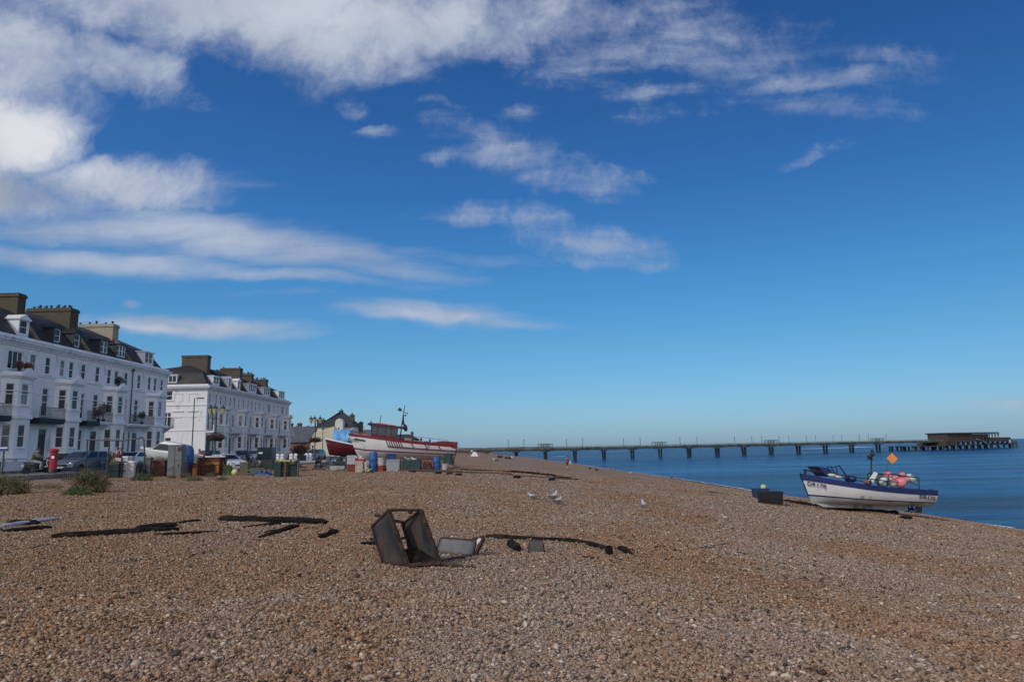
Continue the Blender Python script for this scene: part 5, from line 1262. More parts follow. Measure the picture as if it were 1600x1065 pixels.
mb = MB(); mb.ball((0, .58, .88), (.08, .06, .08), 10); mb.build('headlight', M_FRAME, T, smooth=60)
mb = MB(); mb.bx(-.12, .12, -.84, -.66, .46, .62); mb.build('rear_box', M_CHROME, T, bevel=.03)
# promenaders
p = gz(183, 712, 51); person('bystander in a dark red jacket and cap behind the parked grey car', (p.x, p.y, .52), rad(150), STAND, cloth('red_jacket', (.22, .04, .045)), cloth('navy_trousers', (.03, .04, .10)), cap=cloth('red_cap', (.25, .05, .05)))
p = gz(189, 712, 51.8); person('bystander in black standing just right of the one in the red jacket', (p.x, p.y, .52), rad(200), STAND, cloth('black_coat', (.015, .016, .02)), cloth('grey_trousers', (.05, .05, .06)), scale=.96)
p = gz(311, 714, 52); person('bald man in a white shirt standing behind the orange fish bin', (p.x, p.y, .30), rad(190), STAND, cloth('white_shirt', (.60, .62, .66)), cloth('blue_jeans', (.05, .08, .16)), hair=M_SKIN)
FARP = [(727, 708, 200, 'far walker in a red top close to the big boat stern', (.25, .04, .04), 1), (731, 709, 190, 'far walker in dark clothes beside the one in red', (.04, .04, .05), 1), (737, 709.5, 170, 'far figure in a white top near the foot of the pier', (.6, .6, .6), 1)]
for px, py, Y, lab, c, st in FARP:
    p = gz(px, py, Y); person(lab, p, rad(120 + px), STAND, cloth('far_top', c), cloth('far_legs', (.04, .045, .06)), fingers=False, group='far beach visitors standing')
SIT = pose(pelvis=(0, 0, .12), waist=(0, -.03, .28), chest=(0, .02, .52), neck=(0, .06, .68), head=(0, .10, .82), shl=(-.18, .02, .60), shr=(.18, .02, .60), ell=(-.24, .14, .36), elr=(.24, .14, .36), wrl=(-.12, .34, .38), wrr=(.12, .34, .38),
           hpl=(-.1, .06, .12), hpr=(.1, .06, .12), knl=(-.12, .42, .42), knr=(.12, .42, .42), anl=(-.12, .62, .08), anr=(.12, .62, .08), tol=(-.12, .78, .03), tor=(.12, .78, .03))
for i, (px, py, Y, lab, c) in enumerate([(778.5, 714.5, 150, 'leftmost seated far beach visitor, in black', (.02, .02, .03)), (782, 714, 150, 'second seated far beach visitor, in dark clothes', (.04, .03, .03)), (790, 715, 146, 'seated far beach visitor in black, middle of the line by the pier', (.02, .02, .02)),
                         (792.5, 714.5, 146, 'seated far beach visitor in dark blue by the pier', (.03, .04, .08)), (797, 715, 142, 'seated far beach visitor in dark brown near the waterline', (.05, .035, .03)), (800.5, 714.5, 142, 'rightmost seated far beach visitor, in a white top', (.6, .6, .62))]):
    p = gz(px, py, Y); person(lab, p, rad(-60 + i * 20), SIT, cloth('sitter_top', c), cloth('sitter_legs', (.03, .03, .04)), fingers=False, group='far beach visitors sitting')

# ------------------------------------------------------------------ vehicles
def car(label, loc, rz, paint, L=4.2, Wd=1.74, H=1.46, kind='hatch', cat='car', group='cars parked on the seafront road'):
    T = thing('parked_car', label, cat, loc, rz=rz, group=group)
    h = L / 2; w = Wd / 2
    if kind == 'hatch': low = [(-h, .45), (-h + .05, .85), (-h + .25, .98), (h - 1.25, .95), (h - .35, .78), (h - .02, .62), (h, .35), (h - .15, .22), (-h + .1, .22)]; cab = (-h + .25, -h + .55, h - 1.95, h - 1.15, .96)
    elif kind == 'van': low = [(-h, .4), (-h, 1.0), (h - 1.0, 1.0), (h - .25, .88), (h, .6), (h, .3), (-h, .25)]; cab = (-h, -h + .08, h - 1.45, h - .9, .98)
    secs = []
    for y, k in ((-w, .93), (-w * .97, 1.0), (w * .97, 1.0), (w, .93)):
        cz = .58; secs.append([(x * (1 if abs(k - 1) < .01 else .985), y, cz + (z - cz) * (1.0 if abs(k - 1) < .01 else .86)) for x, z in low])
    mb = MB(); mb.loft(secs, closed=True, cap=True); body = mb.build('body', paint, T, smooth=30, bevel=.03)
    a0, a1, b1, b0, zb = cab; ti = .20
    zs = H; mb = MB()
    A = [(a0, -w + .06, zb), (b0, -w + .06, zb), (b0, w - .06, zb), (a0, w - .06, zb), (a1, -w + ti, zs), (b1, -w + ti, zs), (b1, w - ti, zs), (a1, w - ti, zs)]
    mb.add(A, [(4, 5, 6, 7), (0, 1, 5, 4), (1, 2, 6, 5), (2, 3, 7, 6), (3, 0, 4, 7)]); cb = mb.build('cabin', paint, T, bevel=.05, smooth=30)
    def lerp(a, b, k): return Vector(a).lerp(Vector(b), k)
    def pane(q, m0=.08, m1=.16, off=.012):
        a, b, c, d = [Vector(x) for x in q]; n = (b - a).cross(d - a).normalized() * off
        f = lambda s, t: (a * (1 - s) + b * s) * (1 - t) + (d * (1 - s) + c * s) * t + n
        g = MB(); g.quad(f(m0, m1), f(1 - m0, m1), f(1 - m0, 1 - m1), f(m0, 1 - m1)); return g
    pane((A[1], A[2], A[6], A[5]), .07, .10).build('windscreen', M_GLASS, cb, fixn=False); pane((A[3], A[0], A[4], A[7]), .07, .14).build('rear_window', M_GLASS, cb, fixn=False)
    for q in ((A[0], A[1], A[5], A[4]), (A[2], A[3], A[7], A[6])):
        a, b, c, d = q; m1_ = lerp(a, b, .5); m2_ = lerp(d, c, .5)
        pane((a, m1_, m2_, d), .12, .12).build('side_window', M_GLASS, cb, fixn=False); pane((m1_, b, c, m2_), .08, .12).build('side_window', M_GLASS, cb, fixn=False)
    for sx in (-h + .75, h - .8):
        for sy in (-w + .06, w - .06): wheel(T, (sx, sy, .31), .31, .2, ax='Y')
    mb = MB()
    for sy in (-w + .28, w - .28):
        l = MB(); l.ball((h - .14, sy, .66), (.10, .17, .08), 10); l.build('headlight', M_CHROME, T, smooth=60)
        l = MB(); l.bx(-h - .01, -h + .1, sy - .12, sy + .12, .7, .88); l.build('tail_light', M_REDP, T)
    mb.bx(h - .06, h + .02, -.42, .42, .48, .60); mb.build('grille', M_BLACK, T)
    mb = MB(); mb.bx(h - .0, h + .03, -.26, .26, .34, .44); mb.build('number_plate', M_FRAME, T)
    return T
def paint(n, c): return mat(n, c, .28, .04, 2, spec=.6)
M_CGREY = paint('car_grey_blue', (.085, .10, .14)); M_CBLK = paint('car_black', (.012, .013, .016)); M_CWHT = paint('car_white', (.62, .64, .66)); M_CBLU = paint('car_blue', (.03, .055, .13)); M_CSIL = paint('car_silver', (.40, .42, .44))
def street(px, py, Y, z=.52): p = at(px, py, Y); return (p.x, p.y, z)
car('grey blue car parked facing the camera right of the red postbox', street(128, 733, 48.8), rad(-90 - 4), M_CGREY)
car('black car on the far side of the road behind the postbox', street(97, 728, 56), rad(-90), M_CBLK, H=1.38)
car('white car on the road behind the white polystyrene boxes', street(206, 722, 60), rad(-90), M_CWHT, H=1.42)
car('dark saloon parked beyond the white cabin boat, left of the ornate lamp', street(322, 716, 70), rad(-90), M_CBLK)
car('white pickup like car standing among the gear right of the orange bins', street(356, 728, 57, .15), rad(-38), M_CWHT, L=3.8, H=1.42)
car('blue car parked below the farther terrace', street(377, 716, 78), rad(-90 + 35), M_CBLU)
car('silver car parked just left of the black container', street(396, 715, 84), rad(-90), M_CSIL)
car('dark grey car parked beyond the farther terrace end', street(493, 716, 92), rad(-90), M_CGREY)

# ------------------------------------------------------------------ street furniture
M_PBOX = mat('postbox_red', (.33, .012, .022), .4, .08, 3)
p = at(82, 738, 44.2); T = thing('postbox', 'red pillar postbox with a black base beside the road', 'postbox', (p.x, p.y, .55))
mb = MB(); mb.lathe((0, 0, 0), [(.24, 0), (.24, .28), (.225, .30)], 24); mb.build('base', M_BLACK, T, smooth=40)
mb = MB(); mb.lathe((0, 0, .3), [(.225, 0), (.225, 1.08), (.25, 1.10), (.25, 1.13), (.27, 1.15), (.27, 1.21), (.22, 1.25), (.10, 1.30), (.02, 1.32)], 28); bdy = mb.build('body', M_PBOX, T, smooth=40)
mb = MB(); mb.bx(.02, .2, -.245, -.18, 1.22, 1.27); mb.build('slot', M_BLACK, bdy); mb = MB(); mb.bx(.03, .17, -.24, -.19, .98, 1.14); mb.build('notice_plate', M_FRAME, bdy)
def street_lamp(px, pyt, pyb, Y, label):
    a = at(px, pyt, Y); b = at(px, pyb, Y); T = thing('street_lamp', label, 'street lamp', (b.x, Y, .55)); H_ = a.z - .55
    mb = MB(); mb.tube([(0, 0, 0), (0, 0, 1.2), (0, 0, 1.25), (0, 0, H_)], [.09, .08, .055, .04], 10); mb.build('post', M_DARK, T, smooth=40)
    mb = MB(); mb.beam((0, 0, H_ - .03), (.55, 0, H_), .05); mb.bx(.3, .85, -.1, .1, H_ - .06, H_ + .04); mb.build('lamp_head', M_DARK, T); return T
street_lamp(299, 622, 716, 62, 'tall plain modern lamp post in front of the farther terrace side wall')
street_lamp(503.5, 660, 716, 95, 'thin plain lamp post in front of the yellow house')
M_LGLASS = mat('lantern_glass', (.42, .40, .28), .4, .1)
M_TEAL = mat('teal_iron', (.02, .05, .055), .5, .2)
def ornate(px, pyt, pyb, Y, label, baskets=True):
    a = at(px, pyt, Y); b = at(px, pyb, Y); T = thing('street_lamp', label, 'street lamp', (b.x, Y, .55), group='ornate seafront lamps'); H_ = a.z - .55; k = H_ / 5.2
    mb = MB(); mb.lathe((0, 0, 0), [(.20 * k, 0), (.20 * k, .3 * k), (.15 * k, .4 * k), (.14 * k, 1.1 * k), (.09 * k, 1.25 * k), (.06 * k, 1.5 * k), (.055 * k, 4.4 * k), (.07 * k, 4.45 * k), (.03 * k, 4.6 * k)], 14); mb.build('post', M_TEAL, T, smooth=40)
    for dx_, dy_, top in ((-.52, 0, 0), (.52, 0, 0), (0, -.35, .0)):
        c = Vector((dx_ * k, dy_ * k, 4.25 * k)); mb = MB()
        mb.tube([(0, 0, 3.9 * k), (dx_ * .6 * k, dy_ * .6 * k, 3.85 * k), (dx_ * k, dy_ * k, 4.2 * k)], .025 * k, 6); mb.lathe(c + Vector((0, 0, .52 * k)), [(.26 * k, 0), (.12 * k, .15 * k), (.04 * k, .2 * k), (.05 * k, .3 * k), (.01, .4 * k)], 8); ln = mb.build('lantern', M_TEAL, T)
        mb = MB(); mb.lathe(c, [(.10 * k, 0), (.24 * k, .5 * k)], 6); mb.build('lantern_glass', M_LGLASS, ln)
    if baskets:
        for dx_, dy_ in ((-.42, 0), (.42, 0), (0, -.42), (0, .42)):
            mb = MB(); c = Vector((dx_ * k, dy_ * k, 2.35 * k)); mb.beam((0, 0, 2.75 * k), (dx_ * k, dy_ * k, 2.7 * k), .03); mb.beam((dx_ * k, dy_ * k, 2.7 * k), c, .015); mb.lathe(c - Vector((0, 0, .22 * k)), [(.05 * k, 0), (.2 * k, .12 * k), (.24 * k, .25 * k)], 10); bs = mb.build('hanging_basket', M_DARK, T)
            l = MB(); leafball(l, c, .38 * k, 170, .07 * k, R_, 0, (1, 1, .75)); leafball(l, c + Vector((0, 0, .05)), .4 * k, 120, .06 * k, R_, 1, (1, 1, .8)); l.build('flowers', [M_LEAFD, mat('petal_dark_red', (.16, .02, .05), .7) if 'petal_dark_red' not in bpy.data.materials else bpy.data.materials['petal_dark_red']], bs, fixn=False)
ornate(335, 630, 718, 60, 'ornate lamp with three lanterns and red flower baskets before the farther terrace')
ornate(491.5, 648, 716, 84, 'ornate lamp with flower baskets left of the yellow house')
# railing along the back of the beach
p0 = gz(262, 735, 50.5); p1 = gz(168, 737, 43.5)
T = thing('beach_railing', 'black iron railing of two bars behind the discarded boxes', 'railing', (p1.x, p1.y, p1.z)); d_ = p0 - p1; mb = MB()
for zz_ in (1.0, .45): mb.beam((0, 0, zz_), (d_.x, d_.y, d_.z + zz_), .045)
for k in range(4): q = d_ * (k / 3); mb.beam((q.x, q.y, q.z - .1), (q.x, q.y, q.z + 1.02), .06)
mb.build('bars', M_BLACK, T)
p0 = gz(164, 737, 43); p1 = gz(97, 740, 39.5)
T = thing('beach_railing', 'low black railing of close upright bars in front of the grey car', 'railing', (p1.x, p1.y, p1.z)); d_ = p0 - p1; mb = MB()
mb.beam((0, 0, .75), (d_.x, d_.y, d_.z + .75), .04); mb.beam((0, 0, .1), (d_.x, d_.y, d_.z + .1), .04)
for k in range(22): q = d_ * (k / 21); mb.beam((q.x, q.y, q.z - .05), (q.x, q.y, q.z + .76), .025)
mb.build('bars', M_DARK, T)
# metal gantry
T = thing('metal_gantry', 'dark metal pole gantry standing above the boxes by the railing', 'gantry', gz(171, 735, 45)); o0 = Vector(T.location); mb = MB()
def rel(px, py, Y): return at(px, py, Y) - o0
mb.tube([rel(134, 686.5, 45), rel(171, 687.5, 45), rel(192, 687.5, 45), rel(210, 685.5, 45), rel(222, 683, 45), rel(225, 686, 45), rel(225.5, 700, 45), rel(226, 733, 45)], .05, 8)
for px in (137, 171, 192): q = rel(px, 687, 45); mb.tube([q, (q.x + .02, q.y, -.1)], .045, 8)
mb.build('poles', M_DARK, T, smooth=40)
# low white balustrade wall
T = thing('balustrade', 'low white wall with squat pillars running behind the gear heaps', 'wall', (at(432, 718, 74).x, 74, .45)); L_ = at(548, 718, 86) - at(432, 718, 74); dv = L_.normalized(); mb = MB()
mb.beam((0, 0, .12), (L_.x, L_.y, .12), .35, .24); wl = mb.build('kerb_wall', M_FRAME, T)
for px, Y in ((434, 74.2), (441, 75), (455, 76.3), (462, 77), (479, 78.6), (485, 79.2)):
    q = at(px, 712, Y); q = (q.x - T.location.x, q.y - T.location.y); mb = MB(); mb.bx(q[0] - .15, q[0] + .15, q[1] - .15, q[1] + .15, .2, .86); mb.bx(q[0] - .21, q[0] + .21, q[1] - .21, q[1] + .21, .86, .95); mb.bx(q[0] - .12, q[0] + .12, q[1] - .12, q[1] + .12, .95, 1.05); mb.build('pillar', M_FRAME, T)
mb = MB(); a_ = at(463, 712, 77) - Vector(T.location); b_ = at(478, 712, 78.5) - Vector(T.location); mb.beam((a_.x, a_.y, .5), (b_.x, b_.y, .5), .15, .75); mb.build('panel', M_DARK, T)
# hedge and shrubs
def shrub(label, loc, rx, rz_, n, size, mats, name='shrub', cat='shrub', upright=False, group=None):
    T = thing(name, label, cat, loc, group=group); mb = MB()
    if upright:
        for _ in range(n):
            a = R_.uniform(0, 6.28); rr_ = rx * R_.random() ** .6; h = rz_ * R_.uniform(.35, 1.15) * (1 - .7 * (rr_ / rx) ** 2); x, y = rr_ * math.cos(a), rr_ * math.sin(a) * .7
            lx, ly = x + (R_.uniform(-.4, .4) + .35 * x / rx) * h, y + R_.uniform(-.4, .4) * h; s_ = size * R_.uniform(.2, .55); q = R_.randrange(len(mats))
            cs, sn = math.cos(a * 3), math.sin(a * 3)
            mb.add([(x - s_ * cs, y - s_ * sn, 0), (x + s_ * cs, y + s_ * sn, 0), ((x + lx) / 2 + s_ * .8 * cs, (y + ly) / 2 + s_ * .8 * sn, h * .6), (lx, ly, h), ((x + lx) / 2 - s_ * .8 * cs, (y + ly) / 2 - s_ * .8 * sn, h * .6)], [(0, 1, 2, 3, 4)], q)
            if R_.random() < .75: leafball(mb, (lx, ly, h * .8), .16 * min(1, rx + .2), 7, size * 1.1, R_, q)
    else:
        for _ in range(int(n / 40)):
            c = (R_.uniform(-rx, rx) * .75, R_.uniform(-rx, rx) * .4, rz_ * R_.uniform(.3, .8)); leafball(mb, c, rz_ * .42, 40, size, R_, R_.randrange(len(mats)))
    mb.build('foliage', mats, T, fixn=False)
    st = MB()
    for k in range(7): st.tube([(0 + R_.uniform(-.3, .3) * rx, 0, -.05), (R_.uniform(-.8, .8) * rx, R_.uniform(-.3, .3) * rx, rz_ * .7)], [.02, .008], 5)
    st.build('stem', M_STEM, T); return T
def sg(px, py, z=.3): q = atz(px, py, z); q.z = G(q.x, q.y) - .03; return q
M_DRY = mat('dry_stalk', (.20, .13, .07), .85, .3, 2)
shrub('large olive green shrub at the left edge of the beach', sg(10, 764), .85, .95, 700, .035, [M_LEAFO, M_LEAFO, M_LEAF, M_DRY], upright=True)
shrub('olive and rust coloured shrub in front of the grey car', sg(140, 761), .62, 1.15, 600, .03, [M_LEAFO, M_DRY, M_LEAF, M_LEAFB], upright=True)
shrub('low green tuft left of the brown rusty box', sg(222, 746), .55, .5, 300, .03, [M_LEAF, M_LEAFO], upright=True)
shrub('low green clump left of the larger shrub by the grey car', sg(122, 764), .5, .42, 300, .03, [M_LEAFO, M_LEAF], upright=True)
for i, (px, py, r_, h_, lab) in enumerate([(72, 757, .8, .3, 'flat grassy clump between the scooter and the leftmost shrub'), (268, 742, .25, .25, 'small tuft at the foot of the grey locker'), (305, 745, .42, .38, 'dark weedy tuft in front of the orange bins'), (346, 744, .32, .25, 'small dull tuft right of the one before the orange bins'),
                                           (290, 741, .3, .42, 'thin stalky weed at the left end of the orange bins'), (165, 752, .3, .22, 'tiny tuft right of the shrub by the grey car'), (330, 740, .35, .35, 'thin weeds against the orange bins'), (245, 741, .3, .25, 'little green weed before the brown box')]):
    shrub(lab, sg(px, py), r_, h_, 160, .022, [M_LEAFO, M_LEAF, M_DRY], name='weed', cat='weed', upright=True, group='weeds along the back of the beach')
shrub('green hedge in front of the nearer terrace behind the grey car', (at(157, 706, 64).x, 64, .6), 1.6, 1.3, 1400, .09, [M_LEAF, M_LEAFD], name='hedge', cat='hedge')
shrub('reddish brown bush in front of the low brick building', (at(470, 712, 130).x, 130, .6), 1.4, 2.6, 1200, .16, [mat('leaf_rust', (.10, .035, .02), .8, .4, 1), M_LEAFD], name='bush', cat='bush')

# ------------------------------------------------------------------ gear and junk on the back of the beach
def jm(n, c, r=.6, v=.15, c2=None): return mat(n, c, r, v, 2.5, col2=c2, c2amt=.35, c2scale=3.0) if c2 else mat(n, c, r, v, 2.5)
M_BARB = jm('barrel_blue', (.014, .085, .26), .5, .15, (.03, .13, .33)); M_BOXG = jm('box_grey', (.27, .28, .31), .6, .08, (.25, .25, .25)); M_BOXDG = jm('box_dark_green', (.022, .045, .042), .55); M_TUBW = jm('tub_white', (.42, .40, .37), .6, .12, (.35, .3, .25))
M_TUBR = jm('tub_red', (.26, .035, .025), .5); M_BOXR = jm('box_red', (.18, .025, .025), .6); M_CRATEB = jm('crate_blue', (.012, .04, .16), .5); M_CREAMC = jm('crate_cream', (.45, .42, .34), .6, .1, (.25, .2, .15)); M_RUSTB = jm('rust_brown_box', (.12, .045, .035), .8, .25, (.06, .025, .02))
M_LOCK = jm('galvanised_locker', (.15, .165, .172), .6, .12, (.15, .10, .07)); M_BLUEC = jm('container_blue', (.03, .09, .26), .5, .15); M_ORANGE = jm('bin_orange', (.32, .11, .022), .7, .3, (.12, .04, .02)); M_KHAKI = jm('khaki_boards', (.14, .13, .085), .8, .25, (.07, .07, .05)); M_TARPD = jm('tarp_dark', (.018, .022, .03), .6)
M_YEL = jm('float_yellow', (.62, .52, .22), .6, .2); M_TIMB = mat('old_timber', (.07, .05, .038), .9, .35, 6, bump=.6, bscale=25, stretch=(.3, 3, 3), col2=(.025, .018, .015), c2amt=.5); M_TIMBL = mat('weathered_timber', (.20, .155, .11), .9, .3, 5, bump=.5, bscale=25, col2=(.10, .07, .05), c2amt=.4)
M_DKTIMB = mat('tarred_timber', (.011, .009, .008), .95, .4, 8, bump=1.0, bscale=22, spec=.15, col2=(.032, .024, .018), c2amt=.35, c2scale=5)
def span(x0, x1, yt, yb, Y):
    """size and ground point of a thing seen between these columns and rows at depth Y"""
    a = at(x0, yb, Y); b = at(x1, yb, Y); c = at((x0 + x1) / 2, yt, Y); m = at((x0 + x1) / 2, yb, Y)
    z = G(m.x, Y) - .02; return Vector((m.x, Y, z)), (b.x - a.x), max(.08, c.z - z)
def boxy(name, label, cat, s, m, depth=.6, lid=None, ribs=0, handle=None, rz=None, taper=1.0, group=None, z=None, open_=True):
    loc, w, h = s; rz = R_.uniform(-.25, .25) if rz is None else rz
    if z is not None: loc = Vector((loc.x, loc.y, z)); 
    T = thing(name, label, cat, loc, rz=rz, group=group); th = .035; w *= .97; mb = MB()
    if open_ and not lid:
        mb.bx(-w / 2, w / 2, -depth / 2, -depth / 2 + th, 0, h); mb.bx(-w / 2, w / 2, depth / 2 - th, depth / 2, 0, h); mb.bx(-w / 2, -w / 2 + th, -depth / 2 + th, depth / 2 - th, 0, h); mb.bx(w / 2 - th, w / 2, -depth / 2 + th, depth / 2 - th, 0, h); mb.bx(-w / 2 + th, w / 2 - th, -depth / 2 + th, depth / 2 - th, 0.01, .05)
    else: mb.bx(-w / 2, w / 2, -depth / 2, depth / 2, 0, h)
    for k in range(ribs): x = -w / 2 + w * (k + .5) / ribs; mb.bx(x - .02, x + .02, -depth / 2 - .025, -depth / 2 + .01, .02, h - .03)
    mb.build('body', m, T, bevel=.012)
    r = MB(); zz1 = h + .002
    r.bx(-w / 2 - .025, w / 2 + .025, -depth / 2 - .03, -depth / 2 + .03, h - .05, h + .03); r.bx(-w / 2 - .025, w / 2 + .025, depth / 2 - .03, depth / 2 + .03, h - .05, h + .03)
    r.bx(-w / 2 - .025, -w / 2 + .035, -depth / 2 + .03, depth / 2 - .03, h - .05, h + .03); r.bx(w / 2 - .035, w / 2 + .025, -depth / 2 + .03, depth / 2 - .03, h - .05, h + .03)
    if lid: r.bx(-w / 2 + .035, w / 2 - .035, -depth / 2 + .03, depth / 2 - .03, h + .001, h + .045)
    r.build('lid' if lid else 'rim', lid or m, T)
    if handle: 
        q = MB(); q.tube([(-w * .15, -depth / 2 - .03, h * .6), (-w * .12, -depth / 2 - .07, h * .6), (w * .12, -depth / 2 - .07, h * .6), (w * .15, -depth / 2 - .03, h * .6)], .012, 6); q.build('handle', M_DARK, T)
    return T
def barrel(label, s, m, group=None, tub=False, m2=None):
    loc, w, h = s; T = thing('tub' if tub else 'barrel', label, 'tub' if tub else 'barrel', loc, group=group); r = w / 2
    if tub: prof = [(r * .82, 0), (r * .9, h * .45), (r * .97, h * .93), (r * 1.03, h * .94), (r * 1.03, h), (r * .93, h), (r * .9, h * .9)]
    else: prof = [(r * .9, 0), (r, .06), (r, h * .3), (r * 1.04, h * .33), (r, h * .36), (r, h * .64), (r * 1.04, h * .67), (r, h * .7), (r, h - .08), (r * .9, h - .02), (r * .86, h - .02), (r * .84, h - .05)]
    mb = MB(); mb.lathe((0, 0, 0), prof, 22); mb.build('body', m, T, smooth=40)
    if m2: q = MB(); q.lathe((0, 0, -.005), [(r * .84, 0), (r * .925, h * .45), (r * .925, h * .46)], 22); q.build('base', m2, T, smooth=40)
    elif not tub: q = MB(); q.lathe((r * .4, 0, h - .03), [(.05, 0), (.05, .04), (.03, .05)], 10); q.build('bung', M_BLACK, T)
    return T
def heap(name, label, cat, s, mats, n=26, size=None, depth=.6, group=None):
    """a low heap of folded stuff: one lumpy continuous surface"""
    loc, w, h = s; T = thing(name, label, cat, loc, group=group); mb = MB(); N_, M_ = 22, 12; seed = R_.uniform(0, 99); rows_ = []
    for i in range(N_ + 1):
        row = []
        for j in range(M_ + 1):
            u_, v_ = i / N_ * 2 - 1, j / M_ * 2 - 1; e = max(0, 1 - abs(u_) ** 2.6) * max(0, 1 - abs(v_) ** 2.6)
            z = h * e ** .55 * (.72 + .75 * mnoise.noise(Vector((u_ * w * 2.2 + seed, v_ * 2.2, seed))) ) + .12 * h * mnoise.noise(Vector((u_ * w * 7 + seed, v_ * 6, 1)))
            row.append((u_ * w / 2, v_ * depth / 2, max(-.04, z) if e > 0 else -.05))
        rows_.append(row)
    mb.loft(rows_, 0); m = mats if isinstance(mats, (list, tuple)) else [mats]; mb.build('heap_cover', m[0], T, smooth=50)
    if len(m) > 1:
        q = MB()
        for k in range(n): 
            x = R_.uniform(-w / 2, w / 2) * .8; y = R_.uniform(-depth / 2, 0) * .8; q.tube([(x, y, h * .5), (x + R_.uniform(-.25, .25), y - .08, h * R_.uniform(.6, 1.15)), (x + R_.uniform(-.4, .4), y - .1, h * R_.uniform(.2, .8))], .018, 5)
        q.build('rope', m[1], T, smooth=60)
    return T
GJ = 'gear stacked in front of the big boat'
boxy('fish_box', 'small red box under the white one at the left of the gear row', 'box', span(543, 556, 725.5, 731, 55), M_BOXR, rz=.1)
boxy('fish_box', 'white box with a pale blue cover on the small red box', 'box', span(543, 556, 719, 725.5, 55.1), M_TUBW, lid=jm('lid_pale_blue', (.25, .45, .68)), rz=.05, z=G(-13.2, 55) + .32)
s_ = span(556, 568, 720.5, 730, 54.8); boxy('fish_box', 'cream crate left of the white bucket', 'box', s_, M_CREAMC, ribs=4, rz=.05)
heap('net_heap', 'red netting heaped on the cream crate', 'net', (Vector((s_[0].x + .05, s_[0].y, s_[0].z + s_[2] + .03)), .75, .42), [jm('net_red', (.26, .02, .04), .9, .5), M_FRAME], 10, depth=.5)
barrel('small white bucket between the cream crate and the tall blue barrel', span(569.5, 575, 723, 730.5, 54.6), M_TUBW, tub=True)
barrel('tall bright blue barrel, left of the red and white tub', span(576.5, 589.5, 706, 730, 55), M_BARB)
barrel('tub with a white top half and a red lower half', span(590, 603, 714.5, 731, 55), M_TUBW, tub=True, m2=M_TUBR)
s_ = span(605, 625.5, 718, 733.5, 54.5); boxy('insulated_box', 'large pale grey box near the middle of the gear row', 'box', s_, M_BOXG, lid=M_BOXG, depth=.8, rz=.03)
boxy('fish_box', 'dark blue crate standing on the large pale grey box', 'box', (Vector((s_[0].x - .25, s_[0].y + .1, s_[0].z + s_[2] + .05)), .68, .38), M_CRATEB, ribs=5, rz=.05, depth=.45)
boxy('storage_box', 'long dark green box with a grey end, right of the pale grey box', 'box', span(628, 658, 719.5, 734, 54.5), M_BOXDG, lid=M_BOXDG, ribs=5, depth=.8, rz=-.04, handle=1)
heap('tarp_heap', 'crumpled dark green sheet on the long dark green box', 'tarpaulin', (Vector((at(640, 719, 54.6).x, 54.6, at(640, 719.5, 54.6).z - .02)), 1.0, .28), [M_BOXDG, M_FRAME], 8)
heap('net_heap', 'dark brown net heap between the green box and the right hand blue barrel', 'net', span(659, 676, 719, 734, 54.3), [jm('net_brown', (.04, .03, .02), .9, .5), M_TUBR], 14, depth=.8)
barrel('weathered blue barrel at the right of the gear row', span(676.5, 688, 713.5, 733.5, 54.4), M_BARB)
barrel('white tub with dark rubbish beside the right hand blue barrel', span(690, 701.5, 724, 733, 54.3), M_TUBW, tub=True)
boxy('fish_box', 'small black crate left of the boat rudder', 'box', span(694, 706, 717.5, 724, 55.5), M_BOXDG, ribs=3, z=G(-5, 55) + .45)
heap('net_heap', 'brown rope and net heap at the right end of the gear row', 'net', span(697, 722, 727, 736.5, 53.5), [jm('net_tan', (.12, .08, .05), .9, .5), M_TIMBL], 16)
heap('net_heap', 'flat black net on the shingle before the tall blue barrel', 'net', span(566, 584, 731.5, 735.5, 52), [M_TARPD, M_YEL], 6)
# trough skiff left of the row
bw = at(515, 724, 56); T = thing('dinghy', 'small upturned looking pale green grey skiff left of the gear row', 'boat', (bw.x, 56, G(bw.x, 56) + .42), rz=0)
hull(T, 1.25, .6, lambda t: .04 * (1 - t), lambda t: -.42 + .02 * t, lambda t: min(1, .3 + 1.4 * t) * (1 - .2 * t), .15, lambda s: 0, [jm('skiff_pale', (.36, .38, .33), .6, .1, (.2, .2, .16)), M_DECK], rows=8, n=10, deckdrop=.3)
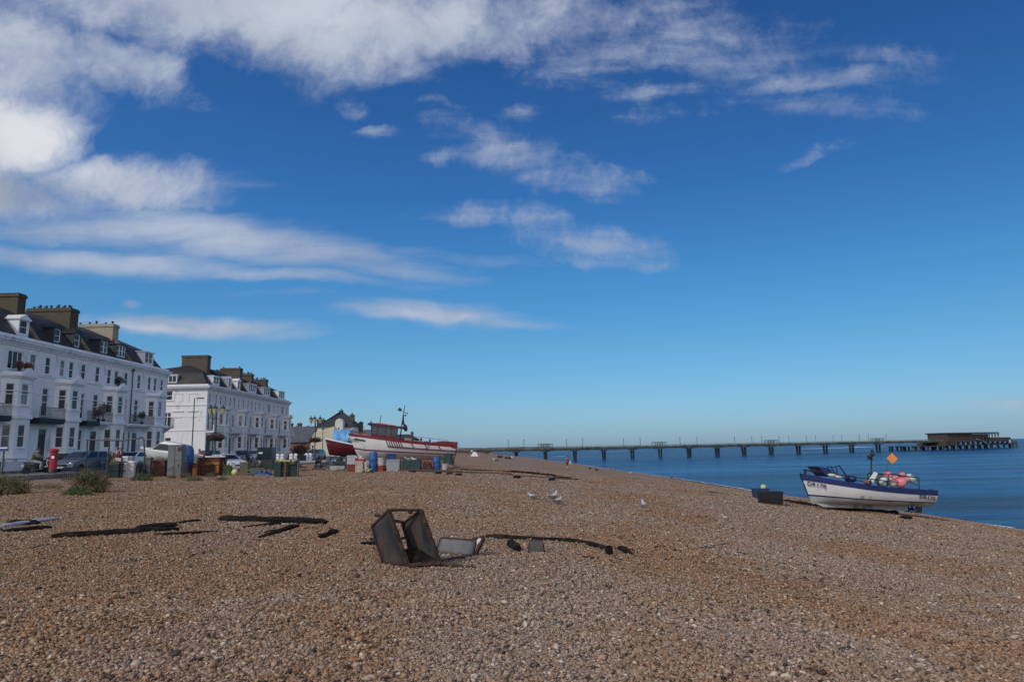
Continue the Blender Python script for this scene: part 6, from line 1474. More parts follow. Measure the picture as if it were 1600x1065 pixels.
# chocks and props below the hulls
for i, (px, Y, h_) in enumerate([(560, 62.3, .75), (590, 62.3, .5), (640, 62.6, .5), (690, 63, .45), (530, 69.5, .9), (560, 70.5, .8)]):
    q = at(px, 725, Y); T = thing('timber_chock', ['timber chock under the bow of the big boat', 'timber chock under the forefoot of the big boat', 'timber chock amidships under the big boat', 'timber chock under the stern of the big boat', 'timber prop under the bow of the red hulled boat', 'timber prop under the middle of the red hulled boat'][i], 'chock', (q.x, Y, G(q.x, Y) - .03), group='chocks under the beached boats'); mb = MB()
    for k in range(3): mb.box((0, R_.uniform(-.05, .05), h_ * (k + .5) / 3), (.34, 1.6 - .2 * k, h_ / 3 - .01), rz=R_.uniform(-.08, .08))
    mb.build('baulk', M_TIMB, T)
def timber(label, a, b, w, h, m, cat='timber', name='timber', bend=0.0, ragged=.25, group=None, seg=None, taper=(1, 1), sink=.3):
    """weathered beam between two ground points, surface broken and ends worn"""
    a, b = Vector(a), Vector(b); L_ = (b - a).length; T = thing(name, label, cat, a, group=group); mb = MB(); n = seg or max(6, int(L_ / .18)); d = (b - a) / L_; sd = Vector((d.y, -d.x, 0)).normalized(); rings = []; sdv = R_.uniform(0, 50)
    for i in range(n + 1):
        t_ = i / n; c = d * (L_ * t_) + Vector((0, 0, h * (.5 - sink))) + sd * bend * math.sin(t_ * math.pi); k = taper[0] + (taper[1] - taper[0]) * t_
        if i in (0, n): k *= .55
        ring = []
        for j in range(8):
            q = 2 * math.pi * (j + .5) / 8; f = (1 + ragged * mnoise.noise(Vector((t_ * L_ * 2.5 + sdv, j * 1.7, sdv)))) * k
            sq = 1 / max(abs(math.cos(q)), abs(math.sin(q))) ** .8
            ring.append(c + sd * (math.cos(q) * w / 2 * f * sq) + Vector((0, 0, math.sin(q) * h / 2 * f * sq)))
        rings.append(ring)
    mb.loft(rings, closed=True, cap=True); mb.build('beam', m, T, smooth=50); return T
def gp(px, py):
    z = 0.0
    for _ in range(12): q = atz(px, py, z); z = G(q.x, q.y)
    q.z = z; return q
# long beams and planks in front of the gear row
timber('long low sleeper lying before the gear row, left part', gp(560, 733.5), gp(700, 738), .25, .26, M_TIMB)
timber('long low sleeper continuing right from the gear row', gp(700, 738.5), gp(800, 742.5), .25, .22, M_TIMB)
timber('long thin board trailing right over the open beach', gp(800, 743), gp(905, 749), .2, .10, M_TIMB)
for i, (a, b, w, h, lab) in enumerate([((716, 733.5), (760, 735.5), .35, .14, 'left piece of the dark timbers right of the big boat'), ((758, 735.5), (802, 737.5), .3, .14, 'second piece of the dark timbers right of the big boat'), ((798, 737.5), (846, 741.5), .6, .24, 'thick black beam in the middle of the dark timbers'),
                                       ((838, 741), (868, 743), .5, .18, 'black board at the right end of the thick beam'), ((852, 743.5), (874, 745), .5, .1, 'yellowish board among the dark timbers'), ((866, 744.5), (892, 747), .4, .12, 'last dark board at the right of the dark timbers')]):
    timber(lab, gp(*a), gp(*b), w, h, M_KHAKI if i == 4 else M_DKTIMB, group='dark timbers on the far beach')
for i, (px, py) in enumerate([(640, 737), (680, 740.5), (697, 741.5), (711, 742.5), (802, 746.5), (857, 750.5)]):
    q = gp(px, py); timber(['dark stub beside the sleeper, first from the left', 'dark stub beside the sleeper, below the brown heap', 'dark stub third along the sleeper', 'dark stub fourth along the sleeper', 'dark stub before the thick black beam', 'small dark stub right of the others'][i], q, q + Vector((.42, .1, 0)), .3, .2, M_DKTIMB, group='dark stubs along the sleepers')
# gear farther left
s_ = span(264, 285, 695.5, 737.5, 47.5); T = boxy('steel_locker', 'tall grey steel locker with rust stains in front of the cabin boat', 'locker', s_, M_LOCK, lid=M_LOCK, depth=.8, rz=.15)
mb = MB(); mb.bx(.18, .42, -.425, -.40, s_[2] - .38, s_[2] - .12); mb.build('rust_patch', M_RUST, T); mb = MB(); mb.bx(-.012, .012, -.415, -.40, .1, s_[2] - .1); mb.bx(.25, .3, -.44, -.40, .75, .9); mb.build('door_seam', M_DARK, T)
s_ = span(283, 298.5, 696, 736, 49); T = thing('round_top_bin', 'blue bin with a rounded top right of the grey locker', 'bin', s_[0], rz=.1); w, h = s_[1] / 2, s_[2]
mb = MB(); mb.prism([(-w, h * .45), (w, h * .45), (w, h * .82), (w * .8, h * .94), (w * .3, h), (-w * .3, h), (-w * .8, h * .94), (-w, h * .82)], -.4, .4, 'y'); mb.build('body', M_BLUEC, T, bevel=.02); mb = MB(); mb.bx(-w * .9, w * .9, -.36, .36, 0, h * .45); mb.build('base', jm('base_plum', (.05, .03, .06)), T)
boxy('rusty_box', 'low rust brown box left of the grey locker', 'box', span(237, 262, 719.5, 737, 48), M_RUSTB, lid=M_RUSTB, depth=1.0, rz=.05)
boxy('fish_bin', 'orange bin, left one of the pair behind the weeds', 'bin', span(289, 312, 715.5, 736, 50.5), M_ORANGE, ribs=3, depth=1.0, rz=.03)
T = boxy('fish_bin', 'rust streaked orange bin, right one of the pair', 'bin', span(312.5, 349, 714.5, 737, 50.8), M_RUST, ribs=0, depth=1.2, rz=-.02)
mb = MB(); mb.bx(-.2, .82, -.66, -.6, .82, 1.02); mb.bx(.5, .8, -.65, -.6, .25, .75); mb.build('orange_panel', M_ORANGE, T)
# long pale spar behind the bins
q0, q1 = at(297, 713.5, 53), at(352, 713.5, 53); T = thing('spar', 'long white painted spar lying behind the orange bins', 'spar', (q0.x, 53, q0.z)); mb = MB(); mb.beam((0, 0, 0), (q1.x - q0.x, 0, q1.z - q0.z), .14, .14); 
mb.build('pole', M_FRAME, T); mb = MB()
for k in (.1, .9): mb.beam(((q1.x - q0.x) * k, 0, -.1), ((q1.x - q0.x) * k, 0, -(q0.z - .1)), .08)
mb.build('trestle', M_TIMB, T)
T = thing('red_canopy', 'red cloth hung in front of the man in the white shirt', 'cloth', at(316, 711, 51)); mb = MB(); mb.loft([[(-.2 + .4 * i / 5, .03 * math.sin(i * 2 + j), .25 - .45 * j / 4) for j in range(5)] for i in range(6)]); o_ = mb.build('fabric', M_BOXR, T, smooth=60); o_.modifiers.new('s', 'SOLIDIFY').thickness = .02
mb = MB(); mb.beam((0, .05, .2), (0, .05, -1.4), .05); mb.build('pole', M_DARK, T)
heap('net_heap', 'green net heap left of the pale yellow float', 'net', span(349, 364, 723, 738, 50.5), [jm('net_green2', (.05, .075, .03), .9, .5), M_LEAFO], 10)
s_ = span(362.5, 372, 727.5, 738, 50); T = thing('float', 'large pale yellow float beside the green net heap', 'float', s_[0] + Vector((0, 0, .22))); mb = MB(); mb.ball((0, 0, 0), (.24, .24, .25), 18); mb.build('ball', M_YEL, T, smooth=180); mb = MB(); mb.lathe((0, 0, .22), [(.06, 0), (.05, .06), (.02, .08)], 8); mb.build('eye', M_ORANGE, T)
heap('tarp_heap', 'big dark tarpaulin heap beyond the khaki boards', 'tarpaulin', span(372, 404, 712, 723, 60), [M_TARPD, M_BLACK], 6, depth=1.5)
boxy('pallet_box', 'tall khaki crate at the left of the khaki boards', 'crate', span(376, 389, 722, 738, 49.5), M_KHAKI, ribs=4, rz=.1)
T = thing('board_stack', 'stack of khaki boards lying on the shingle', 'boards', gz(407, 737, 49)); mb = MB()
for k, (w, dx_) in enumerate([(1.7, 0), (1.5, -.1), (1.3, .1), (1.65, -.05), (1.0, -.2)]): mb.box((dx_, R_.uniform(-.1, .1), .05 + k * .11), (w, .5, .07), rz=R_.uniform(-.1, .1))
mb.build('board', M_KHAKI, T)
heap('tarp_heap', 'low blue sheet at the foot of the khaki boards', 'tarpaulin', span(398, 425, 735, 739, 47.5), [M_CRATEB, M_DARK], 3)
heap('net_heap', 'dark clutter of pots and rope on top of the khaki boards', 'net', span(388, 410, 720, 728, 51.5), [M_TARPD, M_KHAKI], 12)
s_ = span(405, 428, 703.5, 716.5, 62); T = boxy('skip', 'black container with a small pale label below the farther terrace', 'container', (s_[0], s_[1], 1.0), M_CBLK, lid=M_CBLK, depth=1.2, rz=0, z=.62); T.location.z = at(416, 717, 62).z
mb = MB(); mb.bx(-.5, -.16, -.63, -.60, .5, .62); mb.build('label_plate', M_FRAME, T)
mb = MB(); mb.bx(-.75, .75, -.6, .6, -(T.location.z - .1), -.01); mb.build('skid', M_DARK, T)
T = thing('float', 'white round float left of the black container', 'float', at(404, 715, 60)); T.location.z = .78; mb = MB(); mb.ball((0, 0, 0), .2, 16); mb.build('ball', M_BUOYW, T, smooth=180); mb = MB(); mb.bx(-.25, .25, -.25, .25, -.7, -.19); mb.build('stand', M_TIMB, T)
# dark crates with yellow tops
gC = 'dark crates under the yellow topped heap'
for i, (x0, x1, yt, lab) in enumerate([(430, 441, 722, 'left dark crate under the yellow topped heap'), (441.5, 453, 721.5, 'middle dark crate under the yellow topped heap'), (453.5, 465, 721, 'right dark crate under the yellow topped heap')]):
    boxy('dark_crate', lab, 'crate', span(x0, x1, yt, 741, 45.4 + i * .15), [M_BOXDG, M_TIMB, M_BOXDG][i], ribs=5, rz=.05, depth=.7, group=gC)
heap('net_heap', 'rope and yellow net heaped over the three dark crates', 'net', (Vector((at(448, 721, 45.6).x, 45.6, at(448, 722, 45.6).z - .06)), 1.5, .30), [M_TARPD, M_YEL], 26, depth=.8)
for px, h_, lab in ((431.5, 26, 'leftmost upright stake at the dark crates'), (445, 24, 'upright stake in the middle of the dark crates'), (464.5, 22, 'upright stake at the right of the dark crates')):
    q = gz(px, 741, 45.1); T = thing('stake', lab, 'stake', q, group='stakes at the dark crates'); mb = MB(); mb.tube([(0, 0, -.1), (.03, 0, h_ / 23.6)], [.03, .02], 6); mb.build('pole', M_TIMBL, T)
for i, (a, b, m, lab) in enumerate([((463, 725.5), (486, 724), M_TIMBL, 'pale plank right of the dark crates'), ((470, 731), (478, 731), M_DKTIMB, 'dark lump right of the dark crates'), ((488, 733.5), (507, 733), M_TIMB, 'brown board lying level with the dark crates'), ((500, 729), (520, 726), M_DKTIMB, 'dark board left of the pale skiff'), ((455, 727), (470, 729), M_DKTIMB, 'dark board touching the dark crates'),
                                  ((484, 722), (498, 722.5), M_DKTIMB, 'dark baulk near the white balustrade'), ((505, 724), (516, 728), M_DKTIMB, 'dark slanting baulk next to the pale skiff'), ((470, 736), (482, 735), M_TIMB, 'small brown board in front of the pale plank')]):
    timber(lab, gp(*a), gp(*b), .35, .18, m)
s_ = span(494, 501, 707, 721, 66); T = thing('winch', 'black boat winch standing by the white balustrade', 'winch', s_[0]); mb = MB(); mb.bx(-.3, .3, -.4, .4, 0, .35); mb.bx(-.25, -.18, -.2, .2, .35, .95); mb.bx(.18, .25, -.2, .2, .35, .95); mb.build('frame', M_DARK, T); mb = MB(); mb.lathe((-.18, 0, .7), [(.22, 0), (.22, .04), (.12, .05), (.12, .31), (.22, .32), (.22, .36)], 14, axis=Matrix.Rotation(rad(90), 3, 'Y')); mb.build('drum', M_BLACK, T)
# machinery under the red hulled boat
for i, (x0, x1, yt, yb, Y, m, lab) in enumerate([(508, 522, 712, 722, 66, M_CGREY, 'grey engine block under the bow of the red hulled boat'), (524, 538, 713, 724, 64, M_DARK, 'dark machinery under the red hulled boat'), (538, 548, 716, 725, 62, M_CBLU, 'dark blue machinery left of the big boat bow')]):
    s_ = span(x0, x1, yt, yb, Y); T = thing('machinery', lab, 'machinery', s_[0]); w, h = s_[1], s_[2]; mb = MB(); mb.bx(-w / 2, w / 2, -.3, .3, .1, h * .6); mb.bx(-w * .3, w * .1, -.2, .2, h * .6, h); mb.build('housing', m, T, bevel=.03)
    mb = MB(); mb.tube([(w * .2, -.2, h * .6), (w * .35, -.25, h * .95), (w * .5, -.2, h * .5)], .04, 6); mb.tube([(-w * .4, -.32, .3), (-w * .2, -.4, h * .5), (w * .3, -.36, .3)], .03, 6); mb.build('pipe', M_DARK, T, smooth=50)
    mb = MB(); mb.bx(-w / 2 - .05, w / 2 + .05, -.35, .35, 0, .1); mb.build('skid', M_TIMB, T)
# white polystyrene boxes, pots, sacks behind the railing
for i, (x0, x1, yt, yb, lab) in enumerate([(189, 200, 724, 736.5, 'lower left white box of the stack behind the railing'), (201, 212, 721, 736.5, 'largest white box of the stack behind the railing'), (183, 192, 716, 724, 'small white box high at the left of the stack'), (192, 201, 713.5, 723.5, 'white box high in the middle of the stack'), (201, 208, 713, 720.5, 'small white box at the top right of the stack')]):
    s_ = span(x0, x1, yt, yb, 45.6 + i * .2); b0 = at(x0, yb, 45.6).z if i > 1 else None
    if i > 1: s_ = (s_[0], s_[1], at(x0, yt, 45.6).z - b0)
    boxy('polystyrene_box', lab, 'box', s_, mat('polystyrene_%d' % i, (.50 + .04 * (i % 2), .50, .50), .8, .08), lid=M_FRAME if i % 2 else None, depth=.45, rz=R_.uniform(-.2, .2), group='white boxes behind the railing', z=b0)
boxy('lobster_pot', 'dark lobster pot at the left of the white boxes, nearest the railing', 'lobster pot', span(169, 179, 725, 737, 45.2), M_TARPD, ribs=6, rz=.1, depth=.5); boxy('lobster_pot', 'dark lobster pot touching the lower left white box', 'lobster pot', span(179.5, 188.5, 724, 737, 45.1), M_BOXDG, ribs=5, rz=-.05, depth=.5)
heap('net_heap', 'green brown net lying on the two lobster pots', 'net', (Vector((at(179, 723, 45.2).x, 45.3, at(179, 724.5, 45.2).z - .03)), .8, .3), [M_LEAFB, M_LEAFO], 10)
heap('sack', 'black refuse sack, tallest of the pair right of the white boxes', 'sack', span(211, 220, 712, 733, 46), [M_CBLK]); heap('sack', 'black refuse sack right of the taller one', 'sack', span(218, 227, 717, 733, 46.3), [M_TARPD])
boxy('bin', 'dull grey bin between the black sacks and the rust brown box', 'bin', span(227.5, 236, 715, 735, 47), jm('bin_grey', (.10, .105, .11)), depth=.4, rz=.1)
heap('tarp_heap', 'dark blue tarpaulin over gear right of the grey car', 'tarpaulin', span(160, 173, 709, 730, 49.5), [jm('tarp_navy', (.02, .035, .08)), M_DARK], 4, depth=.8)
q = at(6, 699, 47); T = thing('notice_board', 'blue and white board at the far left edge', 'sign', (q.x, 47, .6)); mb = MB(); mb.bx(-.3, .3, -.03, .03, q.z - .6 - .25, q.z - .6 + .12); mb.build('panel', M_CBLU, T); mb = MB(); mb.bx(-.28, .28, -.04, -.031, q.z - .6 - .05, q.z - .6 + .02); mb.build('white_band', M_FRAME, T); mb = MB(); mb.beam((0, .05, 0), (0, .05, q.z - .6 + .2), .07); mb.build('post', M_DARK, T)

# ------------------------------------------------------------------ driftwood and wreckage in the foreground
FW = 'charred timbers on the foreground shingle'
def tm(lab, a, b, w, h, m=None, **k): return timber(lab, gp(*a), gp(*b), w, h, m or M_DKTIMB, group=FW, **k)
tm('long black beam lying left of centre, the longest of the left pile', (80, 840.5), (262, 829.5), .17, .15)
tm('black beam crossing the right end of the longest left one', (190, 832), (312, 813.5), .13, .12, taper=(.7, .6))
tm('thick short black piece on the middle of the left pile', (212, 829), (275, 821.5), .26, .15, ragged=.5)
tm('black plank lying along the front of the left pile', (200, 832.5), (280, 828.5), .18, .13)
tm('thin black pole in front of the left pile', (243, 836), (342, 830), .11, .07, taper=(1, .5))
tm('thick dark beam with pale ends left of the rusty frame', (344, 812), (510, 818.5), .22, .17)
tm('short stick just below the thick dark beam', (379, 824), (439, 819), .12, .08, taper=(.5, 1))
tm('splintered black piece below the thick dark beam', (404, 841), (466, 822), .20, .12, taper=(.4, .8), ragged=.6)
tm('flat dark scrap behind the splintered piece', (414, 833), (444, 827.5), .25, .05, ragged=.7)
tm('dark grey chunk halfway to the rusty frame', (499, 841), (526, 831), .16, .11, ragged=.5)
tm('twisted black root against the rusty frame', (562, 850.5), (596, 851), .14, .10, ragged=.7, taper=(.4, 1.2))
tm('thin twig above the twisted root', (576, 843), (592, 841.5), .06, .04)
tm('long dark green pole right of the rusty frame', (759, 839.5), (917, 849), .12, .11)
tm('slanting end piece at the right of the long green pole', (914, 848.5), (948, 858.5), .11, .09)
tm('dark rounded stump under the long green pole', (795, 852), (811, 862), .13, .14, sink=.1, ragged=.4)
tm('upright square black block at the end of the long pole', (947, 866), (957, 866), .12, .16, sink=.05, ragged=.2)
tm('dark forked chunk right of the square block', (967, 857), (986, 867), .11, .11, ragged=.6)
tm('thin branch behind the forked chunk', (975, 854), (1000, 866), .04, .03)
tm('thin wire like twig left of the square block', (908, 870), (940, 872), .03, .03)
tm('reddish bark strip on the open shingle, upper one', (1097, 855), (1139, 849), .09, .05, M_TIMB, taper=(.6, .4)); tm('reddish bark strip on the open shingle, lower one', (1092, 857), (1136, 854.5), .09, .05, M_TIMB, taper=(.5, .7))
tm('tiny dark stick left of the bark strips', (1022, 855), (1040, 854), .06, .04)
tm('flat dark board at the left edge, front one', (8, 831.5), (78, 825), .30, .12); tm('flat dark board behind the front one at the left edge', (12, 818), (60, 818.5), .5, .12, ragged=.5)
tm('pale washed plank at the left edge, long back one', (0, 823), (88, 810.5), .28, .09, mat('bleached_timber', (.30, .31, .34), .85, .3, 6, bump=.5, bscale=25, col2=(.12, .13, .15), c2amt=.3)); tm('small pale plank piece behind the left edge boards', (50, 815), (82, 810), .3, .09, bpy.data.materials['bleached_timber'])
tm('thin dark twigs under the left pile', (45, 858), (78, 850), .03, .03); tm('tiny twig right of the thin dark twigs', (60, 855.5), (70, 857.5), .03, .03); tm('small brown stick in the left foreground', (180, 879), (202, 877.5), .07, .04, M_TIMB)
tm('small dark knot of wood left of the thick dark beam', (352, 826), (360, 826), .07, .07, M_TIMB)
# rusty frame with two sheet panels
M_PANEL = mat('mildewed_sheet', (.040, .041, .043), .75, .35, 5, spec=.2, col2=(.085, .06, .048), c2amt=.55, c2scale=3.5, bump=.2, bscale=30, stretch=(1, 1, .4)); M_PANEL2 = mat('grey_sheet', (.12, .12, .125), .6, .2, 6, col2=(.10, .10, .10), c2amt=.3, c2scale=5)
M_RUSTF = mat('rusty_steel', (.075, .032, .024), .85, .4, 14, bump=.6, bscale=70, col2=(.022, .013, .011), c2amt=.55, c2scale=9)
B3 = gp(639, 886.5); T = thing('scrap_rack', 'tipped rusty steel frame with two grey sheet sides stuck in the shingle', 'metal frame', B3)
def L3d(px, py, Y): return at(px, py, Y) - B3
Y0 = B3.y
P3 = L3d(639, 886, Y0); P2 = L3d(607.5, 796, Y0 + .02); P1 = L3d(581.3, 822.5, Y0 + .30); P4 = L3d(600, 884, Y0 + .30)
Q3 = L3d(688, 880, Y0 + .06); Q2 = L3d(657.7, 796, Y0 + .08); Q1 = L3d(629, 818, Y0 + .38); Q4 = L3d(646, 878, Y0 + .40)
for a, b, c, d in ((P1, P2, P3, P4), (Q1, Q2, Q3, Q4)):
    n = (b - a).cross(d - a).normalized() * .006; mb = MB(); N_ = 8; rr_ = []
    for i in range(N_ + 1):
        rr_.append([(a.lerp(b, j / N_)).lerp(d.lerp(c, j / N_), i / N_) + n * (1 + 2.5 * mnoise.noise(Vector((i * .6, j * .5, a.x * 9)))) for j in range(N_ + 1)])
    mb.loft(rr_); o_ = mb.build('side_panel', M_PANEL, T, smooth=60); o_.modifiers.new('s', 'SOLIDIFY').thickness = .008
def bar(a, b, w=.034, nm='frame_bar', m=None):
    mb = MB(); a, b = Vector(a), Vector(b); k = max(3, int((b - a).length / .06)); rings = []; d = (b - a).normalized(); s1_ = d.orthogonal().normalized(); s2_ = d.cross(s1_)
    for i in range(k + 1):
        c = a.lerp(b, i / k); f = 1 + .25 * mnoise.noise(c * 14); rings.append([c + (s1_ * x + s2_ * y) * w / 2 * f for x, y in ((-1, -1), (1, -1), (1, 1), (-1, 1))])
    mb.loft(rings, closed=True, cap=True); return mb.build(nm, m or M_RUSTF, T)
for a, b, w in ((P1, P2, .035), (P2, P3, .045), (P3, P4, .04), (P4, P1, .035), (Q1, Q2, .035), (Q2, Q3, .045), (Q3, Q4, .04), (Q4, Q1, .035), (P2, Q2, .032), (P3 + Vector((0, -.02, .02)), Q3 + Vector((0, -.02, .0)), .06), (P1.lerp(P2, .55) + Vector((.05, 0, -.02)), Q1.lerp(Q2, .12), .03), (P4, Q4, .035), (P1.lerp(P4, .45), Q1.lerp(Q4, .35), .028)): bar(a, b, w)
bar(L3d(640, 887.5, Y0 - .03), L3d(694, 891.5, Y0 - .12), .04); bar(L3d(694, 891.5, Y0 - .12), L3d(712, 893, Y0 - .14), .022); bar(L3d(690, 880.5, Y0), L3d(743, 888, Y0 - .05), .045)
mb = MB(); mb.ball(P1.lerp(P2, .42) + Vector((-.03, .04, .06)), (.05, .03, .03), 8); mb.ball(Q1.lerp(Q2, .5) + Vector((-.02, .03, .07)), (.04, .03, .03), 8); mb.build('hinge', M_RUSTF, T, smooth=60)
mb = MB(); mb.quad(P4.lerp(P3, .9) + Vector((0, 0, .03)), Q3 + Vector((-.02, 0, .03)), Q4.lerp(Q3, .3) + Vector((0, 0, .22)), P4.lerp(P3, .3) + Vector((0, 0, .22))); o_ = mb.build('inner_panel', M_DKTIMB, T); o_.modifiers.new('s', 'SOLIDIFY').thickness = .008
B5 = gp(738, 868.5); T = thing('sheet_panel', 'small grey sheet panel in a thin frame beside the tipped rusty frame', 'metal panel', B5); Y1 = B5.y + .1
def L5(px, py, Y): return at(px, py, Y) - B5
a, b, c, d = L5(689, 839.5, Y1 + .12), L5(744, 844, Y1), L5(738, 870, Y1 - .06), L5(681, 864, Y1 + .06)
mb = MB(); mb.loft([[a.lerp(b, j / 6).lerp(d.lerp(c, j / 6), i / 4) + Vector((0, .01 * mnoise.noise(Vector((i, j, 0))), 0)) for j in range(7)] for i in range(5)]); o_ = mb.build('sheet', M_PANEL2, T, smooth=60); o_.modifiers.new('s', 'SOLIDIFY').thickness = .008
for p_, q_, w in ((a, b, .024), (b, c, .03), (c, d, .03), (d, a, .022), (L5(741, 870, Y1), L5(756, 840, Y1 - .1), .045), (L5(738, 842, Y1 + .1), L5(756, 838.5, Y1 - .05), .035), (L5(682, 862, Y1), L5(676, 846, Y1 + .1), .03)): bar(p_, q_, w)
mb = MB(); mb.beam(L5(744, 848, Y1), L5(752, 840, Y1 - .02), .015, .05); mb.build('white_strip', M_FRAME, T)
tm('rusty scrap bar lying below the small grey panel', (690, 877), (738, 868), .10, .05, M_RUSTF, ragged=.5)
# small broken crate under the pole
B6 = gp(838, 863); T = thing('broken_crate', 'small broken grey crate standing under the long green pole', 'crate', B6); mb = MB()
mb.box((0, 0, .10), (.22, .015, .17), rot=Matrix.Rotation(.25, 3, 'X')); mb.build('panel', M_PANEL2, T)
for x in (-.13, .13): bar((x * 1.05, -.02, -.02), (x * .8, .05, .20), .018)
bar((-.11, .05, .19), (.11, .05, .19), .014)
# ------------------------------------------------------------------ black tub, its blue tray and the yellowish line
s_ = span(1185.5, 1224.5, 768, 787, 33.0); tb = gp(1204, 787); T = thing('rubber_tub', 'big black rubber tub on the beach left of the blue and white boat', 'tub', tb, rz=-.12); w = 1.2; mb = MB()
mb.loft([[(x * k, y * k2, z) for x, y in [(-.5, -.28), (-.42, -.36), (.42, -.36), (.5, -.28), (.5, .28), (.42, .36), (-.42, .36), (-.5, .28)]] for k, k2, z in ((1.02, .98, 0), (1.10, 1.1, .52), (1.15, 1.15, .53), (1.15, 1.15, .59), (1.06, 1.05, .59), (1.0, .95, .1))], closed=True, cap=True); mb.build('body', mat('black_rubber', (.010, .011, .013), .55, .2), T, smooth=40)
mb = MB()
for x in (-.3, .3): mb.tube([(x - .1, -.40, .3), (x - .1, -.46, .3), (x + .1, -.46, .3), (x + .1, -.40, .3)], .014, 6)
mb.build('handle', M_BLACK, T)
tb2 = gp(1192, 779); T = thing('blue_tray', 'dark blue fish tray behind the black rubber tub', 'tray', (tb2.x, tb2.y + .3, G(tb2.x, tb2.y + .3))); mb = MB(); w, dd, h = .88, .5, .52
mb.loft([[(x * w * k, y * dd * k, z) for x, y in ((-.5, -.5), (.5, -.5), (.5, .5), (-.5, .5))] for k, z in ((.9, 0), (1, h), (1.08, h), (1.08, h + .05), (.98, h + .05), (.86, .1))], closed=True, cap=True); mb.build('body', mat('tray_blue', (.02, .045, .13), .5), T, bevel=.01); mb = MB(); mb.bx(-.2, .2, -.30, -.26, .3, .4); mb.build('handle', M_NAVY, T)
T = buoy('pale yellow green buoy lying on the blue tray', (tb2.x + .18, tb2.y + .3, G(tb2.x, tb2.y + .3) + h + .12), .14, M_BUOYG, None)
timber('dark driftwood stick at the left end of the yellowish pole', gp(1105, 768), gp(1124, 770.5), .12, .08, M_DKTIMB); timber('long yellowish brown pole leading to the black tub', gp(1124, 771), gp(1182, 778), .14, .10, mat('yellow_timber', (.22, .14, .05), .85, .3, 6, col2=(.08, .05, .03), c2amt=.4))
for i, (a, b, lab) in enumerate([((1226, 783), (1262, 789), 'dark timber left of the blue and white boat'), ((1252, 787.5), (1300, 793.5), 'dark skid timber under the bow of the blue and white boat'), ((1290, 793), (1345, 797.5), 'dark skid timber under the middle of the blue and white boat'), ((1335, 797), (1402, 801.5), 'dark skid timber under the stern of the blue and white boat'), ((1408, 809), (1425, 811.5), 'small dark lump by the stern of the blue and white boat')]):
    timber(lab, gp(*a), gp(*b), .4, .20, M_DKTIMB, group='skids under the blue and white boat', ragged=.5)

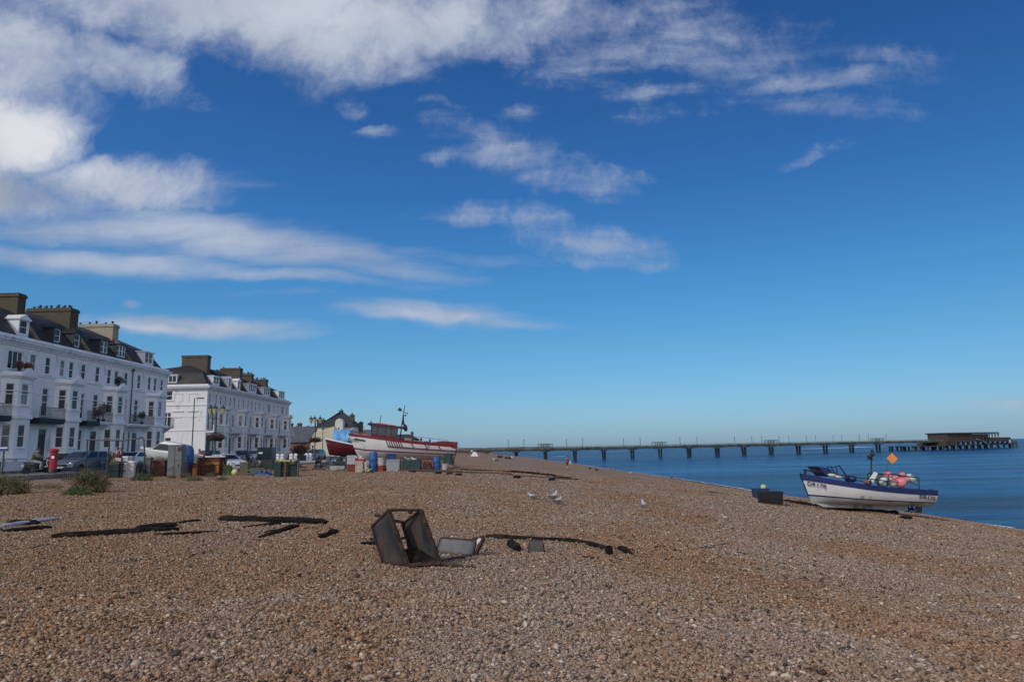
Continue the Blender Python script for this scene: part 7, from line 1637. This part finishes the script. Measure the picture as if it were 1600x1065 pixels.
# ------------------------------------------------------------------ birds
M_GW = mat('feather_white', (.46, .45, .43), .8, .08, 20); M_GG = mat('feather_grey', (.13, .135, .155), .8, .12, 20); M_BEAK = mat('beak_yellow', (.55, .35, .05), .5); M_LEGP = mat('leg_pink', (.45, .25, .2), .6)
def gull(label, px, py, heading, stand=True, scale=1.0, wm=None, bm=None, lying=False, group='gulls on the shingle'):
    scale *= .85; q = gp(px, py); T = thing('gull', label, 'bird', q, rz=heading, group=group); T.scale = (scale,) * 3
    z0 = .17 if stand else .07; V = Vector
    # one continuous body: tail, rump, breast, neck, head (facing +x)
    prof = [(-.24, .01, z0 + .035, .012, .006), (-.17, .0, z0 + .035, .045, .03), (-.09, 0, z0 + .04, .085, .075), (0, 0, z0 + .045, .102, .10), (.08, 0, z0 + .06, .098, .10), (.13, 0, z0 + .10, .072, .078), (.155, 0, z0 + .155, .052, .052), (.17, 0, z0 + .20, .048, .046), (.195, 0, z0 + .225, .050, .046), (.23, 0, z0 + .222, .036, .034), (.255, 0, z0 + .216, .014, .014)]
    if lying: prof = [(x * .95, y, z - (.05 if x > .14 else 0), a, b) for x, y, z, a, b in prof]
    mb = MB(); rings = [[V((x, y + a * math.cos(t), z + b * math.sin(t))) for t in [2 * math.pi * j / 12 for j in range(12)]] for x, y, z, a, b in prof]; mb.loft(rings, closed=True, cap=True); body = mb.build('body', bm or M_GW, T, smooth=180)
    hz = prof[-2][2]
    mb = MB(); mb.lathe((.25, 0, hz - .002), [(.012, 0), (.010, .03), (.003, .055)], 8, axis=Matrix.Rotation(rad(95), 3, 'Y')); mb.build('beak', M_BEAK, T, smooth=60)
    for s in (-1, 1):
        mb = MB(); rings = []
        for x, h_, d_ in ((-.30, .008, .0), (-.23, .02, .02), (-.12, .055, .075), (0, .085, .102), (.07, .06, .098), (.11, .02, .08)):
            rings.append([V((x, s * (d_ + .008), z0 + .07 - h_ * .8)), V((x, s * (d_ + .014), z0 + .07)), V((x, s * (d_ * .7 + .008), z0 + .075 + h_ * .35)), V((x, s * d_ * .25, z0 + .08 + h_ * .45))])
        mb.loft(rings); o_ = mb.build('wing', wm or M_GG, T, smooth=60); o_.modifiers.new('s', 'SOLIDIFY').thickness = .012
        mb = MB(); mb.ball((prof[-3][0] + .008, s * .030, hz + .006), .006, 6); mb.build('eye', M_BLACK, body)
        if stand:
            mb = MB(); mb.tube([(.0, s * .03, z0 - .01), (-.01, s * .03, z0 * .5), (.01, s * .03, .01)], .007, 6)
            for k in (-.5, 0, .5): mb.tube([(.01, s * .03, .012), (.055, s * .03 + k * .04, .008)], .005, 5)
            mb.build('leg', M_LEGP, T)
    mb = MB(); mb.prism([(-.33, -.012), (-.23, -.03), (-.23, .03), (-.33, .012)], z0 + .055, z0 + .066, 'z'); mb.build('wing_tip', M_BLACK, T)
    return T
gull('gull lying low, left of the pair in mid beach', 832.5, 779.5, rad(150), stand=False, lying=True, scale=.95)
gull('larger standing gull of the overlapping pair, head raised', 864.5, 784.5, rad(45), stand=True, scale=1.05)
gull('gull crouching in front at the right of the overlapping pair', 871.5, 787, rad(40), stand=False, scale=1.0, lying=True)
gull('gull standing alone right of centre, seen from behind', 1007.5, 798.5, rad(100), scale=1.0)
gull('small white bird alone far right on the shingle', 1133, 811, rad(200), stand=False, scale=.6, wm=M_GW)
gull('white gull at the water edge beyond the walker', 983.5, 743, rad(10), scale=1.3, group='gulls by the waterline')
gull('dark bird on the beach right of the walker, left one', 922, 734, rad(10), scale=1.2, wm=M_BLACK, bm=M_DARK, group='dark birds right of the walker'); gull('dark bird on the beach right of the walker, right one', 932, 736.5, rad(200), scale=1.3, wm=M_BLACK, bm=M_DARK, group='dark birds right of the walker')
gull('dark bird perched close to the waterline farther right', 1050, 747.5, rad(30), scale=1.2, wm=M_DARK, bm=M_GG, group='gulls by the waterline')
gull('black and white bird far up the beach near the seated visitors', 774, 723.5, rad(170), scale=2.0, wm=M_BLACK)
for i, (px, py, w) in enumerate([(741, 712.5, 1.0)]):
    q = gp(px, py); T = thing('beach_shelter', 'tiny white beach shelter near the foot of the pier', 'shelter', q); mb = MB(); mb.prism([(-1.0, 0), (1.0, 0), (.5, .9), (-.2, 1.1)], -.6, .6, 'y'); mb.build('canopy', M_FRAME, T); mb = MB(); mb.tube([(-1, -.7, 0), (-.2, -.62, 1.12)], .03, 5); mb.build('pole', M_DARK, T)
